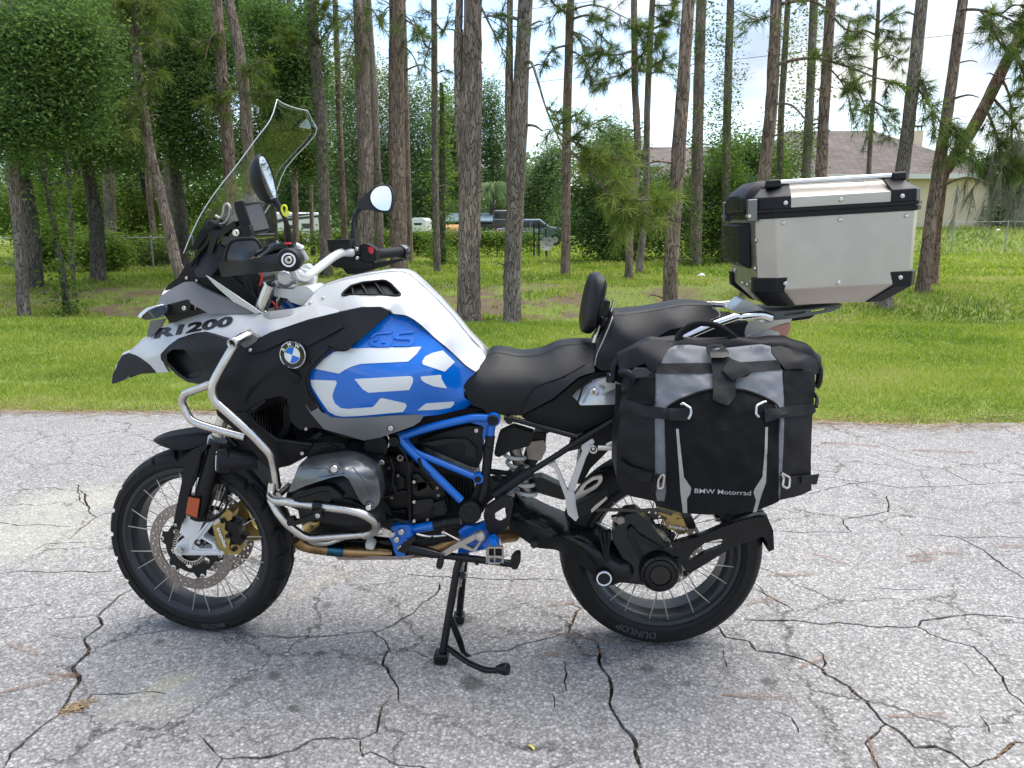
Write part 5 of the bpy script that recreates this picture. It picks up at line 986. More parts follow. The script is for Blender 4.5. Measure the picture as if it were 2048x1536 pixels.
bike=empty('motorcycle',(-0.29,D,0.0),'white and blue adventure touring motorcycle parked on its centre stand on the cracked asphalt','motorcycle')
def grp(name,px,py,v):return empty(name,P(px,py,v),parent=bike)

# ------------------------------------------------------------------ wheels
def wheel(name,c,Rt,hw,Rr,rw,steer,groove,lettering):
    W=empty(name,c); W.rotation_euler=(0,0,R(steer)); attach(W,bike)
    # tyre
    nth=528; vs=[]; fs=[]; prof=[]
    for i in range(29):                                   # crown, from near to far shoulder
        s= -1+2*i/28; a=s*math.pi/2*0.86
        prof.append((Rt -hw*.52+hw*.52*math.cos(a),hw*math.sin(a)/math.sin(math.pi/2*.86),s))
    side=[(Rt -hw*.50,1.0),(Rt -hw*.75,1.02),(Rr+0.028,.98),(Rr+0.012,.90),(Rr+0.006,.80),(Rr -0.004,.74)]
    full=[(r, -q*hw,None) for r,q in reversed(side)]+[(r,y,s) for r,y,s in prof]+[(r,q*hw,None) for r,q in side]
    for k in range(nth):
        th=2*math.pi*k/nth
        for r,y,s in full:
            if s is not None:r=r -groove(th,s)
            vs.append((r*math.cos(th),y,r*math.sin(th)))
    n=len(full)
    for k in range(nth):
        for i in range(n -1):fs.append((k*n+i,k*n+i+1,((k+1) % nth)*n+i+1,((k+1) % nth)*n+i))
    o=mk('tyre',vs,fs,M['tyre'],ang=28); o.parent=W
    if lettering:
        for s,a0,size,up in lettering:
            a,b=text_width(s); rad=Rr+0.026
            def mf(u,w_):
                th=R(a0) -(u -(a+b)/2)*size/rad; rr=rad+w_*size
                return Vector((rr*math.cos(th), -hw*1.022 -0.0006,rr*math.sin(th)))
            o=text('lettering',s,mf,M['tyretext'],bold=0.02); o.parent=W
    # rim
    lip=[(Rr+.013,.80),(Rr+.014,.88),(Rr+.008,.93),(Rr -.002,.90),(Rr -.006,.80),(Rr -.016,.72),(Rr -.020,.55),(Rr -.030,.40),(Rr -.030,.2)]
    pr=[(r, -q*rw) for r,q in lip]+[(r,q*rw) for r,q in reversed(lip)]+[(Rr -.012,.5*rw),(Rr -.012, -.5*rw)]
    o=lathe('rim',pr,(0,0,0),(0,1,0),M['rim'],n=96,closed=True,ang=40); o.parent=W
    # hub and spokes
    hubw=0.055
    o=lathe('hub',[(0, -hubw -.01),(.030, -hubw -.01),(.034, -hubw),(.052, -hubw),(.056, -hubw+.008),(.040, -hubw+.02),(.034,0),(.040,hubw -.02),(.056,hubw -.008),(.052,hubw),(.03,hubw+.01),(0,hubw+.01)],(0,0,0),(0,1,0),M['black2'],n=48); o.parent=W
    meshes={}
    for side_ in (-1,1):
        for sg in (-1,1):
            a=sg*0.42; p0=Vector((.052,side_*hubw*.86,0))
            p1=Vector(((Rr -.008)*math.cos(a),side_*rw*.80,(Rr -.008)*math.sin(a)))
            v_,f_=tube_mesh([p0,p1],0.0019,6); mm=bpy.data.meshes.new('spoke'); mm.from_pydata([tuple(q) for q in v_],[],f_); mm.materials.append(M['spoke'])
            mm.polygons.foreach_set('use_smooth',[True]*len(mm.polygons)); meshes[(side_,sg)]=mm
    for k in range(10):
        for side_ in (-1,1):
            for sg in (-1,1):
                ob=bpy.data.objects.new('spoke',meshes[(side_,sg)]); col.objects.link(ob); ob.parent=W
                ob.rotation_euler=(0, -(2*math.pi*(k+(.25 if side_>0 else 0)+(.04 if sg>0 else -.04))/10),0)
    return W
def brake_disc(W,y,Ro,Ri,nh,carrier=True,holes2=True):
    circ=lambda cx,cy,r,n:[(cx+r*math.cos(2*math.pi*i/n),cy+r*math.sin(2*math.pi*i/n)) for i in range(n)]
    hs=[circ(0,0,Ri,72)]
    for i in range(nh):
        a=2*math.pi*i/nh; hs.append(circ((Ro -.009 -(.007 if i % 2 else 0))*math.cos(a),(Ro -.009 -(.007 if i % 2 else 0))*math.sin(a),.0042,8))
        if holes2 and i % 2 == 0:hs.append(circ((Ri+.008)*math.cos(a+.05),(Ri+.008)*math.sin(a+.05),.004,8))
    p2,fs=fill2d(circ(0,0,Ro,96),hs)
    vs,F=slab(p2,fs,lambda x,z:Vector((x,y -.0025,z)),lambda x,z:Vector((x,y+.0025,z)))
    o=mk('brake_disc',vs,F,M['disc'],ang=30); o.parent=W
    if carrier:
        outl=[]
        for i in range(60):
            a=2*math.pi*i/60; r=.094 if (i % 10)<6 else .110
            outl.append((r*math.cos(a),r*math.sin(a)))
        p2,fs=fill2d(outl,[circ(0,0,.03,24)]+[circ(.068*math.cos(2*math.pi*i/6+.3),.068*math.sin(2*math.pi*i/6+.3),.013,12) for i in range(6)])
        s= -1 if y<0 else 1
        vs,F=slab(p2,fs,lambda x,z:Vector((x,y+.004*s,z)),lambda x,z:Vector((x,y -.001*s,z)))
        o=mk('disc_carrier',vs,F,M['black2'],bevel=.001); o.parent=W
        for i in range(6):
            a=2*math.pi*(i*10+8)/60
            o=lathe('disc_rivet',[(.0085,0),(.0085,.004),(.006,.0055),(.003,.0055),(.003,.002),(0,.002)],(.107*math.cos(a),y+.001*s,.107*math.sin(a)),(0,s,0),M['steel'],n=16); o.parent=W
def fgroove(th,s):
    t=(th*22/(2*math.pi))+0.35*abs(s)+(0.5 if s>0 else 0); f=t % 1.0; a=abs(s)
    if a>0.26 and f<0.2:return 0.011*min(1,(a -.26)*7)
    c=0.06+0.07*math.sin(th*22)
    if abs(s -c)<0.05:return 0.008
    if 0.56<a<0.63 and 0.3<f<0.9:return 0.004
    return 0
def rgroove(th,s):
    t=(th*14/(2*math.pi))+0.9*abs(s)+(0.5 if s>0 else 0); f=t % 1.0; a=abs(s)
    return 0.0045 if (0.12<a<0.74 and f<0.10) else 0
cF=P(406,1077,0); cR=P(1318,1090,0)
Wf=wheel('front_wheel',cF,.326,.062,.258,.058, -7.5,fgroove,[('MASTER',280,.024,1)])
brake_disc(Wf, -.066,.1525,.118,48); brake_disc(Wf,.066,.1525,.118,48)
Wr=wheel('rear_wheel',cR,.331,.086,.243,.078,0,rgroove,[('DUNLOP',254,.032,1)])
brake_disc(Wr, -.02,.138,.10,40,carrier=False)
# toothed speed ring on the near side of the front hub
_pr=[(.047, -.004),(.062, -.004),(.062,.0),(.047,.0)]
o=lathe('sensor_ring',_pr,(0, -.074,0),(0,1,0),M['steel'],n=48,closed=True,ang=20); o.parent=Wf
for k in range(40):
    a=2*math.pi*k/40
    if k == 0:
        v_,f_=box_mesh((.057, -.0785,0),.011,.002,.0035); toothme=bpy.data.meshes.new('ring_tooth'); toothme.from_pydata([tuple(q) for q in v_],[],f_); toothme.materials.append(M['ink'])
    ob=bpy.data.objects.new('ring_tooth',toothme); col.objects.link(ob); ob.parent=Wf; ob.rotation_euler=(0,a,0)

# ------------------------------------------------------------------ front fork, mudguard, brakes
fork=grp('front_fork',420,960,.1)
panel('fork_leg',ZC((575,740),(600,660),(640,610),(755,640),(720,730),(690,775),(620,780)),tps([(360,1060,.10),(400,1035,.118),(410,1060,.11),(375,1070,.118),(385,1040,.125)]),.05,M['whitecast'],fork,step=6,bevel=.008,seg=3)
panel('axle_clamp',rounded(ZC((555,820),(590,790),(640,770),(700,760),(790,655),(820,660),(800,700),(740,770),(830,820),(850,870),(900,885),(890,905),(620,905),(560,895),(540,860)),5),.112,.035,M['whitecast'],fork,holes=[ZC((720,800),(735,785),(810,830),(810,860),(720,858),(700,835))],bevel=.004,seg=3)
panel('axle_clamp_rib',ZC((640,780),(690,770),(770,670),(790,672),(720,765),(680,810),(660,870),(860,880),(860,892),(640,892)),.119,.012,M['whitecast'],fork,bevel=.003)
disc('axle_boss',P(*ZC((580,868))[0],.118),.0175,.010,M['whitecast'],fork,ch=.3)
lathe('axle_nut',[(.013, -.004),(.013,.006),(.011,.009),(.006,.009),(.006,.004),(0,.004)],P(*ZC((582,866))[0],.128),(0, -1,0),M['steel'],fork,n=6,ang=20)
panel('fork_guard',rounded(ZC((690,480),(790,125),(845,150),(850,300),(800,450),(750,600),(720,630),(680,600)),3),tps([(395,990,.13),(420,900,.125),(435,930,.11),(410,1030,.115),(400,1010,.13)]),.06,M['black'],fork,step=8,bevel=.004)
panel('fork_cover',rounded(ZC((530,690),(545,600),(570,470),(590,380),(610,190),(650,155),(775,110),(770,130),(735,170),(700,330),(650,430),(620,580),(580,690),(560,700)),2),.135,.02,M['black'],fork,bevel=.004)
panel('cover_recess',rounded(ZC((625,195),(655,165),(730,145),(725,190),(680,330),(640,400),(610,360)),3),.137,.012,M['black2'],fork,bevel=.002)
panel('reflector',rounded(ZC((640,485),(720,500),(700,635),(618,605)),2),.145,.008,M['orange'],fork,bevel=.002)
panel('reflector_mount',rounded(ZC((632,475),(728,495),(705,645),(610,612)),2),.140,.012,M['black2'],fork,bevel=.002)
panel('fork_brace',rounded(ZC((770,120),(780,40),(800,30),(860,140),(830,158),(790,140)),2),.11,.04,M['whitecast'],fork,bevel=.004)
tube('stanchion',[(437,870,.1),(492,700,.1),(540,570,.1)],.021,M['steel'],fork,bend=0,mirror=True)
tube('fork_slider',[(396,1035,.1),(437,880,.1)],.029,M['black2'],fork,bend=0,mirror=True)
tube('fork_slider',[(372,1092, -.1),(392,1030, -.1)],.03,M['whitecast'],fork,bend=0)
# mudguard: curved shell over the tyre
rows=[]
mg_top=ZC((385,75),(395,50),(450,25),(560,5),(650, -5),(790, -15),(880,10),(1000,120),(1130,280),(1230,400),(1255,470))
mg_low=ZC((385,75),(420,110),(500,140),(610,160),(690,135),(790,105),(900,200),(960,310),(1020,370),(1130,450),(1220,500))
for (a,b),wv in zip(zip(mg_top,mg_low),(.02,.045,.06,.068,.07,.07,.07,.07,.07,.068,.06)):
    A=P(*a,0.0); B=P(*b,wv); q=[B]
    mid=P(a[0]*.8+b[0]*.2,a[1]*.8+b[1]*.2,wv*.8); q += [B.lerp(mid,.6)+Vector((0, -.004,.002)),mid,Vector((A.x,D,A.z))]
    q += [Vector((p.x,2*D -p.y,p.z)) for p in (q[2],q[1],q[0])]
    rows.append(q)
loft('front_mudguard',rows,M['black'],fork,solid=.004,sub=1,ang=60)
# calipers
def caliper(parent,outline,v,t,mname,bolts,extra=()):
    C=empty('brake_caliper',P(*outline[0],v)); attach(C,bike) if parent is bike else attach(C,bike)
    panel('caliper_body',rounded(outline,3),v,t,M[mname],C,bevel=.005,seg=3)
    for ol,vv,tt,mm in extra:panel('caliper_piece',rounded(ol,2),vv,tt,M[mm],C,bevel=.003)
    for b in bolts:bolt(C,b[0],b[1],v,b[2],M['black2'],h=.006)
    return C
c1=caliper(bike,ZC((810,680),(850,640),(905,660),(900,720),(925,740),(940,800),(930,850),(950,880),(880,895),(850,840),(830,770)),.105,.06,'gold',[(*ZC((888,655))[0],.008),(*ZC((925,765))[0],.008),(*ZC((972,860))[0],.008)],
    [(ZC((905,650),(1000,680),(1010,760),(1045,800),(1010,840),(940,800),(925,740)),.10,.05,'dark'),(ZC((890,880),(950,830),(1010,830),(1020,880),(1000,900),(900,900)),.10,.05,'gold'),(ZC((870,610),(920,570),(960,600),(950,650),(900,665)),.10,.05,'gold'),(ZC((800,680),(850,640),(880,655),(830,690)),.107,.02,'steel')])
text_px('lettering','brembo',*ZC((843,712))[0],*ZC((898,850))[0],7,.1105,M['clear'],c1,bold=.02)
caliper(bike,ZC((960,560),(1040,480),(1075,500),(1060,560),(1110,700),(1170,740),(1170,790),(1060,800),(1020,700)), -.03,.05,'gold',[(*ZC((1085,650))[0],.008)],
    [(ZC((990,560),(1040,520),(1060,600),(1080,690),(1040,700)), -.025,.04,'gold')])
tube('brake_hose',[(*ZC((940,320))[0],.07),(*ZC((915,430))[0],.09),(*ZC((915,540))[0],.10),(*ZC((880,600))[0],.11),(*ZC((790,660))[0],.115)],.004,M['rubber'],fork,smooth_path=True,n=8)
tube('brake_hose',[(*ZC((930,320))[0],.05),(*ZC((905,450))[0],.06),(*ZC((860,560))[0],.08)],.003,M['rubber'],fork,smooth_path=True,n=8)
disc('speed_sensor',P(*ZC((715,810))[0],.105),.012,.008,M['black2'],fork)
bolt(fork,*ZC((715,810))[0],.113,.006)
bolt(fork,*ZC((550,685))[0],.136,.005)
# ------------------------------------------------------------------ nose, beak and headlamp surround
nose=grp('front_fairing',420,660,.1)
nv=tps([(257,706,.045),(300,672,.055),(280,730,.075),(370,637,.085),(412,624,.09),(330,735,.12),(322,711,.12),(400,665,.155),(468,627,.13),(510,626,.12),(480,690,.20),(520,675,.205),(560,640,.185),(600,612,.14),(640,640,.21),(700,620,.19),(540,650,.20),(440,690,.19),(450,640,.145)])
panel('nose_panel',ZB((235,680),(330,590),(410,545),(480,500),(600,440),(700,390),(870,345),(900,362),(1100,352),(1270,357),(1330,345),(1580,318),(1690,290),(1850,305),(1950,335),(1950,346),(1700,408),(1550,458),(1400,508),(1300,558),(1180,640),(1050,590),(930,540),(850,520),(760,530),(650,570),(570,630),(510,700),(510,740),(545,810),(565,836),(460,842),(350,780)),nv,.012,M['white'],nose,step=9,bevel=.003,mirror=True)
panel('nose_tip',rounded(ZB((235,680),(180,700),(150,750),(130,805),(105,850),(95,930),(120,930),(190,905),(230,872),(330,852),(462,842),(410,780),(340,725),(290,697)),2),lambda x,y:nv(x,y)+.002,.02,M['black'],nose,step=9,bevel=.003,mirror=True)
# top deck between the two halves of the beak
rows=[]
for a in ZB((95,930),(130,805),(180,700),(235,680),(330,590),(480,500),(700,390),(870,345),(1100,352)):
    A=P(*a,nv(*a)); B=Vector((A.x -.004,D,A.z+.006)); rows.append([A,A.lerp(B,.5)+Vector((0,0,.003)),B,Vector((A.x,2*D -A.y,A.z)).lerp(B,.5)+Vector((0,0,.003)),Vector((A.x,2*D -A.y,A.z))])
loft('beak_deck',rows,M['white'],nose,ang=60,solid=.004)
panel('intake_scoop',rounded(ZB((640,560),(760,520),(850,508),(930,530),(1065,577),(1045,640),(1010,730),(950,830),(910,900),(810,935),(720,920),(640,872),(560,795),(498,735),(495,690),(560,620)),3),lambda x,y:nv(x,y)+.012+.02*max(0,1 -abs(y -700)/40),.03,M['black'],nose,step=9,bevel=.004,holes=[rounded(ZB((545,690),(590,652),(690,650),(720,690),(832,815),(828,850),(790,885),(720,895),(650,850),(550,750)),3)],mirror=True)
panel('scoop_duct',ZB((540,640),(690,640),(840,815),(830,890),(720,900),(640,850),(540,760)),lambda x,y:nv(x,y) -.025,.01,M['black'],nose,step=12)
panel('scoop_vane',ZB((690,880),(750,840),(830,815),(830,850),(790,885),(720,895)),lambda x,y:nv(x,y) -.005,.012,M['black'],nose,bevel=.003)
bolt(nose,*ZB((610,793))[0],.125,.006)
txt=text_px('lettering','R1200',*ZB((440,558))[0],*ZB((1075,450))[0],17,lambda x,y:nv(x,y)+.0028,M['ink'],nose,bold=.05,shear=.55)
panel('trim_plate',rounded(ZB((1335,343),(1400,338),(1560,322),(1590,335),(1570,365),(1500,385),(1390,402),(1340,380)),2),lambda x,y:nv(x,y)+.002,.006,M['silver'],nose,step=12,bevel=.002)
bolt(nose,*ZB((1355,347))[0],.135,.0055); bolt(nose,*ZB((1530,348))[0],.145,.0055)
fv=tps([(315,606,.10),(340,577,.09),(385,563,.085),(470,607,.125),(510,626,.125),(420,620,.13),(380,600,.125),(330,605,.12)])
panel('headlamp_surround',rounded(ZB((470,275),(500,210),(590,150),(690,98),(760,95),(850,150),(1090,270),(1270,352),(900,362),(740,272),(725,238),(640,260),(520,292)),3),fv,.02,M['grey'],nose,step=9,bevel=.004,mirror=True)
panel('headlamp_side',ZB((520,285),(640,255),(740,265),(900,358),(870,348),(700,392),(570,440),(540,390),(500,340)),.095,.06,M['black2'],nose,bevel=.003,mirror=True)
disc('side_cap',P(*ZB((805,308))[0],.097),.008,.004,M['black'],nose)
lathe('headlamp',[(0,.05),(.06,.045),(.085,.03),(.09,0),(.09, -.08),(0, -.08)],P(372,600,0),(-1,0, -.1),M['clear'],nose,su=1.2,sv=.62,up=(0,0,1))
panel('headlamp_strut',rounded(ZB((410,415),(530,400),(500,460),(450,520),(385,552),(395,490)),2),.07,.012,M['grey'],nose,bevel=.002,mirror=True)
# screen base: black panels under the windscreen
panel('screen_base',rounded(ZB((515,190),(560,120),(640,60),(700, -40),(770, -80),(860, -100),(900, -20),(880,50),(980,150),(1090,268),(850,152),(760,97),(690,98),(590,150)),2),.07,.02,M['black'],nose,bevel=.003,mirror=True)
panel('fairing_strip',ZB((860,40),(900,58),(1130,215),(1330,352),(1270,357),(1200,318),(1090,262),(940,130)),.135,.006,M['silver'],nose,bevel=.002,mirror=True)
bolt(nose,*ZB((712,65))[0],.072,.005); bolt(nose,*ZB((795,85))[0],.074,.004)
panel('screen_bracket',rounded(ZA((800,1330),(860,1240),(890,1225),(880,1270),(830,1320),(740,1450),(720,1440)),2),.10,.012,M['black'],nose,bevel=.002,mirror=True)
panel('screen_frame',rounded(ZA((735,1320),(830,1130),(930,960),(975,940),(960,1000),(930,1060),(880,1180),(790,1310)),3),.06,.02,M['black'],nose,bevel=.003,mirror=True)
disc('adjuster_knob',P(*ZA((925,1105))[0],.13),.0145,.02,M['black'],nose,ch=.3)
panel('adjuster_arm',rounded(ZA((880,1180),(920,1130),(975,1110),(1010,1130),(1100,1070),(1110,1110),(1010,1190),(960,1210),(920,1330),(880,1330),(900,1230)),2),.12,.012,M['black2'],nose,bevel=.002)
tube('screen_slot_frame',[(*ZA(p)[0],.09) for p in ((945,1030),(990,1050),(1010,1010),(1020,950),(1045,935),(1065,970),(1055,1040),(1020,1090),(980,1100))],.0045,M['alu'],nose,smooth_path=True,n=8)
# windscreen
near=[(367,507,.15),(382,470,.17),(403,427,.19),(434,380,.20),(473,331,.205),(512,278,.20),(541,239,.185),(554,199,.15)]
far=[(500,468, -.15),(522,438, -.17),(534,419, -.19),(550,392, -.20),(573,334, -.205),(631,269, -.20),(624,240, -.185),(615,221, -.15)]
rows=[]
for a,b in zip(catmull(near,3,closed=False),catmull(far,3,closed=False)):
    A,B=P(*a),P(*b); r=[]
    for k in range(13):
        t=k/12; q=A.lerp(B,t); bow=4*t*(1 -t)*(1 -.75*(len(rows)/21) ** 3); q=q+Vector((-.035*bow,0, -.012*bow)); r.append(q)
    rows.append(r)
ws=loft('windscreen',rows,M['glass'],bike,ang=180,solid=.004)
edge=[r[0] for r in rows]+rows[-1][1:]+[r[-1] for r in reversed(rows[:-1])]
vs,fs=tube_mesh(edge,.0014,8); mk('screen_edge_highlight',vs,fs,M['edge'],ws,ang=180)  # pale tube along the rim stands in for the reflected highlight
# dash
dash=grp('dashboard',440,520,.05)
panel('dash_pod',rounded(ZA((850,1300),(880,1270),(960,1260),(1010,1290),(1020,1380),(990,1430),(900,1536),(800,1536),(770,1500),(800,1380)),5),tps([(410,500,.09),(430,490,.11),(445,520,.12),(400,545,.11),(425,530,.13)]),.2,M['black'],dash,step=8,bevel=.006)
panel('dash_bezel',rounded(ZA((1010,1200),(1040,1160),(1180,1190),(1240,1180),(1240,1220),(1060,1240),(1000,1300),(960,1270)),3),.10,.2,M['gloss'],dash,bevel=.004)
panel('inner_fairing',rounded(ZB((700,0),(870,30),(980, -40),(1250, -20),(1330,60),(1330,330),(1290,345),(1100,200),(900,45)),3),.06,.12,M['dark'],dash,bevel=.004)
panel('inner_rib',ZB((950,10),(1020,0),(1300,250),(1310,320),(1240,290)),.075,.02,M['black'],dash,bevel=.002)
for i,(pts,cm) in enumerate([([(1320, -20),(1325,60),(1310,130)],'red'),([(1290,120),(1310,220),(1340,300)],'rubber'),([(1400,250),(1440,290),(1455,320)],'red'),([(1230,60),(1240,170),(1300,260)],'rubber'),([(1170,20),(1190,120),(1250,220)],'rubber')]):
    tube('cable',[(*ZB(p)[0],.09) for p in pts],.0035,M[cm],dash,smooth_path=True,n=8)
disc('ignition_ring',P(*ZA((1118,1170))[0],.165),.0105,.006,M['steel'],dash); disc('key_slot',P(*ZA((1118,1170))[0],.169),.007,.0032,M['chrome'],dash)
box('lock_slit',P(*ZA((1118,1170))[0],.1735),.0022,.001,.009,M['ink'],dash,bevel=0)
panel('lock_bracket',rounded(ZA((1085,1140),(1110,1130),(1220,1105),(1245,1190),(1200,1210),(1110,1215),(1090,1190)),2),.162,.03,M['black'],dash,bevel=.003)
# mirrors
mir=empty('mirror',P(580,500,.40)); attach(mir,bike)
mdir=(P(548,360,.40) -P(525,360,.45)); mdir=Vector((1.0,.05,.2)).normalized()
mup=(P(511,314,.43) -P(545,402,.43)).normalized()
lathe('mirror_housing',[(0, -.034),(.35, -.032),(.75, -.02),(.95, -.004),(1.0,.006),(.97,.011),(.93,.008),(.5,.006),(0,.006)],P(529,360,.43),mdir,M['black'],mir,n=40,su=.052,sv=.064,up=mup,ang=50)
lathe('mirror_glass',[(0,.009),(.9,.009),(.92,.007)],P(529,360,.43),mdir,M['mirror'],mir,n=40,su=.052,sv=.064,up=mup)
tube('mirror_stem',[(546,398,.425),(560,418,.42),(571,440,.42),(575,470,.41),(577,500,.40)],[.011,.0075,.0065,.0065,.009,.012],M['black2'],mir,smooth_path=True)
tube('stem_sleeve',[(574,450,.412),(578,492,.40)],[.0085,.0125],M['black'],mir)
mir=empty('mirror',P(707,500, -.25)); attach(mir,bike)
gl=[(741,393),(748,379),(762,372),(776,374),(782,385),(783,400),(780,415),(774,421),(758,419),(745,408)]
hs_=[(716,402),(735,385),(747,375),(762,369),(777,371),(785,384),(786,402),(782,419),(775,425),(757,424),(738,420),(722,420),(714,412)]
panel('mirror_housing',hs_,lambda x,y: -.302 -.0010*(x -762)+.0004*(y -397),.03,M['black'],mir,sm=3,bevel=.006,seg=3)
panel('mirror_glass',gl,lambda x,y: -.299 -.0010*(x -762)+.0004*(y -397),.004,M['mirror'],mir,sm=3)
tube('mirror_stem',[(724,412, -.30),(714,425, -.295),(706,445, -.28),(707,470, -.265),(709,500, -.25)],[.013,.008,.0075,.008,.012],M['black2'],mir,smooth_path=True)
tube('stem_sleeve',[(706,462, -.265),(709,497, -.25)],[.010,.0145],M['black'],mir)
# handlebar, grips, controls
hb=grp('handlebar',600,560,0)
tube('bar_tube',[(580,517,.44),(582,530,.25),(592,552,.10),(612,556,.02),(628,543, -.04),(667,513, -.15),(686,503, -.19),(708,506, -.24)],.0145,M['white'],hb,bend=.05,n=16)
tube('bar_end_tube',[(706,506, -.235),(800,502, -.44)],.011,M['black2'],hb)
tube('grip',[(748,509, -.31),(803,503, -.45)],.0185,M['rubber'],hb,n=20)
for k in range(3):tube('grip_rib',[(752,503+k*5, -.293),(798,498+k*5, -.428)],.002,M['black2'],hb,n=6)
lathe('bar_end_weight',[(.0, -.022),(.023, -.022),(.026, -.015),(.026,.005),(.022,.014),(.014,.017),(0,.017)],P(808,503, -.465),(P(808,503, -.465) -P(760,507, -.33)),M['gloss'],hb)
tube('throttle_housing',[(722,508, -.27),(750,508, -.315)],[.024,.028,.028,.022],M['black'],hb,n=20)
panel('switch_cube',rounded(ZD((690,290),(740,275),(800,300),(830,330),(830,410),(780,440),(700,420)),3), -.25,.05,M['black'],hb,bevel=.006)
panel('kill_switch',rounded(ZD((760,305),(785,300),(805,320),(808,350),(790,365),(768,340)),1), -.243,.012,M['red'],hb,bevel=.002)
tube('bar_clamp',[(703,503, -.235),(714,505, -.255)],.021,M['black2'],hb,n=20)
bolt(hb,*ZD((672,320))[0], -.222,.006); bolt(hb,*ZD((675,393))[0], -.222,.006)
panel('fluid_reservoir',rounded(ZD((430,250),(600,245),(612,265),(612,310),(560,330),(450,350),(435,310)),2), -.18,.06,M['black'],hb,bevel=.005)
panel('reservoir_cap',rounded(ZD((425,246),(610,241),(614,262),(430,268)),1), -.178,.064,M['black2'],hb,bevel=.002)
panel('brake_lever',rounded(ZD((550,470),(600,455),(820,430),(1050,395),(1060,408),(1000,430),(770,500),(700,520),(600,528),(570,505)),3), -.26,.02,M['black'],hb,bevel=.004)
panel('lever_perch',rounded(ZD((440,430),(560,380),(650,390),(720,430),(810,440),(780,470),(600,480),(480,470)),3), -.24,.03,M['dark'],hb,bevel=.004)
tube('clutch_lever',[(*ZA((1290,1340))[0],.36),(*ZA((1370,1300))[0],.40),(*ZA((1450,1260))[0],.42)],.007,M['black2'],hb)
# handguard on the near side
hg=empty('handguard',P(520,520,.45)); attach(hg,bike)
hv=tps([(436,525,.34),(445,545,.33),(500,520,.43),(560,515,.47),(590,520,.47),(520,545,.43),(480,490,.37),(520,480,.38)])
panel('guard_bar',rounded(ZA((965,1412),(1000,1400),(1200,1392),(1480,1330),(1560,1305),(1640,1390),(1600,1475),(1500,1482),(1280,1500),(1000,1535),(978,1480)),3),hv,.03,M['black'],hg,step=9,bevel=.006,seg=3)
panel('guard_shield',rounded(ZA((1020,1400),(1040,1300),(1065,1245),(1120,1222),(1270,1217),(1310,1262),(1325,1310),(1270,1350),(1235,1372),(1205,1395)),4),lambda x,y:hv(x,y) -.05,.01,M['black2'],hg,step=9,bevel=.003)
tube('shield_rim',[(*ZA(p)[0],.36) for p in ((1020,1400),(1040,1300),(1065,1245),(1120,1222),(1270,1217),(1310,1262),(1325,1310),(1270,1360))],.005,M['black'],hg,n=8)
cpx=ZA((1546,1392))[0]
lathe('bar_end_cap',[(0, -.05),(.028, -.05),(.030, -.02),(.030,.0),(.026,.007),(.018,.009),(0,.009)],P(*cpx,.475),(.1, -1,0),M['black'],hg,n=40)
lathe('bar_end_ring',[(.0135,0),(.0175,0),(.0175,.003),(.0135,.003)],P(*cpx,.484),(.1, -1,0),M['clear'],hg,n=40,closed=True)
disc('bar_end_screw',P(*cpx,.484),.0095,.004,M['steel'],hg,ax=(.1, -1,0)); disc('screw_socket',P(*cpx,.4885),.004,.0006,M['ink'],hg,ax=(.1, -1,0))
for k,(a,b,r_) in enumerate([((1640,1290),(1655,1400),.010),((1600,1270),(1660,1300),.008),((1440,1250),(1480,1290),.007),((1655,1330),(1690,1390),.008)]):
    tube('clutch_cylinder',[(*ZA(a)[0],.42),(*ZA(b)[0],.41)],[r_,r_*1.2,r_],M['silver'],hg)
panel('clutch_button',ZA((1505,1255),(1530,1245),(1555,1250),(1560,1265),(1510,1268)),.445,.01,M['red'],hg,bevel=.001)
tube('clutch_perch',[(*ZA((1350,1370))[0],.40),(*ZA((1440,1290))[0],.43),(*ZA((1530,1290))[0],.43)],.012,M['black2'],hg)
panel('switch_unit',rounded(ZA((1330,1290),(1420,1260),(1480,1290),(1500,1330),(1360,1370)),3),.41,.06,M['black'],hg,bevel=.004)
# far handguard, seen under the far grip
panel('guard_bar',rounded(ZD((555,480),(600,465),(700,490),(820,450),(1040,400),(1075,392),(1080,405),(760,500),(690,528),(590,525)),3), -.44,.02,M['black'],hb,bevel=.004)
# triple clamp
tcl=grp('top_yoke',590,580,0)
panel('yoke_plate',rounded(ZB((1312,195),(1330,140),(1370,110),(1420,120),(1450,150),(1580,160),(1620,130),(1700,135),(1748,175),(1745,240),(1705,280),(1660,275),(1540,235),(1420,212),(1330,215)),3),.075,.15,M['whitecast'],tcl,bevel=.006,seg=3)
panel('yoke_skirt',rounded(ZB((1530,232),(1700,250),(1740,240),(1690,295),(1640,290),(1560,262)),3),.078,.15,M['silver'],tcl,bevel=.004)
disc('fork_cap',P(*ZB((1395,128))[0],.10),.0155,.010,M['black2'],tcl,ax=(-.25, -.35,.9))
disc('fork_cap_ring',P(*ZB((1650,155))[0], -.02),.017,.006,M['black2'],tcl,ax=(.1, -.45,.9)); disc('fork_cap_badge',P(*ZB((1648,148))[0], -.02),.0125,.006,M['blue'],tcl,ax=(.1, -.45,.9))
for (a,b,v) in (((1480,130),(1540, -10),.04),((1640,60),(1690,0), -.06)):
    tube('bar_riser',[(*ZB(a)[0],v),(*ZB(b)[0],v)],[.022,.021,.024],M['whitecast'],tcl,n=20)
lathe('riser_ball',[(0, -.03),(.02, -.026),(.029, -.012),(.031,0),(.029,.012),(.02,.026),(0,.03)],P(*ZB((1520,60))[0],.055),(.2, -1,0),M['silver'],tcl)
panel('riser_cap',rounded(ZB((1580,20),(1650, -10),(1720,10),(1755,60),(1740,150),(1690,130),(1600,90)),4),.0,.04,M['whitecast'],tcl,bevel=.005)
panel('riser_cap',rounded(ZD((200,450),(255,440),(310,490),(325,520),(300,640),(260,600),(235,520)),4), -.05,.04,M['whitecast'],tcl,bevel=.005)
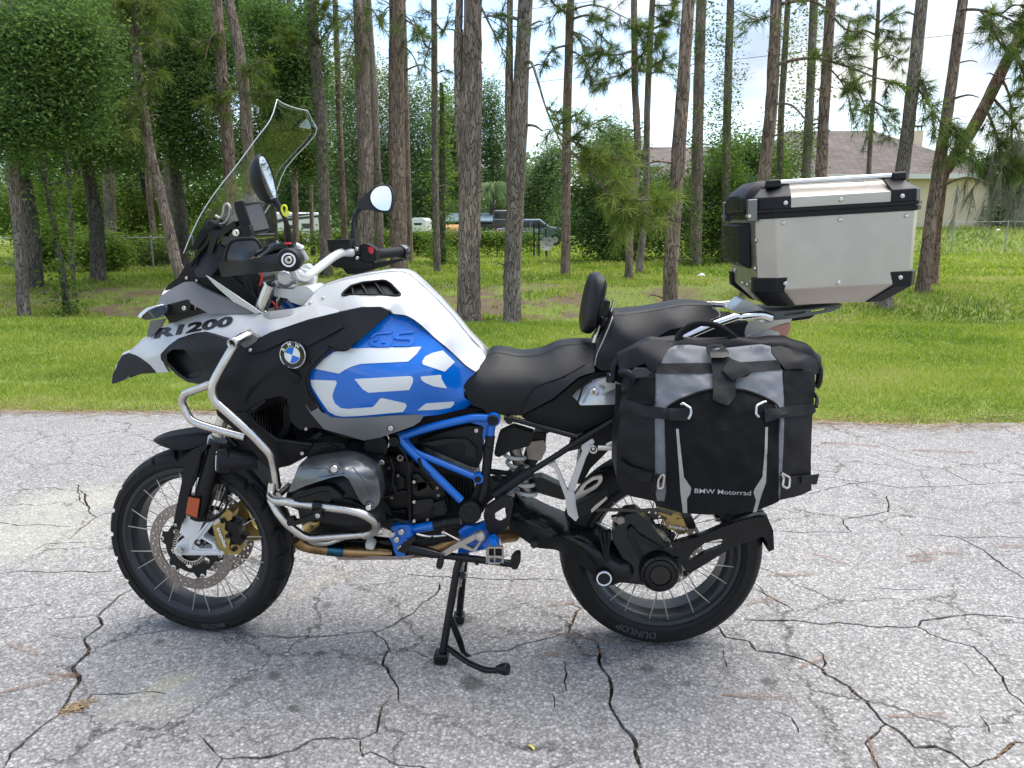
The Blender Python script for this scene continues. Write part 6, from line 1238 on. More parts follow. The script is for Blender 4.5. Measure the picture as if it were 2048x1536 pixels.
panel('riser_cap',rounded(ZD((20,500),(100,490),(190,500),(215,540),(190,600),(60,590)),4),.05,.04,M['whitecast'],tcl,bevel=.005)
bolt(tcl,*ZB((1620,10))[0],.003,.006); bolt(tcl,*ZB((1730,10))[0], -.04,.006)
tube('fork_tube_top',[(*ZB((1385,190))[0],.09),(*ZB((1355,275))[0],.09)],[.016,.014,.017],M['chrome'],tcl,n=20)
tube('steering_head',[(*ZB((1545,250))[0],.0),(*ZB((1610,330))[0],.0)],.035,M['blueframe'],tcl,n=20)
# ------------------------------------------------------------------ tank
tank=grp('fuel_tank',760,660,.1)
wv_=tps([(608,612,.13),(640,590,.10),(690,560,.07),(782,545,.05),(812,546,.05),(845,572,.05),(880,608,.05),(920,655,.05),(950,690,.05),(973,716,.07),(677,622,.175),(721,614,.19),(760,614,.19),(785,628,.19),(838,647,.185),(867,674,.175),(897,698,.165),(931,732,.15),(952,745,.14),(740,592,.15),(800,590,.145),(850,620,.14),(900,670,.13),(700,590,.14)])
wt_ring=ZD((225,785),(350,650),(400,622),(560,572),(760,530),(870,508),(950,503),(1020,503),(1060,510),(1110,532),(1200,612),(1340,742),(1460,870),(1580,1020),(1690,1135),(1738,1215),(1700,1275),(1645,1325),(1560,1270),(1420,1140),(1300,1040),(1180,930),(1080,868),(970,850),(948,832),(860,795),(700,795),(520,832),(505,822),(440,805),(350,792))
vent_hole=rounded(ZD((548,692),(570,665),(620,622),(720,592),(880,576),(910,580),(950,605),(1028,688),(1020,700),(980,702),(720,692),(560,702)),2)
panel('tank_cover',wt_ring,wv_,.03,M['white'],tank,step=10,bevel=.003,holes=[vent_hole],mirror=True)
rows=[]
for a in ZD((225,785),(350,650),(400,622),(560,572),(760,530),(950,503),(1060,510),(1110,532),(1200,612),(1340,742),(1460,870),(1580,1020),(1690,1135),(1738,1215)):
    A=P(*a,wv_(*a)); A2=Vector((A.x,2*D -A.y,A.z)); rows.append([A+Vector((0,0,.001)),A.lerp(A2,.2)+Vector((0,0,.004)),A.lerp(A2,.5)+Vector((0,0,.006)),A.lerp(A2,.8)+Vector((0,0,.004)),A2+Vector((0,0,.001))])
loft('tank_top',rows,M['white'],tank,ang=60,solid=.003)
panel('vent_recess',ZD((540,705),(620,612),(880,568),(960,600),(1040,705)),lambda x,y:wv_(x,y) -.022,.005,M['black'],tank,step=12)
vr=[(x,y,wv_(x,y)+.0005) for x,y in vent_hole]; vs,fs=tube_mesh([P(*p) for p in vr+vr[:1]],.0035,8,cap=False); mk('vent_frame',vs,fs,M['black'],tank)
for a,b in (((622,628),(636,688)),((700,605),(755,692)),((808,590),(882,690))):
    pa,pb=ZD(a)[0],ZD(b)[0]; ol=[pa,(pa[0]+3,pa[1]),(pb[0]+3,pb[1]),pb]
    panel('vent_fin',ol,lambda x,y:wv_(x,y) -.003,.02,M['black'],tank,bevel=.0008)
tube('panel_gap',[(x,y,wv_(x,y)+.0015) for x,y in ZD((235,782),(350,790),(440,804),(510,828))],.0016,M['ink'],tank,smooth_path=True,n=6)
tube('panel_gap',[(x,y,wv_(x,y)+.0012) for x,y in ZD((985,856),(1080,870),(1180,932),(1300,1042),(1420,1142),(1560,1272),(1640,1326))],.0016,M['ink'],tank,smooth_path=True,n=6)
for p in ((290,760),(395,720)):bolt(tank,*ZD(p)[0],wv_(*ZD(p)[0])+.001,.0045)
bvf=tps([(613,757,.235),(625,790,.232),(660,835,.225),(640,720,.24),(700,705,.25),(740,660,.215),(782,628,.175),(838,648,.17),(900,702,.162),(950,745,.135),(928,772,.15),(932,800,.15),(800,760,.262),(720,800,.258),(860,740,.225),(800,835,.22),(880,820,.17),(935,816,.13),(700,760,.262),(800,690,.22)])
blue_ol=ZD((950,848),(1080,872),(1180,934),(1300,1044),(1420,1144),(1560,1274),(1645,1328),(1600,1380),(1545,1440),(1550,1536))+ZE((1600,90),(1610,115),(1560,152),(1330,205),(1225,215),(1100,290),(700,300),(540,240),(450,225),(380,170),(290,30))+ZD((262,1470),(250,1380),(270,1320),(350,1240),(440,1150),(600,1150),(660,1100),(800,960),(900,870))
panel('tank_side',blue_ol,bvf,.05,M['blue'],tank,step=9,bevel=.004,seg=3,mirror=True,ang=60)
dv=lambda x,y:bvf(x,y)+.0018
def decal(ol,r=2):panel('tank_decal',rounded(ol,r),dv,.0015,M['decal'],tank,step=9)
decal(ZD((325,1300),(400,1220),(480,1165),(550,1150),(620,1135),(1200,1120),(1160,1180),(1090,1242),(700,1260),(620,1285),(570,1310),(525,1340)))
decal(ZD((1205,1240),(1230,1200),(1290,1170),(1375,1150),(1400,1175),(1475,1245),(1390,1325),(1210,1265)))
decal(ZD((650,1385),(1110,1360),(1130,1375),(1130,1410),(1100,1475),(765,1497),(720,1470)))
decal(ZD((1193,1365),(1360,1350),(1365,1385),(1408,1462),(1300,1445),(1220,1410),(1195,1385)))
decal(ZD((288,1390),(495,1398),(507,1415),(475,1500))+ZE((470,60),(490,110),(540,150),(600,155),(800,140),(830,110),(860,70),(880,67),(1070,110),(1078,135),(1050,180),(700,212),(560,219),(500,210),(440,180),(390,110),(330,20))+ZD((300,1440)))
decal(ZE((1165,168),(1235,110),(1470,95),(1465,120),(1440,145),(1330,162)))
M['bluedark']=mat('blue_letter_shadow',(0.004,0.075,0.38),0.3,coat=0.8)  # darker blue for the painted shadow lines of the raised letters
G1=[ZD((965,998),(850,1000),(800,1010),(778,1035),(775,1048),(800,1048),(830,1022),(880,1014),(945,1012)),ZD((772,1060),(850,1052),(835,1070),(805,1072),(800,1090),(830,1106),(900,1106),(905,1090),(870,1088),(880,1072),(955,1066),(962,1078),(945,1120),(840,1122),(790,1110),(768,1085)),ZD((1150,992),(1040,996),(990,1008),(970,1030),(972,1048),(1000,1060),(1100,1062),(1108,1078),(1090,1092),(1060,1098),(985,1098),(962,1116),(1080,1118),(1120,1110),(1142,1080),(1140,1048),(1040,1042),(1010,1036),(1020,1018),(1060,1012),(1130,1008))]
for g in G1:
    panel('embossed_letter',g,lambda x,y:bvf(x,y)+.0048,.003,M['blue'],tank,step=9)
    panel('letter_shadow',[(x+1.3,y -1.5) for x,y in g],lambda x,y:bvf(x,y)+.0032,.002,M['bluedark'],tank,step=9)  # offset dark copy stands in for the shadow beside each raised letter
# ------------------------------------------------------------------ side panels
side=grp('side_fairing',600,750,.2)
sv=tps([(517,675,.225),(560,652,.22),(620,635,.22),(700,618,.21),(782,627,.205),(696,700,.262),(657,700,.258),(586,710,.262),(540,720,.255),(470,710,.235),(440,770,.24),(440,820,.24),(500,830,.245),(550,800,.25),(600,780,.25),(590,830,.235),(640,850,.235),(700,880,.225),(520,770,.255)])
blk=ZB((1300,558),(1400,508),(1550,458),(1700,408),(1950,348),(2040,328))+ZD((700,797),(860,794),(948,830),(890,890),(800,965),(700,1060),(640,1100),(600,1150),(560,1160),(455,1155),(362,1245),(285,1325),(265,1385),(277,1470))+ZE((305,40),(390,180),(460,240),(600,300),(720,410),(580,395),(440,345),(390,320))+ZB((1760,1290),(1640,1310),(1560,1240),(1540,1060),(1480,1030),(1350,1060),(1200,1160),(1150,1180),(1000,1130),(950,1060),(945,930),(1000,780),(1060,640),(1130,610),(1190,620))
panel('side_panel',blk,sv,.03,M['black'],side,step=10,bevel=.004,mirror=True,ang=50)
wing=ZD((520,842),(700,800),(860,798),(945,832),(885,892),(720,925),(560,985),(430,1060),(440,1105),(545,1140),(600,1145),(640,1098),(800,962),(885,892))
panel('wing_facet',ZD((885,890),(800,965),(700,1060),(640,1100),(600,1150),(550,1147),(430,1106),(470,1060),(540,990),(720,930)),lambda x,y:sv(x,y)+.012,.015,M['black'],side,step=10,bevel=.004)
panel('arm_facet',ZB((1310,565),(1400,520),(1550,470),(1700,420),(1950,360))+ZD((520,850),(560,960),(430,1030),(300,1100),(270,1120))+ZB((1650,600),(1560,565),(1500,590),(1350,660),(1220,690),(1200,640)),lambda x,y:sv(x,y)+.006,.012,M['black'],side,step=10,bevel=.003)
panel('duct_vane',ZB((1215,990),(1330,890),(1450,795),(1500,770),(1570,830),(1640,880),(1630,950),(1560,1010),(1480,1030),(1350,1058),(1205,1158),(1190,1080)),tps([(497,782,.262),(554,733,.27),(600,755,.272),(590,785,.235),(561,791,.222),(530,797,.222),(495,822,.235),(550,765,.25)]),.03,M['black'],side,step=8,bevel=.004)
panel('lower_spar',rounded(ZB((950,1140),(1050,1150),(1150,1170),(1195,1160),(1260,1255),(1350,1330),(1440,1390),(1560,1412),(1740,1430),(1690,1530),(1560,1600),(1400,1640),(1330,1590),(1180,1380),(960,1190)),3),tps([(432,820,.23),(480,830,.25),(520,870,.245),(560,890,.24),(625,890,.23),(540,940,.21),(500,900,.23)]),.02,M['black'],side,step=9,bevel=.004,mirror=True)
panel('opening_lip',ZB((1200,1165),(1350,1065),(1360,1078),(1225,1175),(1280,1260),(1450,1385),(1740,1425),(1735,1440),(1440,1402),(1260,1262)),.252,.012,M['black2'],side,bevel=.002)
# radiator behind the opening: core with fins
rad=grp('radiator',545,830,.13)
panel('radiator_core',ZB((1150,1150),(1350,1030),(1500,1010),(1560,1060),(1560,1250),(1750,1330),(1740,1430),(1430,1400)),.13,.04,M['dark'],rad)
for k in range(16):
    x0=1235+k*21
    panel('radiator_fin',ZB((x0,1190 -k*9),(x0+9,1186 -k*9),(x0+24+k,1395),(x0+15+k,1395)),.142,.012,M['black2'],rad)
panel('radiator_hose',rounded(ZB((1500,1120),(1560,1100),(1570,1200),(1540,1330),(1480,1390),(1450,1360),(1500,1290)),4),.17,.03,M['rubber'],rad,bevel=.008)
panel('shroud_strut',ZB((1640,1430),(1790,1330),(1830,1340),(1720,1450)),.2,.02,M['black2'],side,bevel=.003)
bolt(side,*ZB((1658,1500))[0],.236,.006); bolt(side,*ZB((1235,655))[0],.242,.005); bolt(side,*ZB((1690,1300))[0],.23,.005)
tube('panel_seam',[(*ZB(p)[0],0) for p in ()] or [(*ZB((1222,925))[0],.25),(*ZB((1225,1000))[0],.25)],.0015,M['ink'],side,n=6)
panel('tank_guard',rounded(ZE((190,20),(255,30),(300,60),(380,185),(450,232),(540,240),(700,230),(1225,196),(1190,258),(1130,297),(860,390),(725,414),(400,320),(290,190)),3),tps([(600,790,.24),(640,840,.245),(660,840,.25),(700,870,.24),(727,880,.23),(800,850,.235),(848,830,.19),(760,850,.245)]),.02,M['grey'],side,step=9,bevel=.004,mirror=True)
panel('guard_edge',ZD((435,1112),(455,1125),(350,1225),(270,1310),(248,1385),(262,1480),(290,1536))+ZE((385,185),(300,190),(190,20))+ZD((200,1500),(180,1420),(195,1330),(260,1260),(360,1150)),lambda x,y:sv(x,y)+.004,.02,M['black'],side,step=10,bevel=.006,seg=3)
bolt(side,*ZE((948,312))[0],.246,.008); disc('bolt_well',P(*ZE((940,315))[0],.243),.0075,.002,M['black2'],side)
# roundel
rd=empty('badge',P(585.7,709.7,.278)); attach(rd,bike)
rc=P(585.7,709.7,.276); rr_=28/FPX*2.17
_n=Vector((-.12, -1,.05)).normalized(); _u=Vector((1, -.12,0)).normalized(); _w=Vector((0,0,1)); _w=(_w -_n*_w.dot(_n)).normalized(); _u=_w.cross(-_n)* -1 if False else _u
def rmap(x,z,h=0):return rc+_u*x+_w*z -_n* -h
lathe('badge_rim',[(rr_*.9, -.004),(rr_, -.004),(rr_,.003),(rr_*.965,.0042),(rr_*.93,.003)],rc,_n,M['chrome'],rd,n=48)
lathe('badge_ring',[(0,0),(rr_*.94,0),(rr_*.94,.003),(rr_*.62,.0034),(0,.0034)],rc,_n,M['gloss'],rd,n=48)
lathe('badge_inner_rim',[(rr_*.58,.003),(rr_*.62,.003),(rr_*.62,.0044),(rr_*.58,.0044)],rc,_n,M['chrome'],rd,n=48,closed=True)
for q in range(4):
    a0=R(90*q -17+0) ; pts=[(0,0)]+[(rr_*.58*math.cos(a0+R(90)*i/10),rr_*.58*math.sin(a0+R(90)*i/10)) for i in range(11)]
    vs=[rmap(x,z,.0040) for x,z in pts]; mk('badge_quarter',vs,[tuple(range(len(vs)))],M['decal'] if q % 2 == 0 else M['blue'],rd,recalc=False)
for ch,ang_ in (('B',150),('M',104),('W',58)):
    a,b=text_width(ch); th=R(ang_); cx,cz=rr_*.66*math.cos(th),rr_*.66*math.sin(th); sz=rr_*.36
    tx,tz=math.sin(th), -math.cos(th); nx,nz=math.cos(th),math.sin(th)
    text('badge_letter',ch,lambda u,w_:rmap(cx+(u -(a+b)/2)*sz*tx+w_*sz*nx,cz+(u -(a+b)/2)*sz*tz+w_*sz*nz,.0046),M['decal'],rd,bold=.03)
# ------------------------------------------------------------------ crash bars
cb=grp('crash_bar',470,850,.25)
rb=.0125
tube('upper_bar',[(*ZB((1240,520))[0],.22),(*ZB((1150,560))[0],.26),(*ZB((1075,605))[0],.31)],.0125,M['steelbar'],cb,n=16,cap=False,solid=.002)
disc('bar_bore',P(*ZB((1090,596))[0],.298),.0105,.001,M['ink'],cb,ax=(-.4, -1, -.1))
panel('bar_mount',rounded(ZB((1130,520),(1200,500),(1300,555),(1250,620),(1180,640),(1150,600)),4),.235,.02,M['grey'],cb,bevel=.005)
tube('main_bar',[(*ZB((1110,600))[0],.283),(*ZB((1040,720))[0],.30),(*ZB((955,870))[0],.31),(*ZB((912,960))[0],.315),(*ZB((930,1065))[0],.315),(*ZB((1230,1330))[0],.30),(*ZB((1400,1510))[0],.28),(*ZC((1255,250))[0],.265),(*ZC((1270,330))[0],.26),(*ZC((1278,420))[0],.255)],rb,M['steelbar'],cb,n=16,bend=.05,seg=6)
tube('front_loop',[(*ZB((905,935))[0],.312),(*ZB((800,975))[0],.30),(*ZB((690,1015))[0],.28),(*ZB((668,1085))[0],.27),(*ZB((740,1235))[0],.27),(*ZB((850,1275))[0],.275),(*ZB((1190,1370))[0],.29)],rb*.93,M['steelbar'],cb,n=16,bend=.035,seg=6)
tube('bar_joint',[(*ZC((1248,380))[0],.262),(*ZC((1240,460))[0],.265)],[.014,.011,.014],M['chrome'],cb,n=12)
tube('lower_bar',[(*ZC((1250,430))[0],.26),(*ZC((1228,478))[0],.275),(*ZC((1270,515))[0],.31),(*ZE((100,915))[0],.345),(*ZE((350,950))[0],.36),(*ZE((560,975))[0],.365),(*ZE((720,1010))[0],.36),(*ZE((840,1090))[0],.335),(*ZE((815,1165))[0],.30),(*ZE((730,1190))[0],.28)],rb,M['steelbar'],cb,n=16,bend=.04,seg=6)
tube('lower_rail',[(*ZC((1235,500))[0],.285),(*ZE((40,1030))[0],.31),(*ZE((140,1135))[0],.30),(*ZE((260,1215))[0],.28),(*ZE((520,1195))[0],.27),(*ZE((720,1180))[0],.262),(*ZE((880,1150))[0],.25)],rb,M['steelbar'],cb,n=16,bend=.04,seg=6)
tube('cross_rail',[(*ZE((240,1190))[0],.285),(*ZE((320,1250))[0],.25),(*ZE((420,1255))[0],.22),(*ZE((560,1205))[0],.2)],rb*.8,M['steelbar'],cb,n=12)
panel('bar_foot',rounded(ZE((830,1125),(880,1130),(970,1165),(985,1190),(960,1210),(900,1205),(820,1195)),3),.245,.01,M['steelbar'],cb,bevel=.003)
bolt(cb,*ZE((952,1182))[0],.247,.008); bolt(cb,*ZC((1265,555))[0],.305,.005)
tube('bar_mount_strut',[(*ZC((1290,470))[0],.25),(*ZC((1370,400))[0],.2)],.01,M['steelbar'],cb)
# far-side bar, shown through the gap
tube('far_bar',[Vector((2*0+p.x,2*D -p.y,p.z)) for p in (P(*ZC((1278,420))[0],.255),P(*ZE((100,1120))[0],.30),P(*ZE((520,1195))[0],.27),P(*ZE((880,1150))[0],.25))],rb,M['steelbar'],cb,n=10,px=False)
# highway peg
pg=empty('highway_peg',P(*ZE((355,960))[0],.37)); attach(pg,bike)
tube('peg_clamp',[(*ZE((318,945))[0],.36),(*ZE((395,955))[0],.362)],.0165,M['black2'],pg,n=16)
panel('peg_arm',rounded(ZE((330,985),(375,975),(388,1040),(350,1062),(160,1112),(105,1115),(92,1080),(110,1050),(145,1045),(165,1075),(310,1020)),2),.385,.02,M['black2'],pg,bevel=.003)
bolt(pg,*ZE((352,1028))[0],.386,.007)
# auxiliary lamp
al=empty('auxiliary_lamp',P(470,925,.22)); attach(al,bike)
ax_=P(*ZC((850,215))[0],.24) -P(*ZC((1150,215))[0],.20)
lathe('lamp_body',[(0, -.10),(.020, -.10),(.026, -.07),(.033, -.03),(.036, -.01),(.036,.012),(.030,.018),(0,.018)],P(*ZC((890,225))[0],.235),ax_,M['black'],al,n=28)
for k in range(8):
    a=2*math.pi*k/8; u_,v_2,a_=frame_axes(ax_); pc=P(*ZC((890,225))[0],.235) -a_*.055
    pr_=pc+(u_*math.cos(a)+v_2*math.sin(a))*.029
    vs,fs=tube_mesh([pr_+a_*.04,pr_ -a_*.045 -(u_*math.cos(a)+v_2*math.sin(a))*.007],.0035,6); mk('cooling_fin',vs,fs,M['black2'],al)
disc('lamp_lens',P(*ZC((890,225))[0],.235)+frame_axes(ax_)[2]*.016,.03,.004,M['clear'],al,ax=ax_)
panel('lamp_guard',rounded(ZC((832,180),(850,150),(900,140),(925,160),(930,310),(880,305),(845,280)),4),.258,.012,M['black'],al,bevel=.003,holes=[])
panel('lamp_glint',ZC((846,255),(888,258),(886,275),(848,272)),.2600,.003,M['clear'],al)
panel('lamp_bracket',rounded(ZC((880,110),(1010,60),(1110,100),(1180,170),(1130,210),(900,150)),4),.2,.03,M['black'],al,bevel=.004)
bolt(al,*ZC((930,62))[0],.22,.009,M['black2']); tube('lamp_post',[(*ZC((930,65))[0],.21),(*ZC((980,110))[0],.2)],.012,M['black2'],al)
tube('lamp_cable',[(*ZC((1150,215))[0],.2),(*ZC((1190,190))[0],.18),(*ZC((1200,120))[0],.16),(*ZC((1150,80))[0],.15)],.004,M['rubber'],al,smooth_path=True,n=8)
# turn signal
ts=empty('turn_signal',P(300,630,.15)); attach(ts,bike)
tsa=P(*ZB((330,375))[0],.16) -P(*ZB((560,325))[0],.13)
panel('signal_body',rounded(ZB((322,385),(345,372),(400,328),(470,298),(525,290),(560,320),(540,350),(500,378),(440,402),(380,411),(345,398)),3),tps([(279,634,.15),(300,620,.165),(325,612,.15),(310,635,.175),(330,625,.16),(295,639,.16)]),.05,M['gloss'],ts,step=7,bevel=.005,seg=3)
panel('signal_lens',rounded(ZB((310,378),(330,350),(380,312),(460,288),(480,296),(400,328),(348,370),(335,395),(318,388)),2),.158,.05,M['clear'],ts,bevel=.003)
panel('signal_arm',rounded(ZB((520,300),(600,280),(680,250),(725,240),(745,290),(735,335),(690,345),(560,352),(530,340)),3),.13,.04,M['black2'],ts,bevel=.005)
bolt(ts,*ZB((692,312))[0],.131,.007)
# ------------------------------------------------------------------ engine
eng=grp('engine',720,960,.1)
panel('crankcase',ZE((500,480),(760,430),(930,380),(1050,400),(1250,520),(1620,700),(1650,900),(1560,1150),(1450,1250),(1130,1290),(560,1300),(330,1230),(200,1100),(150,820),(260,560)),.10,.2,M['dark'],eng,bevel=.01)
panel('gearbox_case',rounded(ZE((880,560),(940,540),(1120,600),(1350,760),(1420,900),(1400,1060),(1300,1100),(1110,1110),(900,1080),(870,900)),6),.15,.06,M['dark'],eng,bevel=.01,seg=3)
panel('case_flange',rounded(ZE((1085,590),(1115,590),(1118,1105),(1095,1112)),2),.172,.03,M['black2'],eng,bevel=.003)
for ol in (((1130,690),(1180,690),(1300,830),(1150,870),(1120,840)),((1130,910),(1290,890),(1320,960),(1180,1020),(1130,1030)),((1140,760),(1260,750),(1240,800),(1150,840))):
    panel('case_rib',rounded(ZE(*ol),4),.165,.03,M['black2'],eng,bevel=.004)
panel('case_blade',ZE((880,880),(1050,825),(1080,832),(1000,860),(885,892)),.185,.02,M['black2'],eng,bevel=.001)
panel('case_blade',ZE((885,925),(890,900),(960,1020),(950,1030),(890,990)),.175,.02,M['dark'],eng,bevel=.001)
for p in ((1140,750),(1140,915),(1140,1072),(885,795),(1380,910),(1400,975),(1290,990)):bolt(eng,*ZE(p)[0],.178,.0055,M['black2'] if p[0]>1200 else M['steel'])
disc('engine_bolt',P(*ZE((1027,555))[0],.17),.0105,.006,M['disc'],eng); bolt(eng,*ZE((1027,555))[0],.176,.005,M['dark'])
for k in range(7):
    x0=545+k*28; panel('cylinder_fin',ZE((x0,500+k*9),(x0+13,500+k*9),(x0+90,640+k*8),(x0+77,640+k*8)),.24,.08,M['black2'],eng,bevel=.001)
panel('coil_bracket',rounded(ZE((760,545),(870,540),(890,590),(870,620),(820,610),(790,640),(760,600)),2),.24,.03,M['black2'],eng,bevel=.003); bolt(eng,*ZE((875,592))[0],.243,.008)
panel('air_box',rounded(ZE((300,440),(420,430),(560,440),(600,500),(560,540),(300,560),(250,520)),4),.22,.08,M['black'],eng,bevel=.006)
panel('air_box_rib',rounded(ZE((330,470),(430,440),(520,470),(500,500),(350,520)),3),.228,.01,M['black2'],eng,bevel=.003)
tube('intake_pipe',[(*ZE((820,420))[0],.14),(*ZE((830,470))[0],.2)],.035,M['rubber'],eng,n=20); lathe('pipe_clamp',[(.034, -.006),(.037, -.006),(.037,.006),(.034,.006)],P(*ZE((840,425))[0],.17),(.2, -1,.3),M['steel'],eng,closed=True)
for pts in (((900,470),(880,540),(950,620),(940,720)),((560,490),(640,500),(660,490)),((1130,560),(1120,660),(1100,740),(1102,1100)),((700,460),(800,480),(920,440)),((905,640),(920,720),(890,800))):
    tube('cable',[(*ZE(p)[0],.19) for p in pts],.0028,M['rubber'],eng,smooth_path=True,n=8)
for pts,r_,mm in ((((590,470),(650,520),(720,540),(800,520)),.006,'rubber'),(((820,560),(850,640),(870,720),(860,800)),.005,'rubber'),(((940,560),(970,650),(960,760),(990,840)),.0045,'rubber'),(((1180,560),(1200,640),(1260,700)),.005,'rubber'),(((880,1090),(980,1060),(1080,1090)),.005,'rubber'),(((860,1240),(930,1260),(1000,1235),(1150,1240),(1300,1200)),.005,'rubber'),(((1160,1180),(1260,1200),(1400,1190)),.004,'steel'),(((1010,460),(1060,520),(1090,600)),.004,'rubber')):
    tube('hose',[(*ZE(p)[0],.195) for p in pts],r_,M[mm],eng,smooth_path=True,n=8)
for p in ((930,640),(1010,700),(930,760),(1220,620),(1330,800),(1340,860),(1250,1060),(960,880),(700,480),(640,470)):bolt(eng,*ZE(p)[0],.176,.0048,M['disc'])
panel('sensor_block',rounded(ZE((1290,930),(1380,900),(1410,960),(1390,1020),(1310,1030)),3),.172,.03,M['black'],eng,bevel=.004)
panel('starter_cover',rounded(ZE((900,700),(1000,690),(1060,720),(1060,800),(1000,830),(910,820)),5),.168,.03,M['black2'],eng,bevel=.008,seg=3)
for k in range(6):panel('case_fin',ZE((905,1000+k*14),(1070,985+k*14),(1070,990+k*14),(905,1006+k*14)),.172,.02,M['black2'],eng)
# cylinder head
hd=empty('cylinder_head',P(720,960,.3)); attach(hd,bike)
panel('head_casting',rounded(ZE((85,900),(100,830),(150,735),(200,605),(330,575),(540,538),(730,592),(830,655),(868,850),(850,945),(790,1040),(690,1100),(560,1112),(400,1090),(200,990),(110,950)),5),tps([(575,1000,.28),(600,930,.29),(680,915,.30),(750,940,.31),(760,1000,.31),(690,1045,.33),(650,1000,.345),(620,1020,.32)]),.16,M['dark'],hd,step=10,bevel=.008,seg=3)
hcv=tps([(577,983,.315),(590,945,.325),(605,928,.315),(680,915,.315),(700,918,.33),(740,935,.325),(760,990,.32),(755,1010,.325),(725,1000,.345),(700,955,.385),(665,955,.385),(610,970,.36),(630,940,.365),(690,935,.375),(735,965,.355)])
panel('head_cover',rounded(ZE((108,835),(150,740),(190,640),(212,602),(330,580),(540,547),(620,553),(725,600),(820,662),(850,745),(864,860),(852,930),(795,990),(735,950),(690,900),(640,800),(600,725),(560,700),(470,715),(380,742),(250,785),(130,838)),3),hcv,.06,M['head'],hd,step=7,bevel=.007,seg=3,ang=50)
panel('cover_ridge',rounded(ZE((160,700),(200,650),(420,640),(450,690),(540,690),(600,650),(640,640),(720,740),(790,880),(760,910),(640,740),(560,672),(430,700),(170,760)),3),lambda x,y:hcv(x,y)+.004,.012,M['head'],hd,step=7,bevel=.004,ang=50)
panel('plug_cover',rounded(ZE((130,880),(200,840),(360,790),(450,788),(510,830),(560,880),(520,890),(460,890),(440,830),(370,830),(140,900)),3),.375,.03,M['black'],hd,bevel=.004)
panel('plug_recess',rounded(ZE((140,905),(370,835),(440,835),(460,895),(450,920),(300,920)),3),.362,.02,M['black2'],hd,bevel=.003)
panel('head_guard',rounded(ZE((460,900),(540,885),(620,900),(730,960),(850,1050),(845,1065),(740,1100),(600,1112),(420,1085),(400,1000),(470,960)),4),.345,.06,M['black'],hd,bevel=.005)
for p,r_ in (((490,640),.0155),((772,955),.013)):
    q=ZE(p)[0]; vv=hcv(*q)+.006
    lathe('cover_bolt_seat',[(r_*1.0, -.01),(r_*1.0,.002),(r_*.8,.004),(r_*.8,.001),(0,.001)],P(*q,vv),(0, -1,0),M['head'],hd,n=24)
    lathe('cover_bolt',[(r_*.72,0),(r_*.72,.007),(r_*.6,.010),(r_*.42,.010),(r_*.38,.006),(0,.006)],P(*q,vv),(0, -1,0),M['chrome'],hd,n=20)
# exhaust, sump guard
ex=grp('exhaust',700,1100,.1)
cpr=M['copper']
tube('header_pipe',[(*ZE((180,1220))[0],.20),(*ZE((230,1270))[0],.19),(*ZE((360,1295))[0],.17),(*ZE((600,1318))[0],.15),(*ZE((960,1335))[0],.13)],.021,cpr,ex,n=16,bend=.05)
tube('header_pipe',[(*ZE((250,1135))[0],.22),(*ZE((330,1085))[0],.22),(*ZE((350,1075))[0],.2)],.017,mat('header_gold',(.42,.30,.12),.3,metal=1.0,var=.2,vscale=30),ex,n=14)
tube('header_tint',[(*ZE((430,1303))[0],.166),(*ZE((560,1315))[0],.155)],.0213,mat('heat_blue',(.03,.10,.16),.25,metal=1.0,var=.5,vscale=30),ex,n=16,cap=False)
tube('collector_pipe',[(*ZE((990,1315))[0],.05),(*ZE((1300,1290))[0],.02),(*ZE((1450,1220))[0],.0),(*ZE((1700,1180))[0], -.05),(*ZE((1960,1150))[0], -.12)],[.03,.03,.035,.04,.04],cpr,ex,n=16,bend=.06)
panel('sump_guard',ZE((300,1330),(480,1352),(960,1362),(1150,1350),(1110,1392),(525,1394),(490,1370)),.16,.32,M['disc'],ex,bevel=.003)
panel('sump',ZE((380,1230),(1000,1230),(1150,1330),(960,1362),(480,1350)),.12,.24,M['dark'],ex,bevel=.006)
lathe('drain_plug',[(.016, -.01),(.016,.012),(.013,.018),(.010,.018),(0,.018)],P(*ZE((785,1255))[0],.14),(0, -1, -.3),M['springs'],ex,n=16)
panel('inner_body',ZE((200,250),(560,330),(1000,260),(1240,200),(1560,130),(1700,150),(1760,230),(1700,330),(1300,420),(1050,480),(760,520),(500,540),(260,560),(200,440)),.09,.18,M['dark'],bike,bevel=.006)
# ------------------------------------------------------------------ frame
fr=grp('frame',850,880,.15)
B_=M['blueframe']
tube('frame_tube',[(*ZE((1000,390))[0],.17),(*ZE((1250,310))[0],.172),(*ZE((1640,222))[0],.172),(*ZE((1790,235))[0],.172)],.0125,B_,fr,n=16,bend=.06,mirror=True)
tube('frame_tube',[(*ZE((1010,385))[0],.175),(*ZE((1060,450))[0],.178),(*ZE((1525,905))[0],.182)],.0125,B_,fr,n=16,bend=.03,mirror=True)
tube('frame_tube',[(*ZE((1100,455))[0],.165),(*ZE((1150,510))[0],.168),(*ZE((1660,720))[0],.17)],.0105,B_,fr,n=16,bend=.03,mirror=True)
tube('frame_tube',[(*ZE((1040,360))[0],.15),(*ZE((1100,470))[0],.16)],.013,B_,fr,n=16)
lathe('frame_node',[(0, -.02),(.021, -.02),(.021,.008),(.019,.012),(.016,.012),(.016,.006),(0,.006)],P(*ZE((1790,240))[0],.175),(0, -1,0),B_,fr)
lathe('frame_cap',[(.0165,0),(.0165,.010),(.013,.013),(.009,.011),(.009,.009),(0,.009)],P(*ZE((1785,243))[0],.18),(0, -1,0),M['black'],fr,n=14,ang=20)
lathe('frame_node',[(0, -.02),(.0165, -.02),(.0165,.008),(.0145,.011),(.0105,.011),(.0105,.006),(0,.006)],P(*ZE((1668,722))[0],.178),(0, -1,0),B_,fr)
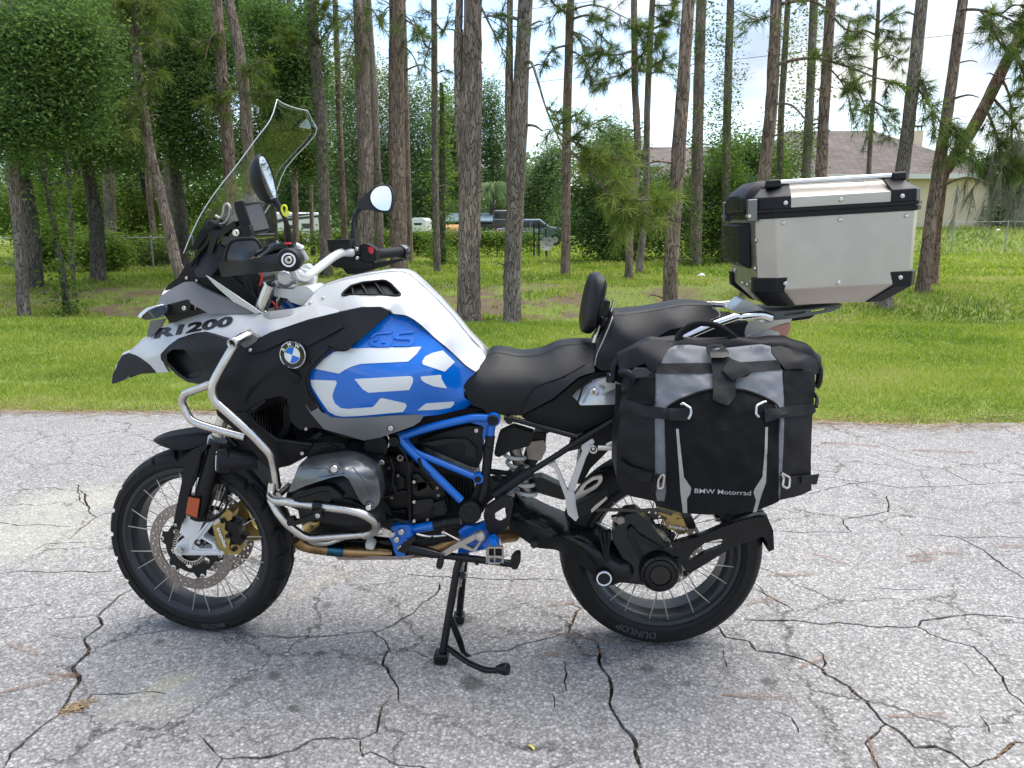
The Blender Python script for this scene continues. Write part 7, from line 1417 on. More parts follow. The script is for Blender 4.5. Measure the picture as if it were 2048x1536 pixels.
disc('frame_cap',P(*ZE((1660,727))[0],.182),.010,.008,M['black'],fr)
lathe('frame_cap',[(.0165, -.03),(.0165,.008),(.014,.012),(.009,.012),(.008,.009),(0,.009)],P(*ZE((980,415))[0],.19),(0, -1,0),M['black'],fr)
panel('frame_gusset',rounded(ZE((1590,265),(1640,250),(1730,245),(1760,330),(1730,410),(1700,400),(1705,295)),3),.165,.012,B_,fr,bevel=.003)
tube('frame_tube',[(*ZE((1775,290))[0],.17),(*ZE((1760,380))[0],.17)],.0125,B_,fr,n=16)
tube('frame_strut',[(*ZE((1765,372))[0],.172),(*ZE((1745,520))[0],.172),(*ZE((1715,830))[0],.172),(*ZE((1690,900))[0],.17)],.0145,M['black'],fr,n=16)
lathe('strut_clamp',[(.0155, -.009),(.0165, -.009),(.0165,.009),(.0155,.009)],P(*ZE((1745,480))[0],.172),(-.1,0,1),M['black2'],fr,closed=True); bolt(fr,*ZE((1748,482))[0],.19,.004,M['black2'])
panel('pivot_plate',rounded(ZE((1630,830),(1650,770),(1710,760),(1780,740),(1850,760),(1900,740),(2020,640),(2060,700),(1950,800),(1850,860),(1800,880),(1740,930),(1700,1010),(1600,1040),(1560,960)),5),.16,.05,M['black'],fr,bevel=.008,seg=3)
tube('subframe_tube',[(*ZE((1800,870))[0],.175),(*ZE((1990,730))[0],.178),(*ZF((560,1440))[0],.178)],.0155,M['black'],fr,n=16)
tube('subframe_tube',[(*ZF((540,1450))[0],.178),(*ZF((720,1340))[0],.178),(*ZF((890,1225))[0],.178),(*ZF((1150,1075))[0],.178),(*ZF((1500,880))[0],.17)],.0095,M['black2'],fr,n=12,mirror=True)
tube('subframe_tube',[(*ZF((370,1075))[0],.165),(*ZF((450,1090))[0],.168),(*ZF((870,1208))[0],.17)],.0085,M['black2'],fr,n=12,mirror=True)
panel('tube_gusset',ZF((830,1190),(900,1180),(940,1200),(920,1250),(890,1290),(800,1310)),.172,.012,M['black2'],fr,bevel=.002)
disc('frame_plug',P(*ZF((405,1090))[0],.175),.012,.01,M['black2'],fr)
# big pivot disc
pv=P(*ZE((1597,1003))[0],.19)
lathe('pivot_cap',[(0, -.03),(.032, -.03),(.0355, -.01),(.0355,.004),(.033,.009),(.026,.010),(.024,.0085),(.013,.0085),(.012,.010),(0,.010)],pv,(0, -1,0),M['black'],fr,n=40)
tube('lower_sleeve',[(*ZE((1300,1112))[0],.172),(*ZE((1380,1095))[0],.172),(*ZE((1520,1070))[0],.172)],[.0165,.0165,.018],M['black'],fr,n=16)
lathe('sleeve_ring',[(.017, -.005),(.0185, -.005),(.0185,.005),(.017,.005)],P(*ZE((1395,1092))[0],.172),(1,0,.1),M['black2'],fr,closed=True)
tube('frame_tube',[(*ZE((1080,1148))[0],.168),(*ZE((1310,1108))[0],.172)],.0145,B_,fr,n=16)
panel('lower_bracket',rounded(ZE((945,1125),(1000,1108),(1075,1105),(1115,1135),(1110,1175),(1140,1205),(1090,1290),(1060,1360),(1000,1368),(975,1320),(960,1250),(930,1210),(975,1185)),3),.2,.04,B_,fr,bevel=.004)
for p,r_ in (((1035,1160),.0095),((997,1223),.009),((1027,1292),.0085)):bolt(fr,*ZE(p)[0],.203,r_,h=.007)
disc('bracket_stud',P(*ZE((1075,1230))[0],.204),.005,.004,B_,fr)
panel('stand_switch',rounded(ZE((1040,1270),(1090,1225),(1140,1200),(1155,1225),(1120,1260),(1110,1330),(1060,1340),(1000,1320)),2),.212,.02,M['black2'],fr,bevel=.003)
panel('peg_plate',rounded(ZE((1500,1160),(1560,1110),(1640,1120),(1720,1090),(1760,1150),(1820,1230),(1850,1290),(1745,1300),(1700,1310),(1620,1330),(1490,1340),(1540,1240)),3),.19,.03,B_,fr,bevel=.004,holes=[rounded(ZE((1640,1160),(1670,1145),(1660,1190),(1630,1190)),2)])
panel('peg_plate_arm',rounded(ZE((1700,1280),(1740,1220),(1790,1190),(1840,1260),(1845,1300),(1740,1330)),3),.23,.04,B_,fr,bevel=.004)
panel('heel_guard',rounded(ZE((1705,1030),(1725,960),(1860,872),(1935,888),(1950,955),(1920,1110),(1850,1182),(1780,1196),(1735,1150)),5),.21,.02,M['black'],fr,bevel=.005,holes=[rounded(ZE((1800,1010),(1880,962),(1902,982),(1892,1060),(1845,1092),(1800,1072)),3)])
bolt(fr,*ZE((1745,1062))[0],.212,.007,M['black2']); bolt(fr,*ZE((1785,1160))[0],.212,.007,M['black2'])
sc_=grp('side_cover',900,860,.16)
panel('cover_plate',rounded(ZE((1158,425),(1340,360),(1560,300),(1700,298),(1712,310),(1700,560),(1665,640),(1600,628),(1210,460)),4),tps([(835,885,.13),(900,865,.165),(960,855,.165),(965,910,.16),(955,935,.15),(900,910,.15)]),.03,M['black'],sc_,step=10,bevel=.005)
panel('cover_step',rounded(ZE((1200,440),(1400,400),(1570,400),(1650,480),(1640,560),(1560,540),(1560,450),(1500,430),(1300,460)),3),.172,.02,M['black'],sc_,bevel=.004)
bolt(sc_,*ZE((1650,330))[0],.168,.007)
panel('bellows',ZE((1390,700),(1480,690),(1600,760),(1590,850),(1500,930),(1400,880)),.10,.05,M['rubber'],sc_,bevel=.004)
for k in range(8):tube('bellows_fold',[(*ZE((1400+k*25,700+k*6))[0],.11),(*ZE((1395+k*24,900))[0],.11)],.0035,M['rubber'],sc_,n=8)
# foot controls
gs=empty('gear_lever',P(960,1072,.23)); attach(gs,bike)
panel('lever_arm',rounded(ZE((1640,1180),(1680,1158),(1720,1175),(1725,1215),(1690,1245),(1640,1330),(1600,1320),(1520,1290),(1420,1350),(1375,1372),(1345,1360),(1350,1340),(1480,1260)),3),.235,.012,M['alu'],gs,bevel=.003,holes=[rounded(ZE((1560,1270),(1660,1215),(1680,1235),(1625,1305)),2)])
disc('lever_pivot',P(*ZE((1683,1200))[0],.237),.0145,.006,M['alu'],gs); bolt(gs,*ZE((1685,1203))[0],.243,.010)
lathe('toe_rubber',[(0, -.02),(.009, -.018),(.011,0),(.010,.016),(.006,.022),(0,.022)],P(*ZE((1355,1405))[0],.25),(-.15, -.6, -.8),M['rubber'],gs,n=16)
tube('shift_rod',[(*ZE((1378,1163))[0],.215),(*ZE((1520,1238))[0],.215),(*ZE((1600,1285))[0],.215)],.0032,M['steel'],gs,n=8); disc('rod_end',P(*ZE((1378,1163))[0],.217),.005,.006,M['steel'],gs)
fp=empty('foot_peg',P(990,1110,.28)); attach(fp,bike)
ptop=ZE((1740,1290),(1868,1292),(1872,1400),(1840,1430),(1750,1430),(1728,1395))
panel('peg_plate',rounded(ptop,3),.30,.02,M['alu'],fp,bevel=.003,holes=[rounded(ZE((1752,1300),(1795,1300),(1795,1360),(1752,1360)),1),rounded(ZE((1806,1300),(1858,1300),(1858,1360),(1806,1360)),1),rounded(ZE((1752,1378),(1795,1378),(1795,1415),(1760,1415)),1),rounded(ZE((1806,1378),(1858,1378),(1850,1415),(1806,1415)),1)])
panel('peg_rubber',ZE((1745,1296),(1862,1296),(1862,1362),(1745,1362)),.292,.02,M['rubber'],fp)
for i in range(16):
    for xx in (1733,1800,1868):
        if i<9:disc('peg_tooth',P(*ZE((xx,1298+i*14))[0],.302),.0022,.004,M['alu'],fp,n=6)
tube('peg_hinge',[(*ZE((1780,1240))[0],.25),(*ZE((1800,1300))[0],.29)],.011,B_,fp)
# stands
ss=empty('side_stand',P(800,1090,.2)); attach(ss,bike)
tube('stand_leg',[(*ZE((1110,1300))[0],.20),(*ZE((1350,1350))[0],.215),(*ZE((1960,1425))[0],.235)],[.018,.0135,.0115,.0115,.0115],M['black2'],ss,n=14,bend=.02)
panel('stand_foot',rounded(ZE((1925,1400),(1950,1360),(1985,1340),(2012,1350),(2014,1400),(1985,1470),(1950,1472),(1928,1450)),4),.25,.03,M['black2'],ss,bevel=.006)
disc('stand_boss',P(*ZE((1655,1413))[0],.238),.006,.008,M['black2'],ss)
cs=empty('centre_stand',G(886,1312)); attach(cs,bike)
near_foot=G(884,1314,.018); far_foot=G(918,1235,.018)
tube('stand_leg',[P(930,1100,.12),P(915,1130,.13),Vector((near_foot.x,near_foot.y,.02))],.0125,M['black2'],cs,px=False,bend=.02)
tube('stand_leg',[P(932,1100, -.06),P(928,1130, -.07),Vector((far_foot.x,far_foot.y,.02))],.0125,M['black2'],cs,px=False,bend=.02)
box('stand_foot',Vector((near_foot.x -.002,near_foot.y,.020)),.045,.05,.036,M['black2'],cs,bevel=.008)
box('stand_foot',Vector((far_foot.x,far_foot.y,.018)),.04,.05,.032,M['black2'],cs,bevel=.008)
tg=[P(888,1290,.17),P(935,1325,.25),P(972,1341,.31),P(1000,1341,.33)]
tube('tang',tg,.0095,M['black2'],cs,px=False,bend=.03)
lathe('tang_pad',[(0, -.03),(.010, -.025),(.016, -.01),(.02,.006),(.017,.014),(0,.016)],P(1008,1338,.335),(.9, -.3,.2),M['black2'],cs,n=20)
panel('tang_brace',ZN((640,660),(665,655),(720,800),(735,860),(770,885),(740,890),(705,860),(650,720)),.175,.008,M['black2'],cs,bevel=.002)
tube('stand_crossbar',[P(925,1150,.13),P(930,1150, -.07)],.011,M['black2'],cs,px=False)
pts=[]
for i in range(140):
    t=i/139; a=t*2*math.pi*22; c0=P(*ZN((722,300))[0],.03).lerp(P(*ZN((697,470))[0],.03),t); pts.append(c0+Vector((math.cos(a)*.0075,math.sin(a)*.0075,0)))
vs,fs=tube_mesh(pts,.0014,5); mk('stand_spring',vs,fs,M['steel'],cs)
tube('spring_hook',[P(*ZN((697,470))[0],.03),P(*ZN((672,560))[0],.03),P(*ZN((655,640))[0],.06)],.0025,M['steel'],cs,px=False,n=8)
# ------------------------------------------------------------------ swinging arm, final drive, rear mudguard
sw=grp('swinging_arm',1150,1080,.1)
swv=tps([(1010,990,.06),(1032,995,.07),(1055,1012,.08),(1090,1029,.085),(1128,1045,.09),(1160,1053,.095),(1191,1066,.10),(1226,1086,.11),(1286,1115,.125),(1020,1030,.135),(1060,1040,.15),(1130,1070,.165),(1200,1105,.175),(1260,1135,.175),(1020,1058,.11),(1075,1095,.115),(1110,1100,.12),(1165,1125,.135),(1190,1160,.15),(1290,1168,.15)])
panel('arm_casting',rounded(ZG((190,340),(260,360),(330,415),(440,470),(560,520),(660,545),(760,585),(870,650),(960,700),(1060,740),(1100,820),(1100,920),(920,897),(870,915),(800,920),(755,890),(745,850),(640,770),(570,715),(500,690),(400,682),(345,655),(215,562),(190,450)),4),swv,.10,M['black2'],sw,step=9,bevel=.012,seg=3,ang=60)
panel('arm_ridge',rounded(ZG((232,500),(330,530),(460,580),(600,640),(700,700),(760,790),(740,800),(690,720),(590,655),(450,592),(330,545),(232,515)),2),lambda x,y:swv(x,y)+.003,.01,M['black2'],sw,step=9,bevel=.002)
disc('arm_plug',P(*ZG((372,658))[0],.14),.012,.003,M['ink'],sw)
panel('boot',ZG((765,560),(800,565),(830,590),(860,575),(858,640),(840,700),(835,780),(815,740),(790,640)),.185,.03,M['rubber'],sw,bevel=.004)
for k in range(3):tube('boot_fold',[(*ZG((785+k*28,575))[0],.19),(*ZG((800+k*20,650))[0],.192),(*ZG((826+k*4,765))[0],.19)],.0045,M['rubber'],sw,n=8,smooth_path=True)
panel('drive_housing',rounded(ZG((870,640),(880,560),(950,470),(1030,460),(1110,540),(1220,660),(1290,740),(1310,830),(1250,900),(1150,930),(1060,900),(900,880),(940,760)),6),tps([(1230,1080,.15),(1260,1040,.14),(1320,1090,.16),(1350,1130,.17),(1300,1160,.18),(1250,1130,.165)]),.08,M['black2'],sw,step=9,bevel=.012,seg=3,ang=60)
panel('housing_rib',rounded(ZG((960,570),(985,545),(1040,600),(1200,690),(1170,700),(1030,640),(1000,620),(1090,780),(1060,790),(970,640)),3),.172,.02,M['black2'],sw,bevel=.004)
panel('torque_lug',rounded(ZG((860,490),(890,482),(940,490),(945,520),(910,535),(860,500)),2),.165,.02,M['disc'],sw,bevel=.002); disc('torque_bolt',P(*ZG((915,503))[0],.168),.012,.006,M['disc'],sw)
hc=P(*ZG((1165,845))[0],.20)
lathe('drive_cover',[(0, -.06),(.062, -.06),(.062, -.01),(.058,.002),(.050,.007),(.047,.004),(.047,.010),(.042,.012),(.034,.012),(.032,.007),(0,.004)],hc,(0, -1,0),M['black2'],sw,n=48)
disc('hub_cap',hc+Vector((0, -.006,0)),.0305,.004,mat('hub_dark',(.045,.042,.04),.25,metal=.8),sw)
for k in range(8):
    a=2*math.pi*k/8+.3; box('cover_lug',hc+Vector((math.cos(a)*.052, -.002,math.sin(a)*.052)),.010,.010,.010,M['black2'],sw,rot=Matrix.Rotation(-a,3,'Y'))
rg=P(*ZG((813,870))[0],.19)
lathe('pivot_ring',[(.0195,0),(.0235,0),(.0235,.006),(.0195,.006)],rg,(0, -1,0),M['clear'],sw,n=40,closed=True)
disc('pivot_plug',rg,.0195,.003,M['black2'],sw,n=36); tube('pivot_boss',[rg+Vector((0,.07,0)),rg],.026,M['black2'],sw,px=False,n=24)
for p in ((1215,655),(1272,755),(1325,840),(1245,600)):bolt(sw,*ZG(p)[0],.175,.0075,M['black2'])
panel('upper_arm',rounded(ZG((300,250),(420,235),(560,300),(600,350),(560,380),(420,340),(330,310),(255,300)),3),.05,.05,M['black2'],sw,bevel=.008)
mgr=grp('rear_mudguard',1450,1080,.1)
gvf=tps([(1340,1090,.17),(1400,1070,.165),(1540,1040,.14),(1370,1140,.17),(1450,1100,.16),(1540,1070,.13)])
panel('guard_arm',rounded(ZG((1235,655),(1300,632),(1420,600),(1560,540),(1700,495),(1780,470),(1830,470),(1862,545),(1850,592),(1780,622),(1680,655),(1560,715),(1440,790),(1350,845),(1300,790),(1260,720)),3),gvf,.02,M['black2'],mgr,step=9,bevel=.006,seg=3,holes=[rounded(ZG((1345,745),(1380,700),(1450,650),(1540,625),(1575,628),(1560,670),(1440,715),(1370,765)),2)])
panel('guard_ridge',rounded(ZG((1300,640),(1420,608),(1560,550),(1700,505),(1790,485),(1830,490),(1845,545),(1700,560),(1560,615),(1450,640),(1350,700)),4),lambda x,y:gvf(x,y)+.006,.012,M['black2'],mgr,step=9,bevel=.004)
panel('mud_flap',rounded(ZG((1800,462),(1835,465),(1880,570),(1886,690),(1850,706),(1842,645),(1805,600),(1850,590),(1862,545)),2),.10,.2,M['black'],mgr,bevel=.004)
rows=[]
for a in ZG((1560,525),(1640,470),(1740,440),(1810,455),(1850,520),(1872,600)):
    rows.append([P(*a,.12 -.03*k+0) if False else Vector((P(*a,.10).x,D -.10+.05*k,P(*a,.10).z+(.006 if k in (1,2,3) else 0))) for k in range(5)])
loft('guard_shell',rows,M['black'],mgr,solid=.006,ang=60)
box('plate_lamp',P(*ZG((1545,488))[0],.05),.04,.05,.012,M['steel'],mgr)
c3=caliper(bike,ZG((1200,545),(1195,515),(1215,490),(1160,470),(1150,455),(1260,465),(1310,490),(1330,545),(1340,570),(1325,592),(1285,595),(1250,570),(1215,562)),.12,.06,'gold',[(*ZG((1245,598))[0],.009)],[(ZG((1310,490),(1370,490),(1390,530),(1385,560),(1340,560)),.11,.05,'dark'),(ZG((1270,500),(1310,495),(1330,540),(1290,540)),.126,.03,'gold')])
text_px('lettering','brembo',*ZG((1222,550))[0],*ZG((1325,570))[0],6,.1265,M['clear'],c3,bold=.02)
tube('brake_hose',[(*ZG((760,440))[0],.17),(*ZG((900,440))[0],.16),(*ZG((1020,445))[0],.15),(*ZG((1140,440))[0],.14),(*ZG((1240,465))[0],.13)],.006,mat('braided_hose',(.06,.05,.045),.6),sw,smooth_path=True,n=8)
tube('sensor_cable',[(*ZG((1110,490))[0],.14),(*ZG((1140,540))[0],.16),(*ZG((1200,570))[0],.165),(*ZG((1245,610))[0],.165)],.004,M['rubber'],sw,smooth_path=True,n=8)
# ------------------------------------------------------------------ shock absorber
sh=grp('shock_absorber',1030,930,.05)
s0,s1=P(*ZF((425,1290))[0],.06),P(*ZF((438,1470))[0],.06); s2=P(*ZG((330,350))[0],.06)
pts=[]
for i in range(200):
    t=i/199; a=t*2*math.pi*5.2; c0=s0.lerp(s2,t); pts.append(c0+Vector((math.cos(a)*.030,math.sin(a)*.030,0)))
vs,fs=tube_mesh(pts,.0065,8); mk('coil_spring',vs,fs,M['springs'],sh)
tube('damper_body',[s0+Vector((0,0,.03)),s2],.019,M['disc'],sh,px=False,n=16)
panel('reservoir',rounded(ZF((310,1270),(335,1185),(430,1140),(575,1185),(545,1270),(470,1290),(420,1300),(330,1350),(300,1330)),5),.10,.05,M['black'],sh,bevel=.008)
panel('label_plate',rounded(ZF((520,1270),(560,1240),(640,1230),(660,1290),(620,1370),(530,1360)),2),.03,.02,M['disc'],sh,bevel=.003)
panel('inner_guard',ZF((580,1170),(660,1180),(650,1300),(560,1440),(470,1440),(520,1290)),.02,.05,M['dark'],sh,bevel=.004)
tube('link_bolt',[(*ZF((280,1440))[0],.1),(*ZF((430,1460))[0],.11)],.008,M['black2'],sh)
for pts in (((260,1430),(330,1450),(420,1440)),((270,1450),(370,1480),(430,1470))):tube('cable',[(*ZF(p)[0],.13) for p in pts],.004,M['rubber'],sh,smooth_path=True,n=8)
# ------------------------------------------------------------------ seats
def cushion(name,ring,ctrl,ntop,m,parent,step=10):
    vf=tps(ctrl); panel(name,ring,vf,.05,m,parent,step=step,mirror=True,bevel=.004,ang=70)
    rows=[]
    for a in ring[:ntop]:
        A=P(*a,vf(*a)); A2=Vector((A.x,2*D -A.y,A.z)); rows.append([A+Vector((0,.001, -.001))]+[A.lerp(A2,t)+Vector((0,0,.006*4*t*(1 -t))) for t in (.2,.4,.6,.8)]+[A2+Vector((0, -.001, -.001))])
    loft('cushion_top',rows,m,parent,ang=70,solid=.003)
    return vf
st=grp('rider_seat',1050,740,.1)
rs=catmull(ZF((245,668),(280,642),(330,638),(400,650),(480,662),(600,652),(660,630),(740,592),(850,580),(1000,590)),3,closed=False)+ZF((985,680),(985,760),(880,800),(700,950),(485,1062),(370,1062),(240,1022),(150,990),(105,915),(95,850),(130,790),(190,742))
sf=cushion('seat_cushion',rs,[(972,715,.08),(990,707,.075),(1040,714,.07),(1090,706,.07),(1140,692,.07),(1190,692,.08),(928,770,.15),(935,800,.16),(960,780,.175),(1010,830,.165),(1040,830,.16),(1150,755,.17),(1190,740,.16),(1080,770,.17),(1040,745,.13),(1120,725,.125),(985,740,.135),(1180,720,.13)],28,M['vinyl'],st)
panel('seat_side',ZF((485,1035),(500,1000),(560,890),(620,850),(760,800),(920,715),(985,690),(990,765),(880,800),(700,950),(490,1062)),lambda x,y:sf(x,y)+.004,.01,M['black'],st,step=10,bevel=.002)
tube('seat_piping',[(*p,sf(*p)+.005) for p in ZF((485,1035),(500,1000),(560,890),(620,850),(760,800),(920,715))],.0018,M['vinyl'],st,smooth_path=True,n=6)
pt=grp('passenger_seat',1300,660,.1)
ps=catmull(ZF((985,720),(1000,640),(1050,520),(1108,385),(1170,382),(1280,366),(1400,350),(1540,322),(1620,313),(1780,322),(1825,345)),3,closed=False)+ZF((1842,385),(1750,420),(1500,480),(1430,520),(1400,560),(1300,600),(1150,660),(1110,755),(1030,755))
cushion('seat_cushion',ps,[(1189,730,.16),(1195,707,.16),(1208,672,.13),(1225,632,.10),(1280,625,.09),(1350,615,.09),(1420,613,.09),(1432,622,.10),(1438,633,.12),(1410,645,.145),(1340,660,.155),(1310,683,.16),(1240,710,.17),(1210,742,.165),(1250,670,.16),(1350,640,.14),(1230,655,.135)],31,M['vinyl'],pt)
tube('seat_piping',[(*p,v) for p,v in zip(ZF((1110,385),(1100,420),(1050,540),(1005,640),(988,720)),(.10,.125,.15,.165,.165))],.0016,M['refl'],pt,smooth_path=True,n=6)
tube('seat_piping',[(*p,v) for p,v in zip(ZF((1790,325),(1830,350),(1838,385),(1760,418)),(.09,.105,.125,.135))],.0016,M['refl'],pt,smooth_path=True,n=6)
panel('seat_skirt',rounded(ZF((1400,565),(1430,520),(1500,482),(1750,422),(1840,390),(1850,420),(1700,480),(1600,570),(1500,590)),3),.14,.02,M['black'],pt,bevel=.003,mirror=True)
panel('tail_body',ZF((980,760),(1110,755),(1400,600),(1850,420),(2048,420),(2000,600),(1600,800),(1140,1060),(870,1200),(500,1090),(480,1060),(700,950),(880,800)),.13,.26,M['black'],bike,bevel=.01)
tl=grp('tail_trim',1200,780,.15)
panel('lock_cover',rounded(ZF((835,930),(868,892),(905,870),(960,822),(1060,798),(1130,832),(1185,862),(1190,980),(1100,988),(890,992),(868,960)),2),tps([(1150,790,.14),(1185,760,.145),(1210,755,.145),(1245,775,.16),(1245,805,.17),(1165,808,.16),(1200,785,.172)]),.03,M['silver'],tl,step=8,bevel=.003,mirror=True)
panel('lock_facet',rounded(ZF((1030,925),(1065,870),(1000,830),(1060,805),(1130,838),(1180,868),(1120,880)),2),.178,.012,M['silver'],tl,bevel=.004)
tube('cover_trim',[(*p,.172) for p in ZF((970,822),(905,862),(890,925),(872,975))],.003,M['black2'],tl,n=8)
lk=P(*ZF((981,901))[0],.18); disc('lock_barrel',lk,.011,.006,M['chrome'],tl); disc('lock_face',lk+Vector((0, -.006,0)),.0075,.0012,M['alu'],tl); box('lock_slit',lk+Vector((0, -.0078,0)),.0025,.001,.009,M['ink'],tl,bevel=0)
box('socket',P(*ZF((1095,800))[0],.2),.025,.03,.028,M['black2'],tl); disc('indicator_light',P(*ZF((1098,785))[0],.217),.0028,.001,mat('blue_led',(.05,.3,.9),.3,emis=(.1,.4,1,2.0)),tl,n=12)
# backrest
br=empty('rider_backrest',P(1185,640,0)); attach(br,bike)
bo=ZF((890,505),(884,420),(900,330),(920,220),(945,150),(962,115),(985,97),(1040,100),(1062,125),(1066,160),(1050,240),(1020,350),(992,450),(972,518),(940,528),(910,520))
rows=[]
for k in range(13):
    t=k/12*2 -1; s=max(.001,(1 -abs(t)**3.5)) ** .4; cx=sum(p[0] for p in bo)/len(bo); cy=sum(p[1] for p in bo)/len(bo)
    rows.append([Vector((q.x+.02*t*t,D -t*.125,q.z)) for q in (P(cx+(x -cx)*s,cy+(y -cy)*s,.10) for x,y in bo)])
loft('backrest_pad',rows,M['vinyl'],br,closed_u=True,cap=True,sub=1,ang=180)
tube('pad_piping',[(*p,.118) for p in ZF((1062,140),(1030,260),(1000,370),(985,460))],.002,M['vinyl'],br,n=6)
panel('pad_mount',rounded(ZF((1030,290),(1060,272),(1095,285),(1085,350),(1070,390),(1020,385)),3),.05,.1,M['black2'],br,bevel=.004)
tube('mount_post',[P(*ZF((1050,340))[0],.04),P(*ZF((1040,390))[0],.04),P(*ZF((980,585))[0],.04)],.0085,M['steel'],br,px=False)
tube('mount_post',[P(*ZF((1045,380))[0],.0),P(*ZF((1000,590))[0],.0)],.0095,M['black2'],br,px=False)
lathe('knob',[(0, -.02),(.016, -.018),(.0185,0),(.017,.010),(.010,.014),(0,.014)],P(*ZF((1060,430))[0],.06),(0, -1,0),M['black'],br,n=14,ang=20)
tube('release_rod',[P(*ZF((1120,270))[0],.03),P(*ZF((1090,390))[0],.04)],.004,M['steel'],br,px=False,n=8)
# rear rack and tail lamp
rk=grp('luggage_rack',1480,640,.1)
tube('grab_rail',[(*ZF((1560,552))[0],.165),(*ZF((1690,490))[0],.168),(*ZF((1830,430))[0],.168),(*ZF((1960,385))[0],.165),(*ZH((330,1285))[0],.16),(*ZH((500,1265))[0],.15),(*ZH((580,1290))[0],.14)],.0115,M['chrome'],rk,n=16,bend=.06,mirror=True)
tube('rack_tube',[(*ZF((1690,312))[0], -.05),(*ZF((1760,297))[0], -.06),(*ZH((180,1190))[0], -.06),(*ZH((340,1185))[0], -.05)],.008,M['steel'],rk,n=12)
tube('rack_tube',[(*ZH((20,1215))[0], -.12),(*ZH((80,1180))[0], -.13),(*ZH((300,1175))[0], -.13),(*ZH((420,1190))[0], -.13)],.0075,M['steel'],rk,n=12)
panel('mount_foot',rounded(ZH((245,1230),(350,1145),(375,1135),(470,1195),(540,1235),(520,1250),(430,1260),(290,1240)),3),.05,.1,M['silver'],rk,bevel=.004)
panel('rack_plate',rounded(ZH((540,1250),(640,1240),(720,1236),(1170,1200),(1080,1242),(900,1275),(750,1300),(620,1312),(560,1280)),2),.10,.012,mat('rack_grey',(.12,.12,.12),.45,metal=.4),rk,bevel=.003,holes=[rounded(ZH((665,1245),(860,1230),(865,1250),(820,1262),(690,1278)),2),rounded(ZH((905,1225),(1035,1212),(1035,1232),(915,1250)),2)])
rows=[[Vector((P(*a,.10).x,D -v,P(*a,.10).z+.006)) for v in (.098,0, -.10)] for a in ZH((560,1268),(700,1262),(900,1245),(1165,1203))]
loft('rack_deck',rows,M['grey'],rk,solid=.004,ang=30)
panel('side_bracket',rounded(ZH((365,1432),(365,1380),(400,1330),(480,1300),(620,1312),(755,1300),(745,1322),(650,1350),(560,1382),(420,1425)),2),.13,.006,M['alu'],rk,bevel=.002,holes=[rounded(ZH((470,1325),(500,1305),(590,1305),(610,1320),(490,1340)),2)])
panel('tail_cowl',rounded(ZH((330,1480),(430,1430),(560,1385),(650,1410),(660,1500),(560,1520)),3),.10,.15,M['silver'],rk,bevel=.004)
panel('under_tray',rounded(ZH((740,1320),(945,1270),(900,1300),(820,1312),(760,1318)),2),.08,.16,M['black'],rk,bevel=.003)
panel('tail_lamp',rounded(ZH((545,1385),(700,1345),(742,1335),(745,1350),(700,1510),(660,1515),(640,1440)),2),.08,.16,M['lens'],rk,bevel=.004)
panel('tail_lamp_core',rounded(ZH((640,1478),(665,1465),(690,1480),(680,1510),(655,1508)),2),.085,.03,M['red'],rk,bevel=.002)
# rear foot-rest bracket
rb2=grp('passenger_peg_bracket',1150,980,.2)
panel('bracket_arm',rounded(ZG((455,160),(505,138),(530,190),(580,310),(640,440),(660,480),(640,505),(600,470),(560,340),(500,180)),3),.205,.018,M['silver'],rb2,bevel=.004)
panel('bracket_arm',rounded(ZG((665,50),(715,28),(735,45),(700,110),(650,250),(625,340),(585,330),(600,270),(650,140),(680,70)),3),.205,.018,M['silver'],rb2,bevel=.004)
panel('bracket_foot',rounded(ZG((580,320),(625,330),(640,400),(650,490),(635,515),(585,470),(570,400)),3),.212,.02,M['silver'],rb2,bevel=.004)
panel('heel_loop',rounded(ZG((628,350),(680,280),(740,235),(795,222),(805,235),(800,265),(765,305),(700,345),(640,400)),3),.215,.012,M['alu'],rb2,bevel=.003,holes=[rounded(ZG((680,315),(705,280),(750,252),(780,248),(775,270),(740,295),(700,318)),2)])
panel('peg_rubber',rounded(ZG((635,400),(700,370),(825,318),(838,352),(760,420),(720,460),(650,485)),2),.24,.03,M['rubber'],rb2,bevel=.004)
panel('peg_core',rounded(ZG((730,440),(760,410),(830,355),(835,370),(770,430),(740,455),(735,460)),2),.243,.03,M['alu'],rb2,bevel=.002)
for k in range(7):panel('peg_tread',ZG((655+k*22,410 -k*11),(668+k*22,404 -k*11),(672+k*22,412 -k*11),(660+k*22,418 -k*11)),.243,.006,M['black2'],rb2)
disc('bracket_boss',P(*ZG((745,58))[0],.208),.0125,.008,M['steel'],rb2); disc('boss_bore',P(*ZG((745,58))[0],.2162),.0085,.001,M['ink'],rb2); disc('boss_screw',P(*ZG((745,55))[0],.217),.0045,.002,M['steel'],rb2)
panel('upper_bracket',rounded(ZG((670,45),(740,0),(755,15),(730,40),(690,62)),2),.2,.02,M['springs'],rb2,bevel=.003)
tube('pannier_rail',[(*ZG((775,50))[0],.212),(*ZG((900,52))[0],.212),(*ZG((1100,40))[0],.212)],.0075,M['springs'],rb2,n=12)
tube('pannier_rail',[(*ZG((830,35))[0],.21),(*ZG((900,0))[0],.21),(*ZG((960, -30))[0],.2)],.006,M['springs'],rb2,n=12)
# inner rear mudguard (dark shape behind the pannier)
panel('inner_mudguard',ZF((870,1200),(1140,1060),(1600,900),(1700,1000),(1500,1200),(1140,1250),(960,1430),(900,1536),(860,1536),(890,1300)),.06,.12,M['black'],bike,bevel=.01)

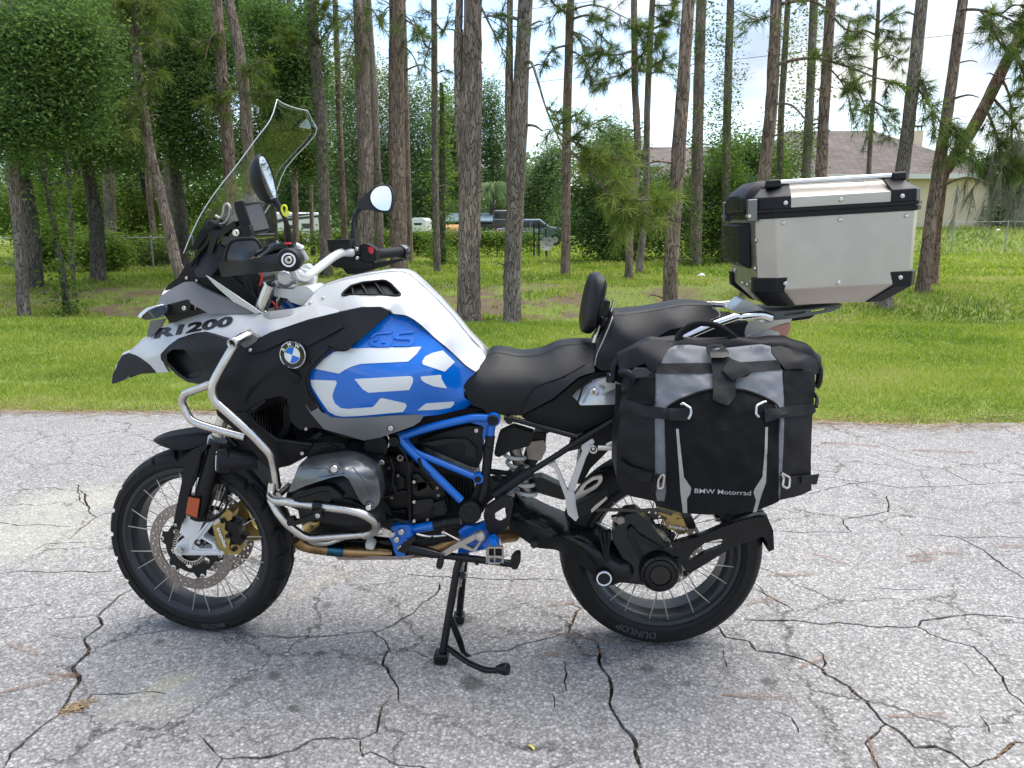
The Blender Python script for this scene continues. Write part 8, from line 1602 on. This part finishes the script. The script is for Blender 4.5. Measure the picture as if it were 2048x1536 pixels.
# ------------------------------------------------------------------ satnav
gps=empty('satnav',P(510,470,.12),'small black satnav screen on a bracket above the dashboard','satnav')
gs_ol=ZA((1185,955),(1315,930),(1390,1135),(1255,1165))
gn=Vector((.62, -.72,.22)).normalized()
gc=P(*ZA((1285,1048))[0],.12)
def gplane(px,py):   # point of the screen plane along the line of sight
    r=ray(px,py); t=(gc -CAM).dot(gn)/r.dot(gn); return CAM+r*t
fr4=[gplane(*p) for p in ZA((1160,918),(1325,905),(1400,1150),(1240,1178))]
bk4=[q -gn*.04 for q in fr4]
mk('satnav_body',fr4+bk4,[(0,1,2,3),(7,6,5,4),(0,4,5,1),(1,5,6,2),(2,6,7,3),(3,7,4,0)],M['black'],gps,bevel=.006)
sc4=[gplane(*p)+gn*.0012 for p in ZA((1185,952),(1312,930),(1385,1133),(1255,1158))]
mk('satnav_screen',sc4+[q -gn*.001 for q in sc4],[(0,1,2,3),(7,6,5,4),(0,4,5,1),(1,5,6,2),(2,6,7,3),(3,7,4,0)],mat('screen_glass',(.02,.02,.022),.04,spec=1.0,coat=1.0),gps)
panel('satnav_visor',rounded(ZA((1097,930),(1110,915),(1170,908),(1180,950),(1250,1150),(1230,1165),(1150,1120),(1110,1000)),2),.145,.03,M['black'],gps,bevel=.003)
panel('satnav_arm',rounded(ZA((1020,1180),(1100,1080),(1160,1060),(1180,1100),(1100,1130),(1050,1210)),2),.10,.02,M['black2'],gps,bevel=.003)
yt=empty('ribbon',P(570,425,.415),'yellow ribbon looped around the near mirror stem','ribbon')
rb_p=[ZA(p)[0] for p in ((1510,1030),(1490,990),(1490,960),(1505,945),(1525,955),(1528,985),(1515,1020),(1530,1035),(1545,1000),(1535,1010))]
tube('ribbon_loop',[(*p,.425) for p in rb_p],.0026,M['yellow'],yt,smooth_path=True,n=8)

# ------------------------------------------------------------------ top box
tb_a,tb_b=P(*ZH((470,1075))[0],.19),P(*ZH((1795,1005))[0],.19)
ex_=(tb_b -tb_a); ex_.y=0; TL=ex_.length; ex_.normalize(); ez_=Vector((-ex_.z,0,ex_.x)); ey_=Vector((0,1,0))
tb_o=tb_a.lerp(tb_b,.5); tb_o.y=D
tb_h=(P(*ZH((1140,440))[0],.19) -tb_o).dot(ez_)        # fold line to seam
ztop=(P(*ZH((1200,190))[0],.15) -tb_o).dot(ez_)
tbx=empty('top_box',tb_o -ez_*.06,'ribbed aluminium top case with black corner guards on the rear rack','top case')
def TB(x,y,z):return tb_o+ex_*x+ey_*y+ez_*z
def ring(hx,hy,c,z,dx=0):return [TB(dx+sx*a,sy*b,z) for sx,sy,a,b in ((-1, -1,hx,hy -c),(-1, -1,hx -c*1.35,hy),(1, -1,hx -c*.7,hy),(1, -1,hx,hy -c),(1,1,hx,hy -c),(1,1,hx -c*.7,hy),(-1,1,hx -c*1.35,hy),(-1,1,hx,hy -c))]
HX,HY=TL/2,.195
loft('case_body',[ring(HX -.055,HY -.06,.03, -.052),ring(HX -.012,HY -.004,.035, -.004),ring(HX -.008,HY,.035,.0),ring(HX,HY,.035,tb_h)],M['alu'],tbx,closed_u=True,cap=True,bevel=.004,ang=30)
loft('seam_gasket',[ring(HX+.006,HY+.006,.036,tb_h -.002),ring(HX+.007,HY+.007,.036,tb_h+.010),ring(HX+.003,HY+.003,.036,tb_h+.0105),ring(HX+.003,HY+.003,.036,tb_h+.014),ring(HX+.008,HY+.008,.036,tb_h+.0145),ring(HX+.008,HY+.008,.036,tb_h+.022)],M['black'],tbx,closed_u=True,cap=True,ang=20)
zl=tb_h+.022; LID=ztop -zl
loft('lid',[ring(HX,HY,.035,zl),ring(HX,HY,.035,zl+.030),ring(HX -.045,HY -.055,.03,zl+LID),ring(HX -.05,HY -.06,.03,zl+LID+.002)],M['alu'],tbx,closed_u=True,cap=True,bevel=.003,ang=30)
def corner(sx,sy,top):
    vs=[]; c=.037; k=.02
    if not top:
        lv=[(-.054,HX -.052,HY -.057,.07),(-.006,HX+.002,HY+.001,.075),(.035,HX+.003,HY+.003,.085)]
    else:
        lv=[(zl -.001,HX+.004,HY+.004,.092),(zl+.033,HX+.004,HY+.004,.092),(zl+LID+.008,HX -.034,HY -.044,.062)]
    out=[]
    for z,hx,hy,e in lv:
        cx=c*1.35 if sx<0 else c*.7
        pts=[(hx -e,hy),(hx -cx,hy),(hx,hy -c),(hx,hy -c -.035)]
        ins=[(hx -e,hy -.012),(hx -cx -.006,hy -.012),(hx -.012,hy -c -.006),(hx -.012,hy -c -.035)]
        out.append([TB(sx*x,sy*y,z) for x,y in pts+ins[::-1]])
    return loft('corner_guard',out,M['black'],tbx,closed_u=True,cap=True,bevel=.003,ang=30)
for sx in (-1,1):
    for sy in (-1,1):corner(sx,sy,False); corner(sx,sy,True)
for sy in (-1,1):
    for sx in (-1,1):
        vs,fs=box_mesh((0,0,0),.04,.03,.024)
        mk('rail_bracket',[TB(sx*(HX -.052)+v_.x,sy*(HY -.048)+v_.y,zl+LID+.010+v_.z) for v_ in vs],fs,M['black'],tbx,bevel=.007,seg=3)
    vs,fs=tube_mesh([TB(-HX+.05,sy*(HY -.048),zl+LID+.012),TB(HX -.05,sy*(HY -.048),zl+LID+.012)],.008,12); mk('lid_rail',vs,fs,M['chrome'],tbx)
rv=bpy.data.meshes.new('rivet'); _v,_f=lathe_mesh([(.0062, -.002),(.0062,.0012),(.005,.0024),(0,.0028)],(0,0,0),(0, -1,0),16); rv.from_pydata([tuple(q) for q in _v],[],_f); rv.materials.append(M['clear'] if False else M['steel']); rv.polygons.foreach_set('use_smooth',[True]*len(rv.polygons))
for x,z,yo in [(-HX+.068,tb_h -.016,.001),(0,tb_h -.016,.001),(HX -.045,tb_h -.016,.001),(0,.012,.001),(0,zl+.015,.001),(-HX+.075,.018,.0045),(HX -.055,.018,.0045),(-HX+.072,zl+.015,.0055),(HX -.06,zl+.015,.0055)]:
    q=TB(x, -HY -yo,z); ob=bpy.data.objects.new('rivet',rv); col.objects.link(ob); ob.location=q; attach(ob,tbx)
for y,z in ((-.15,.06),(-.11,.02),(-.06,.0),(0, -.0),(.1,.04),(-.16,.14)):
    ob=bpy.data.objects.new('rivet',rv); col.objects.link(ob); ob.location=TB(-HX+.002,y,max(z,.008)); ob.rotation_euler=(0,0,R(-90)); attach(ob,tbx)
# latch, handle pads on the front face
def fpad(name,y0,y1,z0,z1,d,m,inset=.012,bevel=.004):
    vs=[TB(-HX+.002,y0,z0),TB(-HX+.002,y1,z0),TB(-HX+.002,y1,z1),TB(-HX+.002,y0,z1)]
    vs += [TB(-HX -d,y0+inset,z0+inset*1.6),TB(-HX -d,y1 -inset,z0+inset*1.6),TB(-HX -d*1.1,y1 -inset*.5,z1 -inset*.4),TB(-HX -d*1.1,y0+inset*.5,z1 -inset*.4)]
    return mk(name,vs,[(0,1,2,3),(7,6,5,4),(0,4,5,1),(1,5,6,2),(2,6,7,3),(3,7,4,0)],m,tbx,bevel=bevel)
fpad('latch_block', -.105,.105,tb_h -.145,tb_h -.012,.03,M['black'])
for k in range(9):
    z=tb_h -.128+k*.0125; vs,fs=box_mesh((0,0,0),.002,.15 -.006*(8 -k)*.6,.003); mk('latch_groove',[TB(-HX -.0315 -k*.0004+v_.x,v_.y,z+v_.z) for v_ in vs],fs,M['black2'],tbx)
# carrying handle hump above the front edge of the lid
rows=[]
for z,x0,hw_ in ((zl -.004, -HX -.022,.115),(zl+.035, -HX -.024,.112),(zl+.058, -HX -.008,.10),(zl+.078, -HX+.020,.085),(zl+.082, -HX+.05,.075)):
    rows.append([TB(x0, -hw_,z),TB(x0 -.004, -hw_*.4,z+.002),TB(x0 -.004,hw_*.4,z+.002),TB(x0,hw_,z),TB(x0+.06,hw_,z -.002),TB(x0+.06, -hw_,z -.002)])
loft('handle_hump',rows,M['black'],tbx,closed_u=True,cap=True,bevel=.006,ang=40)
for k in range(8):
    z=zl+.004+k*.0055; vs,fs=box_mesh((0,0,0),.002,.15,.0022); mk('hump_groove',[TB(-HX -.0265+v_.x,v_.y,z+v_.z) for v_ in vs],fs,M['black2'],tbx)
for y in (-.165,.15):
    vs,fs=box_mesh((0,0,0),.028,.022,.062); mk('latch_clip',[TB(-HX -.010+v_.x,y+v_.y,tb_h+.022+v_.z) for v_ in vs],fs,mat('latch_metal',(.16,.16,.16),.3,metal=.9),tbx,bevel=.004)
    vs,fs=tube_mesh([TB(-HX -.020,y -.013,tb_h+.008),TB(-HX -.020,y+.013,tb_h+.008)],.005,12); mk('latch_pin',vs,fs,M['steel'],tbx)
vs,fs=tube_mesh([TB(-HX+.02, -.12,zl+LID -.01),TB(-HX+.055, -.135,zl+LID+.016),TB(-HX+.085, -.12,zl+LID+.006)],.006,10); mk('tie_loop',vs,fs,M['black'],tbx)

# ------------------------------------------------------------------ soft pannier
pn=empty('pannier_bag',P(1430,1020,.33),'black and grey soft pannier bag with straps hung beside the rear wheel','pannier')
pv_=tps([(1236,760,.36),(1236,990,.38),(1310,860,.46),(1310,980,.46),(1330,720,.40),(1420,690,.37),(1560,700,.38),(1580,860,.47),(1560,1000,.47),(1625,760,.40),(1625,960,.41),(1420,860,.495),(1440,960,.50),(1440,780,.46),(1330,1020,.455),(1540,1015,.46),(1250,860,.41)])
wr=lambda x,y:pv_(x,y)+.007*noise.noise((x*.03,y*.03,1.7))+.005*noise.noise((x*.06,y*.09,4.1))
panel('bag_body',ZI((205,950),(215,850),(255,640),(290,560),(320,430),(500,400),(1460,380),(1700,400),(1710,500),(1690,640),(1680,900),(1675,1080),(1680,1290),(1600,1330),(1440,1365),(1380,1400),(1100,1470),(900,1475),(700,1465),(500,1410),(490,1375),(300,1335),(220,1280),(200,1180)),wr,.2,M['fab2'],pn,step=10,bevel=.012,seg=3,ang=70,back=.215)
panel('grey_panel',ZI((500,405),(530,330),(600,220),(650,195),(760,190),(880,205),(1030,215),(1200,195),(1300,185),(1370,200),(1375,250),(1420,310),(1455,375),(1470,560),(1475,640),(1470,900),(1455,1180),(1440,1365),(1420,1370),(1430,1300),(1435,700),(1380,620),(1200,540),(1050,525),(900,530),(740,580),(620,640),(570,720),(575,1000),(600,1380),(510,1370),(495,1300),(495,900),(490,640)),lambda x,y:wr(x,y)+.004,.006,M['fabgrey'],pn,step=8,ang=70)
panel('flap',rounded(ZI((565,720),(600,650),(740,578),(900,528),(1050,522),(1200,538),(1390,622),(1435,700),(1432,900),(1425,1300),(1440,1372),(1380,1402),(1250,1450),(1100,1472),(900,1477),(720,1468),(560,1420),(580,1300),(570,900)),5),lambda x,y:wr(x,y)+.009,.01,M['fab'],pn,step=9,bevel=.002,ang=70)
for ol in (((565,720),(600,650),(740,578),(900,528),(1050,522),(1200,538),(1390,622),(1435,700),(1428,860)),):
    tube('flap_binding',[(x,y,wr(x,y)+.013) for x,y in catmull(ZI(*ol),5,closed=False)],.003,M['web'],pn,n=6)
panel('reflective_stripe',ZI((652,825),(672,825),(690,1000),(712,1190),(768,1275),(760,1320),(735,1360),(738,1465),(705,1462),(685,1300),(675,1120)),lambda x,y:wr(x,y)+.0108,.001,M['refl'],pn,step=10)
panel('reflective_stripe',ZI((1330,812),(1350,812),(1345,1000),(1335,1230),(1290,1360),(1265,1455),(1235,1460),(1260,1370),(1240,1310),(1250,1280),(1308,1190),(1325,1000)),lambda x,y:wr(x,y)+.0108,.001,M['refl'],pn,step=10)
text_px('lettering','BMW Motorrad',*ZI((793,1312))[0],*ZI((1220,1330))[0],9.2,lambda x,y:wr(x,y)+.0112,M['sleeve'],pn,bold=.003)
panel('webbing_band',ZI((512,330),(915,325),(935,400),(500,405)),lambda x,y:wr(x,y)+.0075,.002,M['web'],pn,step=10)
panel('webbing_band',ZI((1110,322),(1415,305),(1455,375),(1180,392)),lambda x,y:wr(x,y)+.0075,.002,M['web'],pn,step=10)
# rolled top
def roll(name,pts,rr,m,sag=.0):
    p=[P(*q) for q in pts]; p=[Vector(q) for q in catmull([tuple(q) for q in p],5,closed=False)]
    r_=list(np.interp(np.linspace(0,1,len(p)),np.linspace(0,1,len(rr)),rr)); vs,fs=tube_mesh(p,r_,18)
    vs=[v_+Vector((.006*noise.noise(v_*18),.009*noise.noise(v_*22+Vector((3,1,2))),.010*noise.noise(v_*25))) for v_ in vs]
    return mk(name,vs,fs,m,pn,ang=180)
roll('rolled_top',[(*ZI((225,350))[0],.30),(*ZI((300,310))[0],.31),(*ZI((420,260))[0],.32),(*ZI((560,230))[0],.32),(*ZI((1000,225))[0],.32),(*ZI((1400,230))[0],.32),(*ZI((1580,280))[0],.32),(*ZI((1700,350))[0],.31)],[.022,.036,.044,.040,.034,.034,.042,.040,.028],M['fab2'])
panel('roll_fold',ZI((210,270),(300,225),(470,150),(510,165),(640,182),(560,280),(520,340),(490,400),(460,420),(420,330),(340,360),(230,380),(205,320)),tps([(1235,715,.33),(1300,690,.37),(1340,690,.36),(1320,730,.41),(1300,745,.40),(1250,735,.37),(1270,700,.38)]),.05,M['fab2'],pn,step=9,bevel=.010,seg=3,ang=70)
panel('roll_fold',ZI((1370,195),(1440,195),(1560,230),(1680,275),(1725,310),(1735,400),(1700,420),(1600,370),(1480,375),(1420,300),(1380,250)),tps([(1545,695,.36),(1600,705,.37),(1635,725,.36),(1630,745,.37),(1570,735,.41),(1600,720,.40)]),.06,M['fab2'],pn,step=9,bevel=.010,seg=3,ang=70)
panel('pocket_top',ZI((320,400),(345,368),(430,368),(470,400),(475,430),(330,440)),.405,.05,mat('pocket_fabric',(.045,.038,.045),.7),pn,step=10,bevel=.008,seg=3)
panel('side_pocket',rounded(ZI((300,520),(325,440),(475,432),(495,460),(492,640),(270,640)),4),lambda x,y:wr(x,y)+.008,.02,M['fab'],pn,step=10,bevel=.006)
panel('side_pocket',rounded(ZI((1470,400),(1500,380),(1690,390),(1708,420),(1700,560),(1695,700),(1480,720)),4),lambda x,y:wr(x,y)+.006,.02,M['fab'],pn,step=10,bevel=.006)
tube('pocket_cord',[(*ZI((240,400))[0],.36),(*ZI((300,410))[0],.395),(*ZI((330,470))[0],.39),(*ZI((280,540))[0],.37)],.012,M['fab2'],pn,smooth_path=True)
# straps and buckles
def strap(ol,dv_=.014,t=.003,m='web'):return panel('strap',ol,lambda x,y:wr(x,y)+dv_,t,M[m],pn,step=9,bevel=.0008)
strap(ZI((262,600),(420,650),(600,672),(760,690),(745,765),(600,755),(430,740),(255,680)))
strap(ZI((600,672),(745,672),(755,745),(740,768),(605,762)),.020)
strap(ZI((1320,680),(1420,665),(1700,640),(1715,690),(1690,718),(1430,745),(1330,780),(1315,720)))
strap(ZI((1325,690),(1430,668),(1445,745),(1330,780)),.020)
strap(ZI((212,1050),(300,1110),(480,1165),(545,1180),(545,1235),(470,1240),(300,1180),(215,1120)))
strap(ZI((345,1150),(475,1165),(455,1235),(345,1215)),.022)
strap(ZI((460,1240),(505,1195),(500,1310),(460,1305)),.018)
strap(ZI((1445,1185),(1520,1190),(1680,1180),(1740,1170),(1720,1245),(1520,1245),(1450,1240)))
strap(ZI((1610,1185),(1740,1168),(1720,1248),(1600,1245)),.022)
strap(ZI((920,285),(1060,280),(1130,350),(1220,355),(1228,400),(1190,430),(1110,440),(1100,510),(940,530),(930,400)),.022,.004)
strap(ZI((1000,380),(1060,290),(1230,355),(1225,400),(1080,460)),.03,.004)
strap(ZI((935,530),(980,490),(1105,500),(1105,580),(1050,650),(970,625),(930,600)),.026,.006)
for pts in (((690,640),(705,632),(768,672),(765,720),(745,752)),((1335,620),(1318,622),(1262,650),(1258,715),(1280,735))):
    tube('hook',[(*p,wr(*p)+.024) for p in ZI(*pts)],.0034,M['steel'],pn,n=10,bend=.006)
for pts in (((548,1168),(565,1180),(552,1275),(515,1280),(518,1215),(548,1168)),((1450,1160),(1515,1195),(1510,1265),(1495,1275),(1460,1260),(1470,1200),(1450,1160))):
    tube('hook',[(*p,wr(*p)+.026) for p in ZI(*pts)],.0034,M['steel'],pn,n=10,bend=.006)
panel('buckle',rounded(ZI((885,205),(940,190),(1010,190),(1030,215),(1055,240),(1052,275),(1020,285),(910,285),(893,265)),3),lambda x,y:wr(x,y)+.03,.012,M['black'],pn,bevel=.003,holes=[rounded(ZI((925,222),(975,210),(1000,225),(960,235)),1)])
panel('buckle_lip',rounded(ZI((905,245),(1050,245),(1050,275),(1015,285),(915,285)),2),lambda x,y:wr(x,y)+.035,.012,M['black2'],pn,bevel=.003)
tube('carry_handle',[(*ZI((640,180))[0],.33),(*ZI((700,90))[0],.33),(*ZI((780,35))[0],.33),(*ZI((880,25))[0],.33),(*ZI((980,50))[0],.33),(*ZI((1070,110))[0],.33),(*ZI((1120,165))[0],.33)],.0085,M['fab'],pn,smooth_path=True,n=10)
panel('handle_tab',ZI((620,182),(690,95),(720,160),(700,190)),.34,.02,M['fab'],pn,bevel=.003); panel('handle_tab',ZI((1045,130),(1090,95),(1150,165),(1050,165)),.34,.02,M['fab'],pn,bevel=.003)
tube('side_cord',[(*ZI((1700,560))[0],.36),(*ZI((1722,600))[0],.38),(*ZI((1715,660))[0],.40)],.005,M['web'],pn,n=8,smooth_path=True)
for pts in (((215,300),(185,350),(175,430),(160,470)),((1700,330),(1740,370),(1735,470),(1710,510))):tube('side_buckle',[(*p,.33) for p in ZI(*pts)],.009,M['black'],pn,n=10,smooth_path=True)
panel('hanging_strap',ZI((195,480),(235,490),(250,640),(210,720),(190,640)),.29,.01,M['web'],pn,bevel=.002)
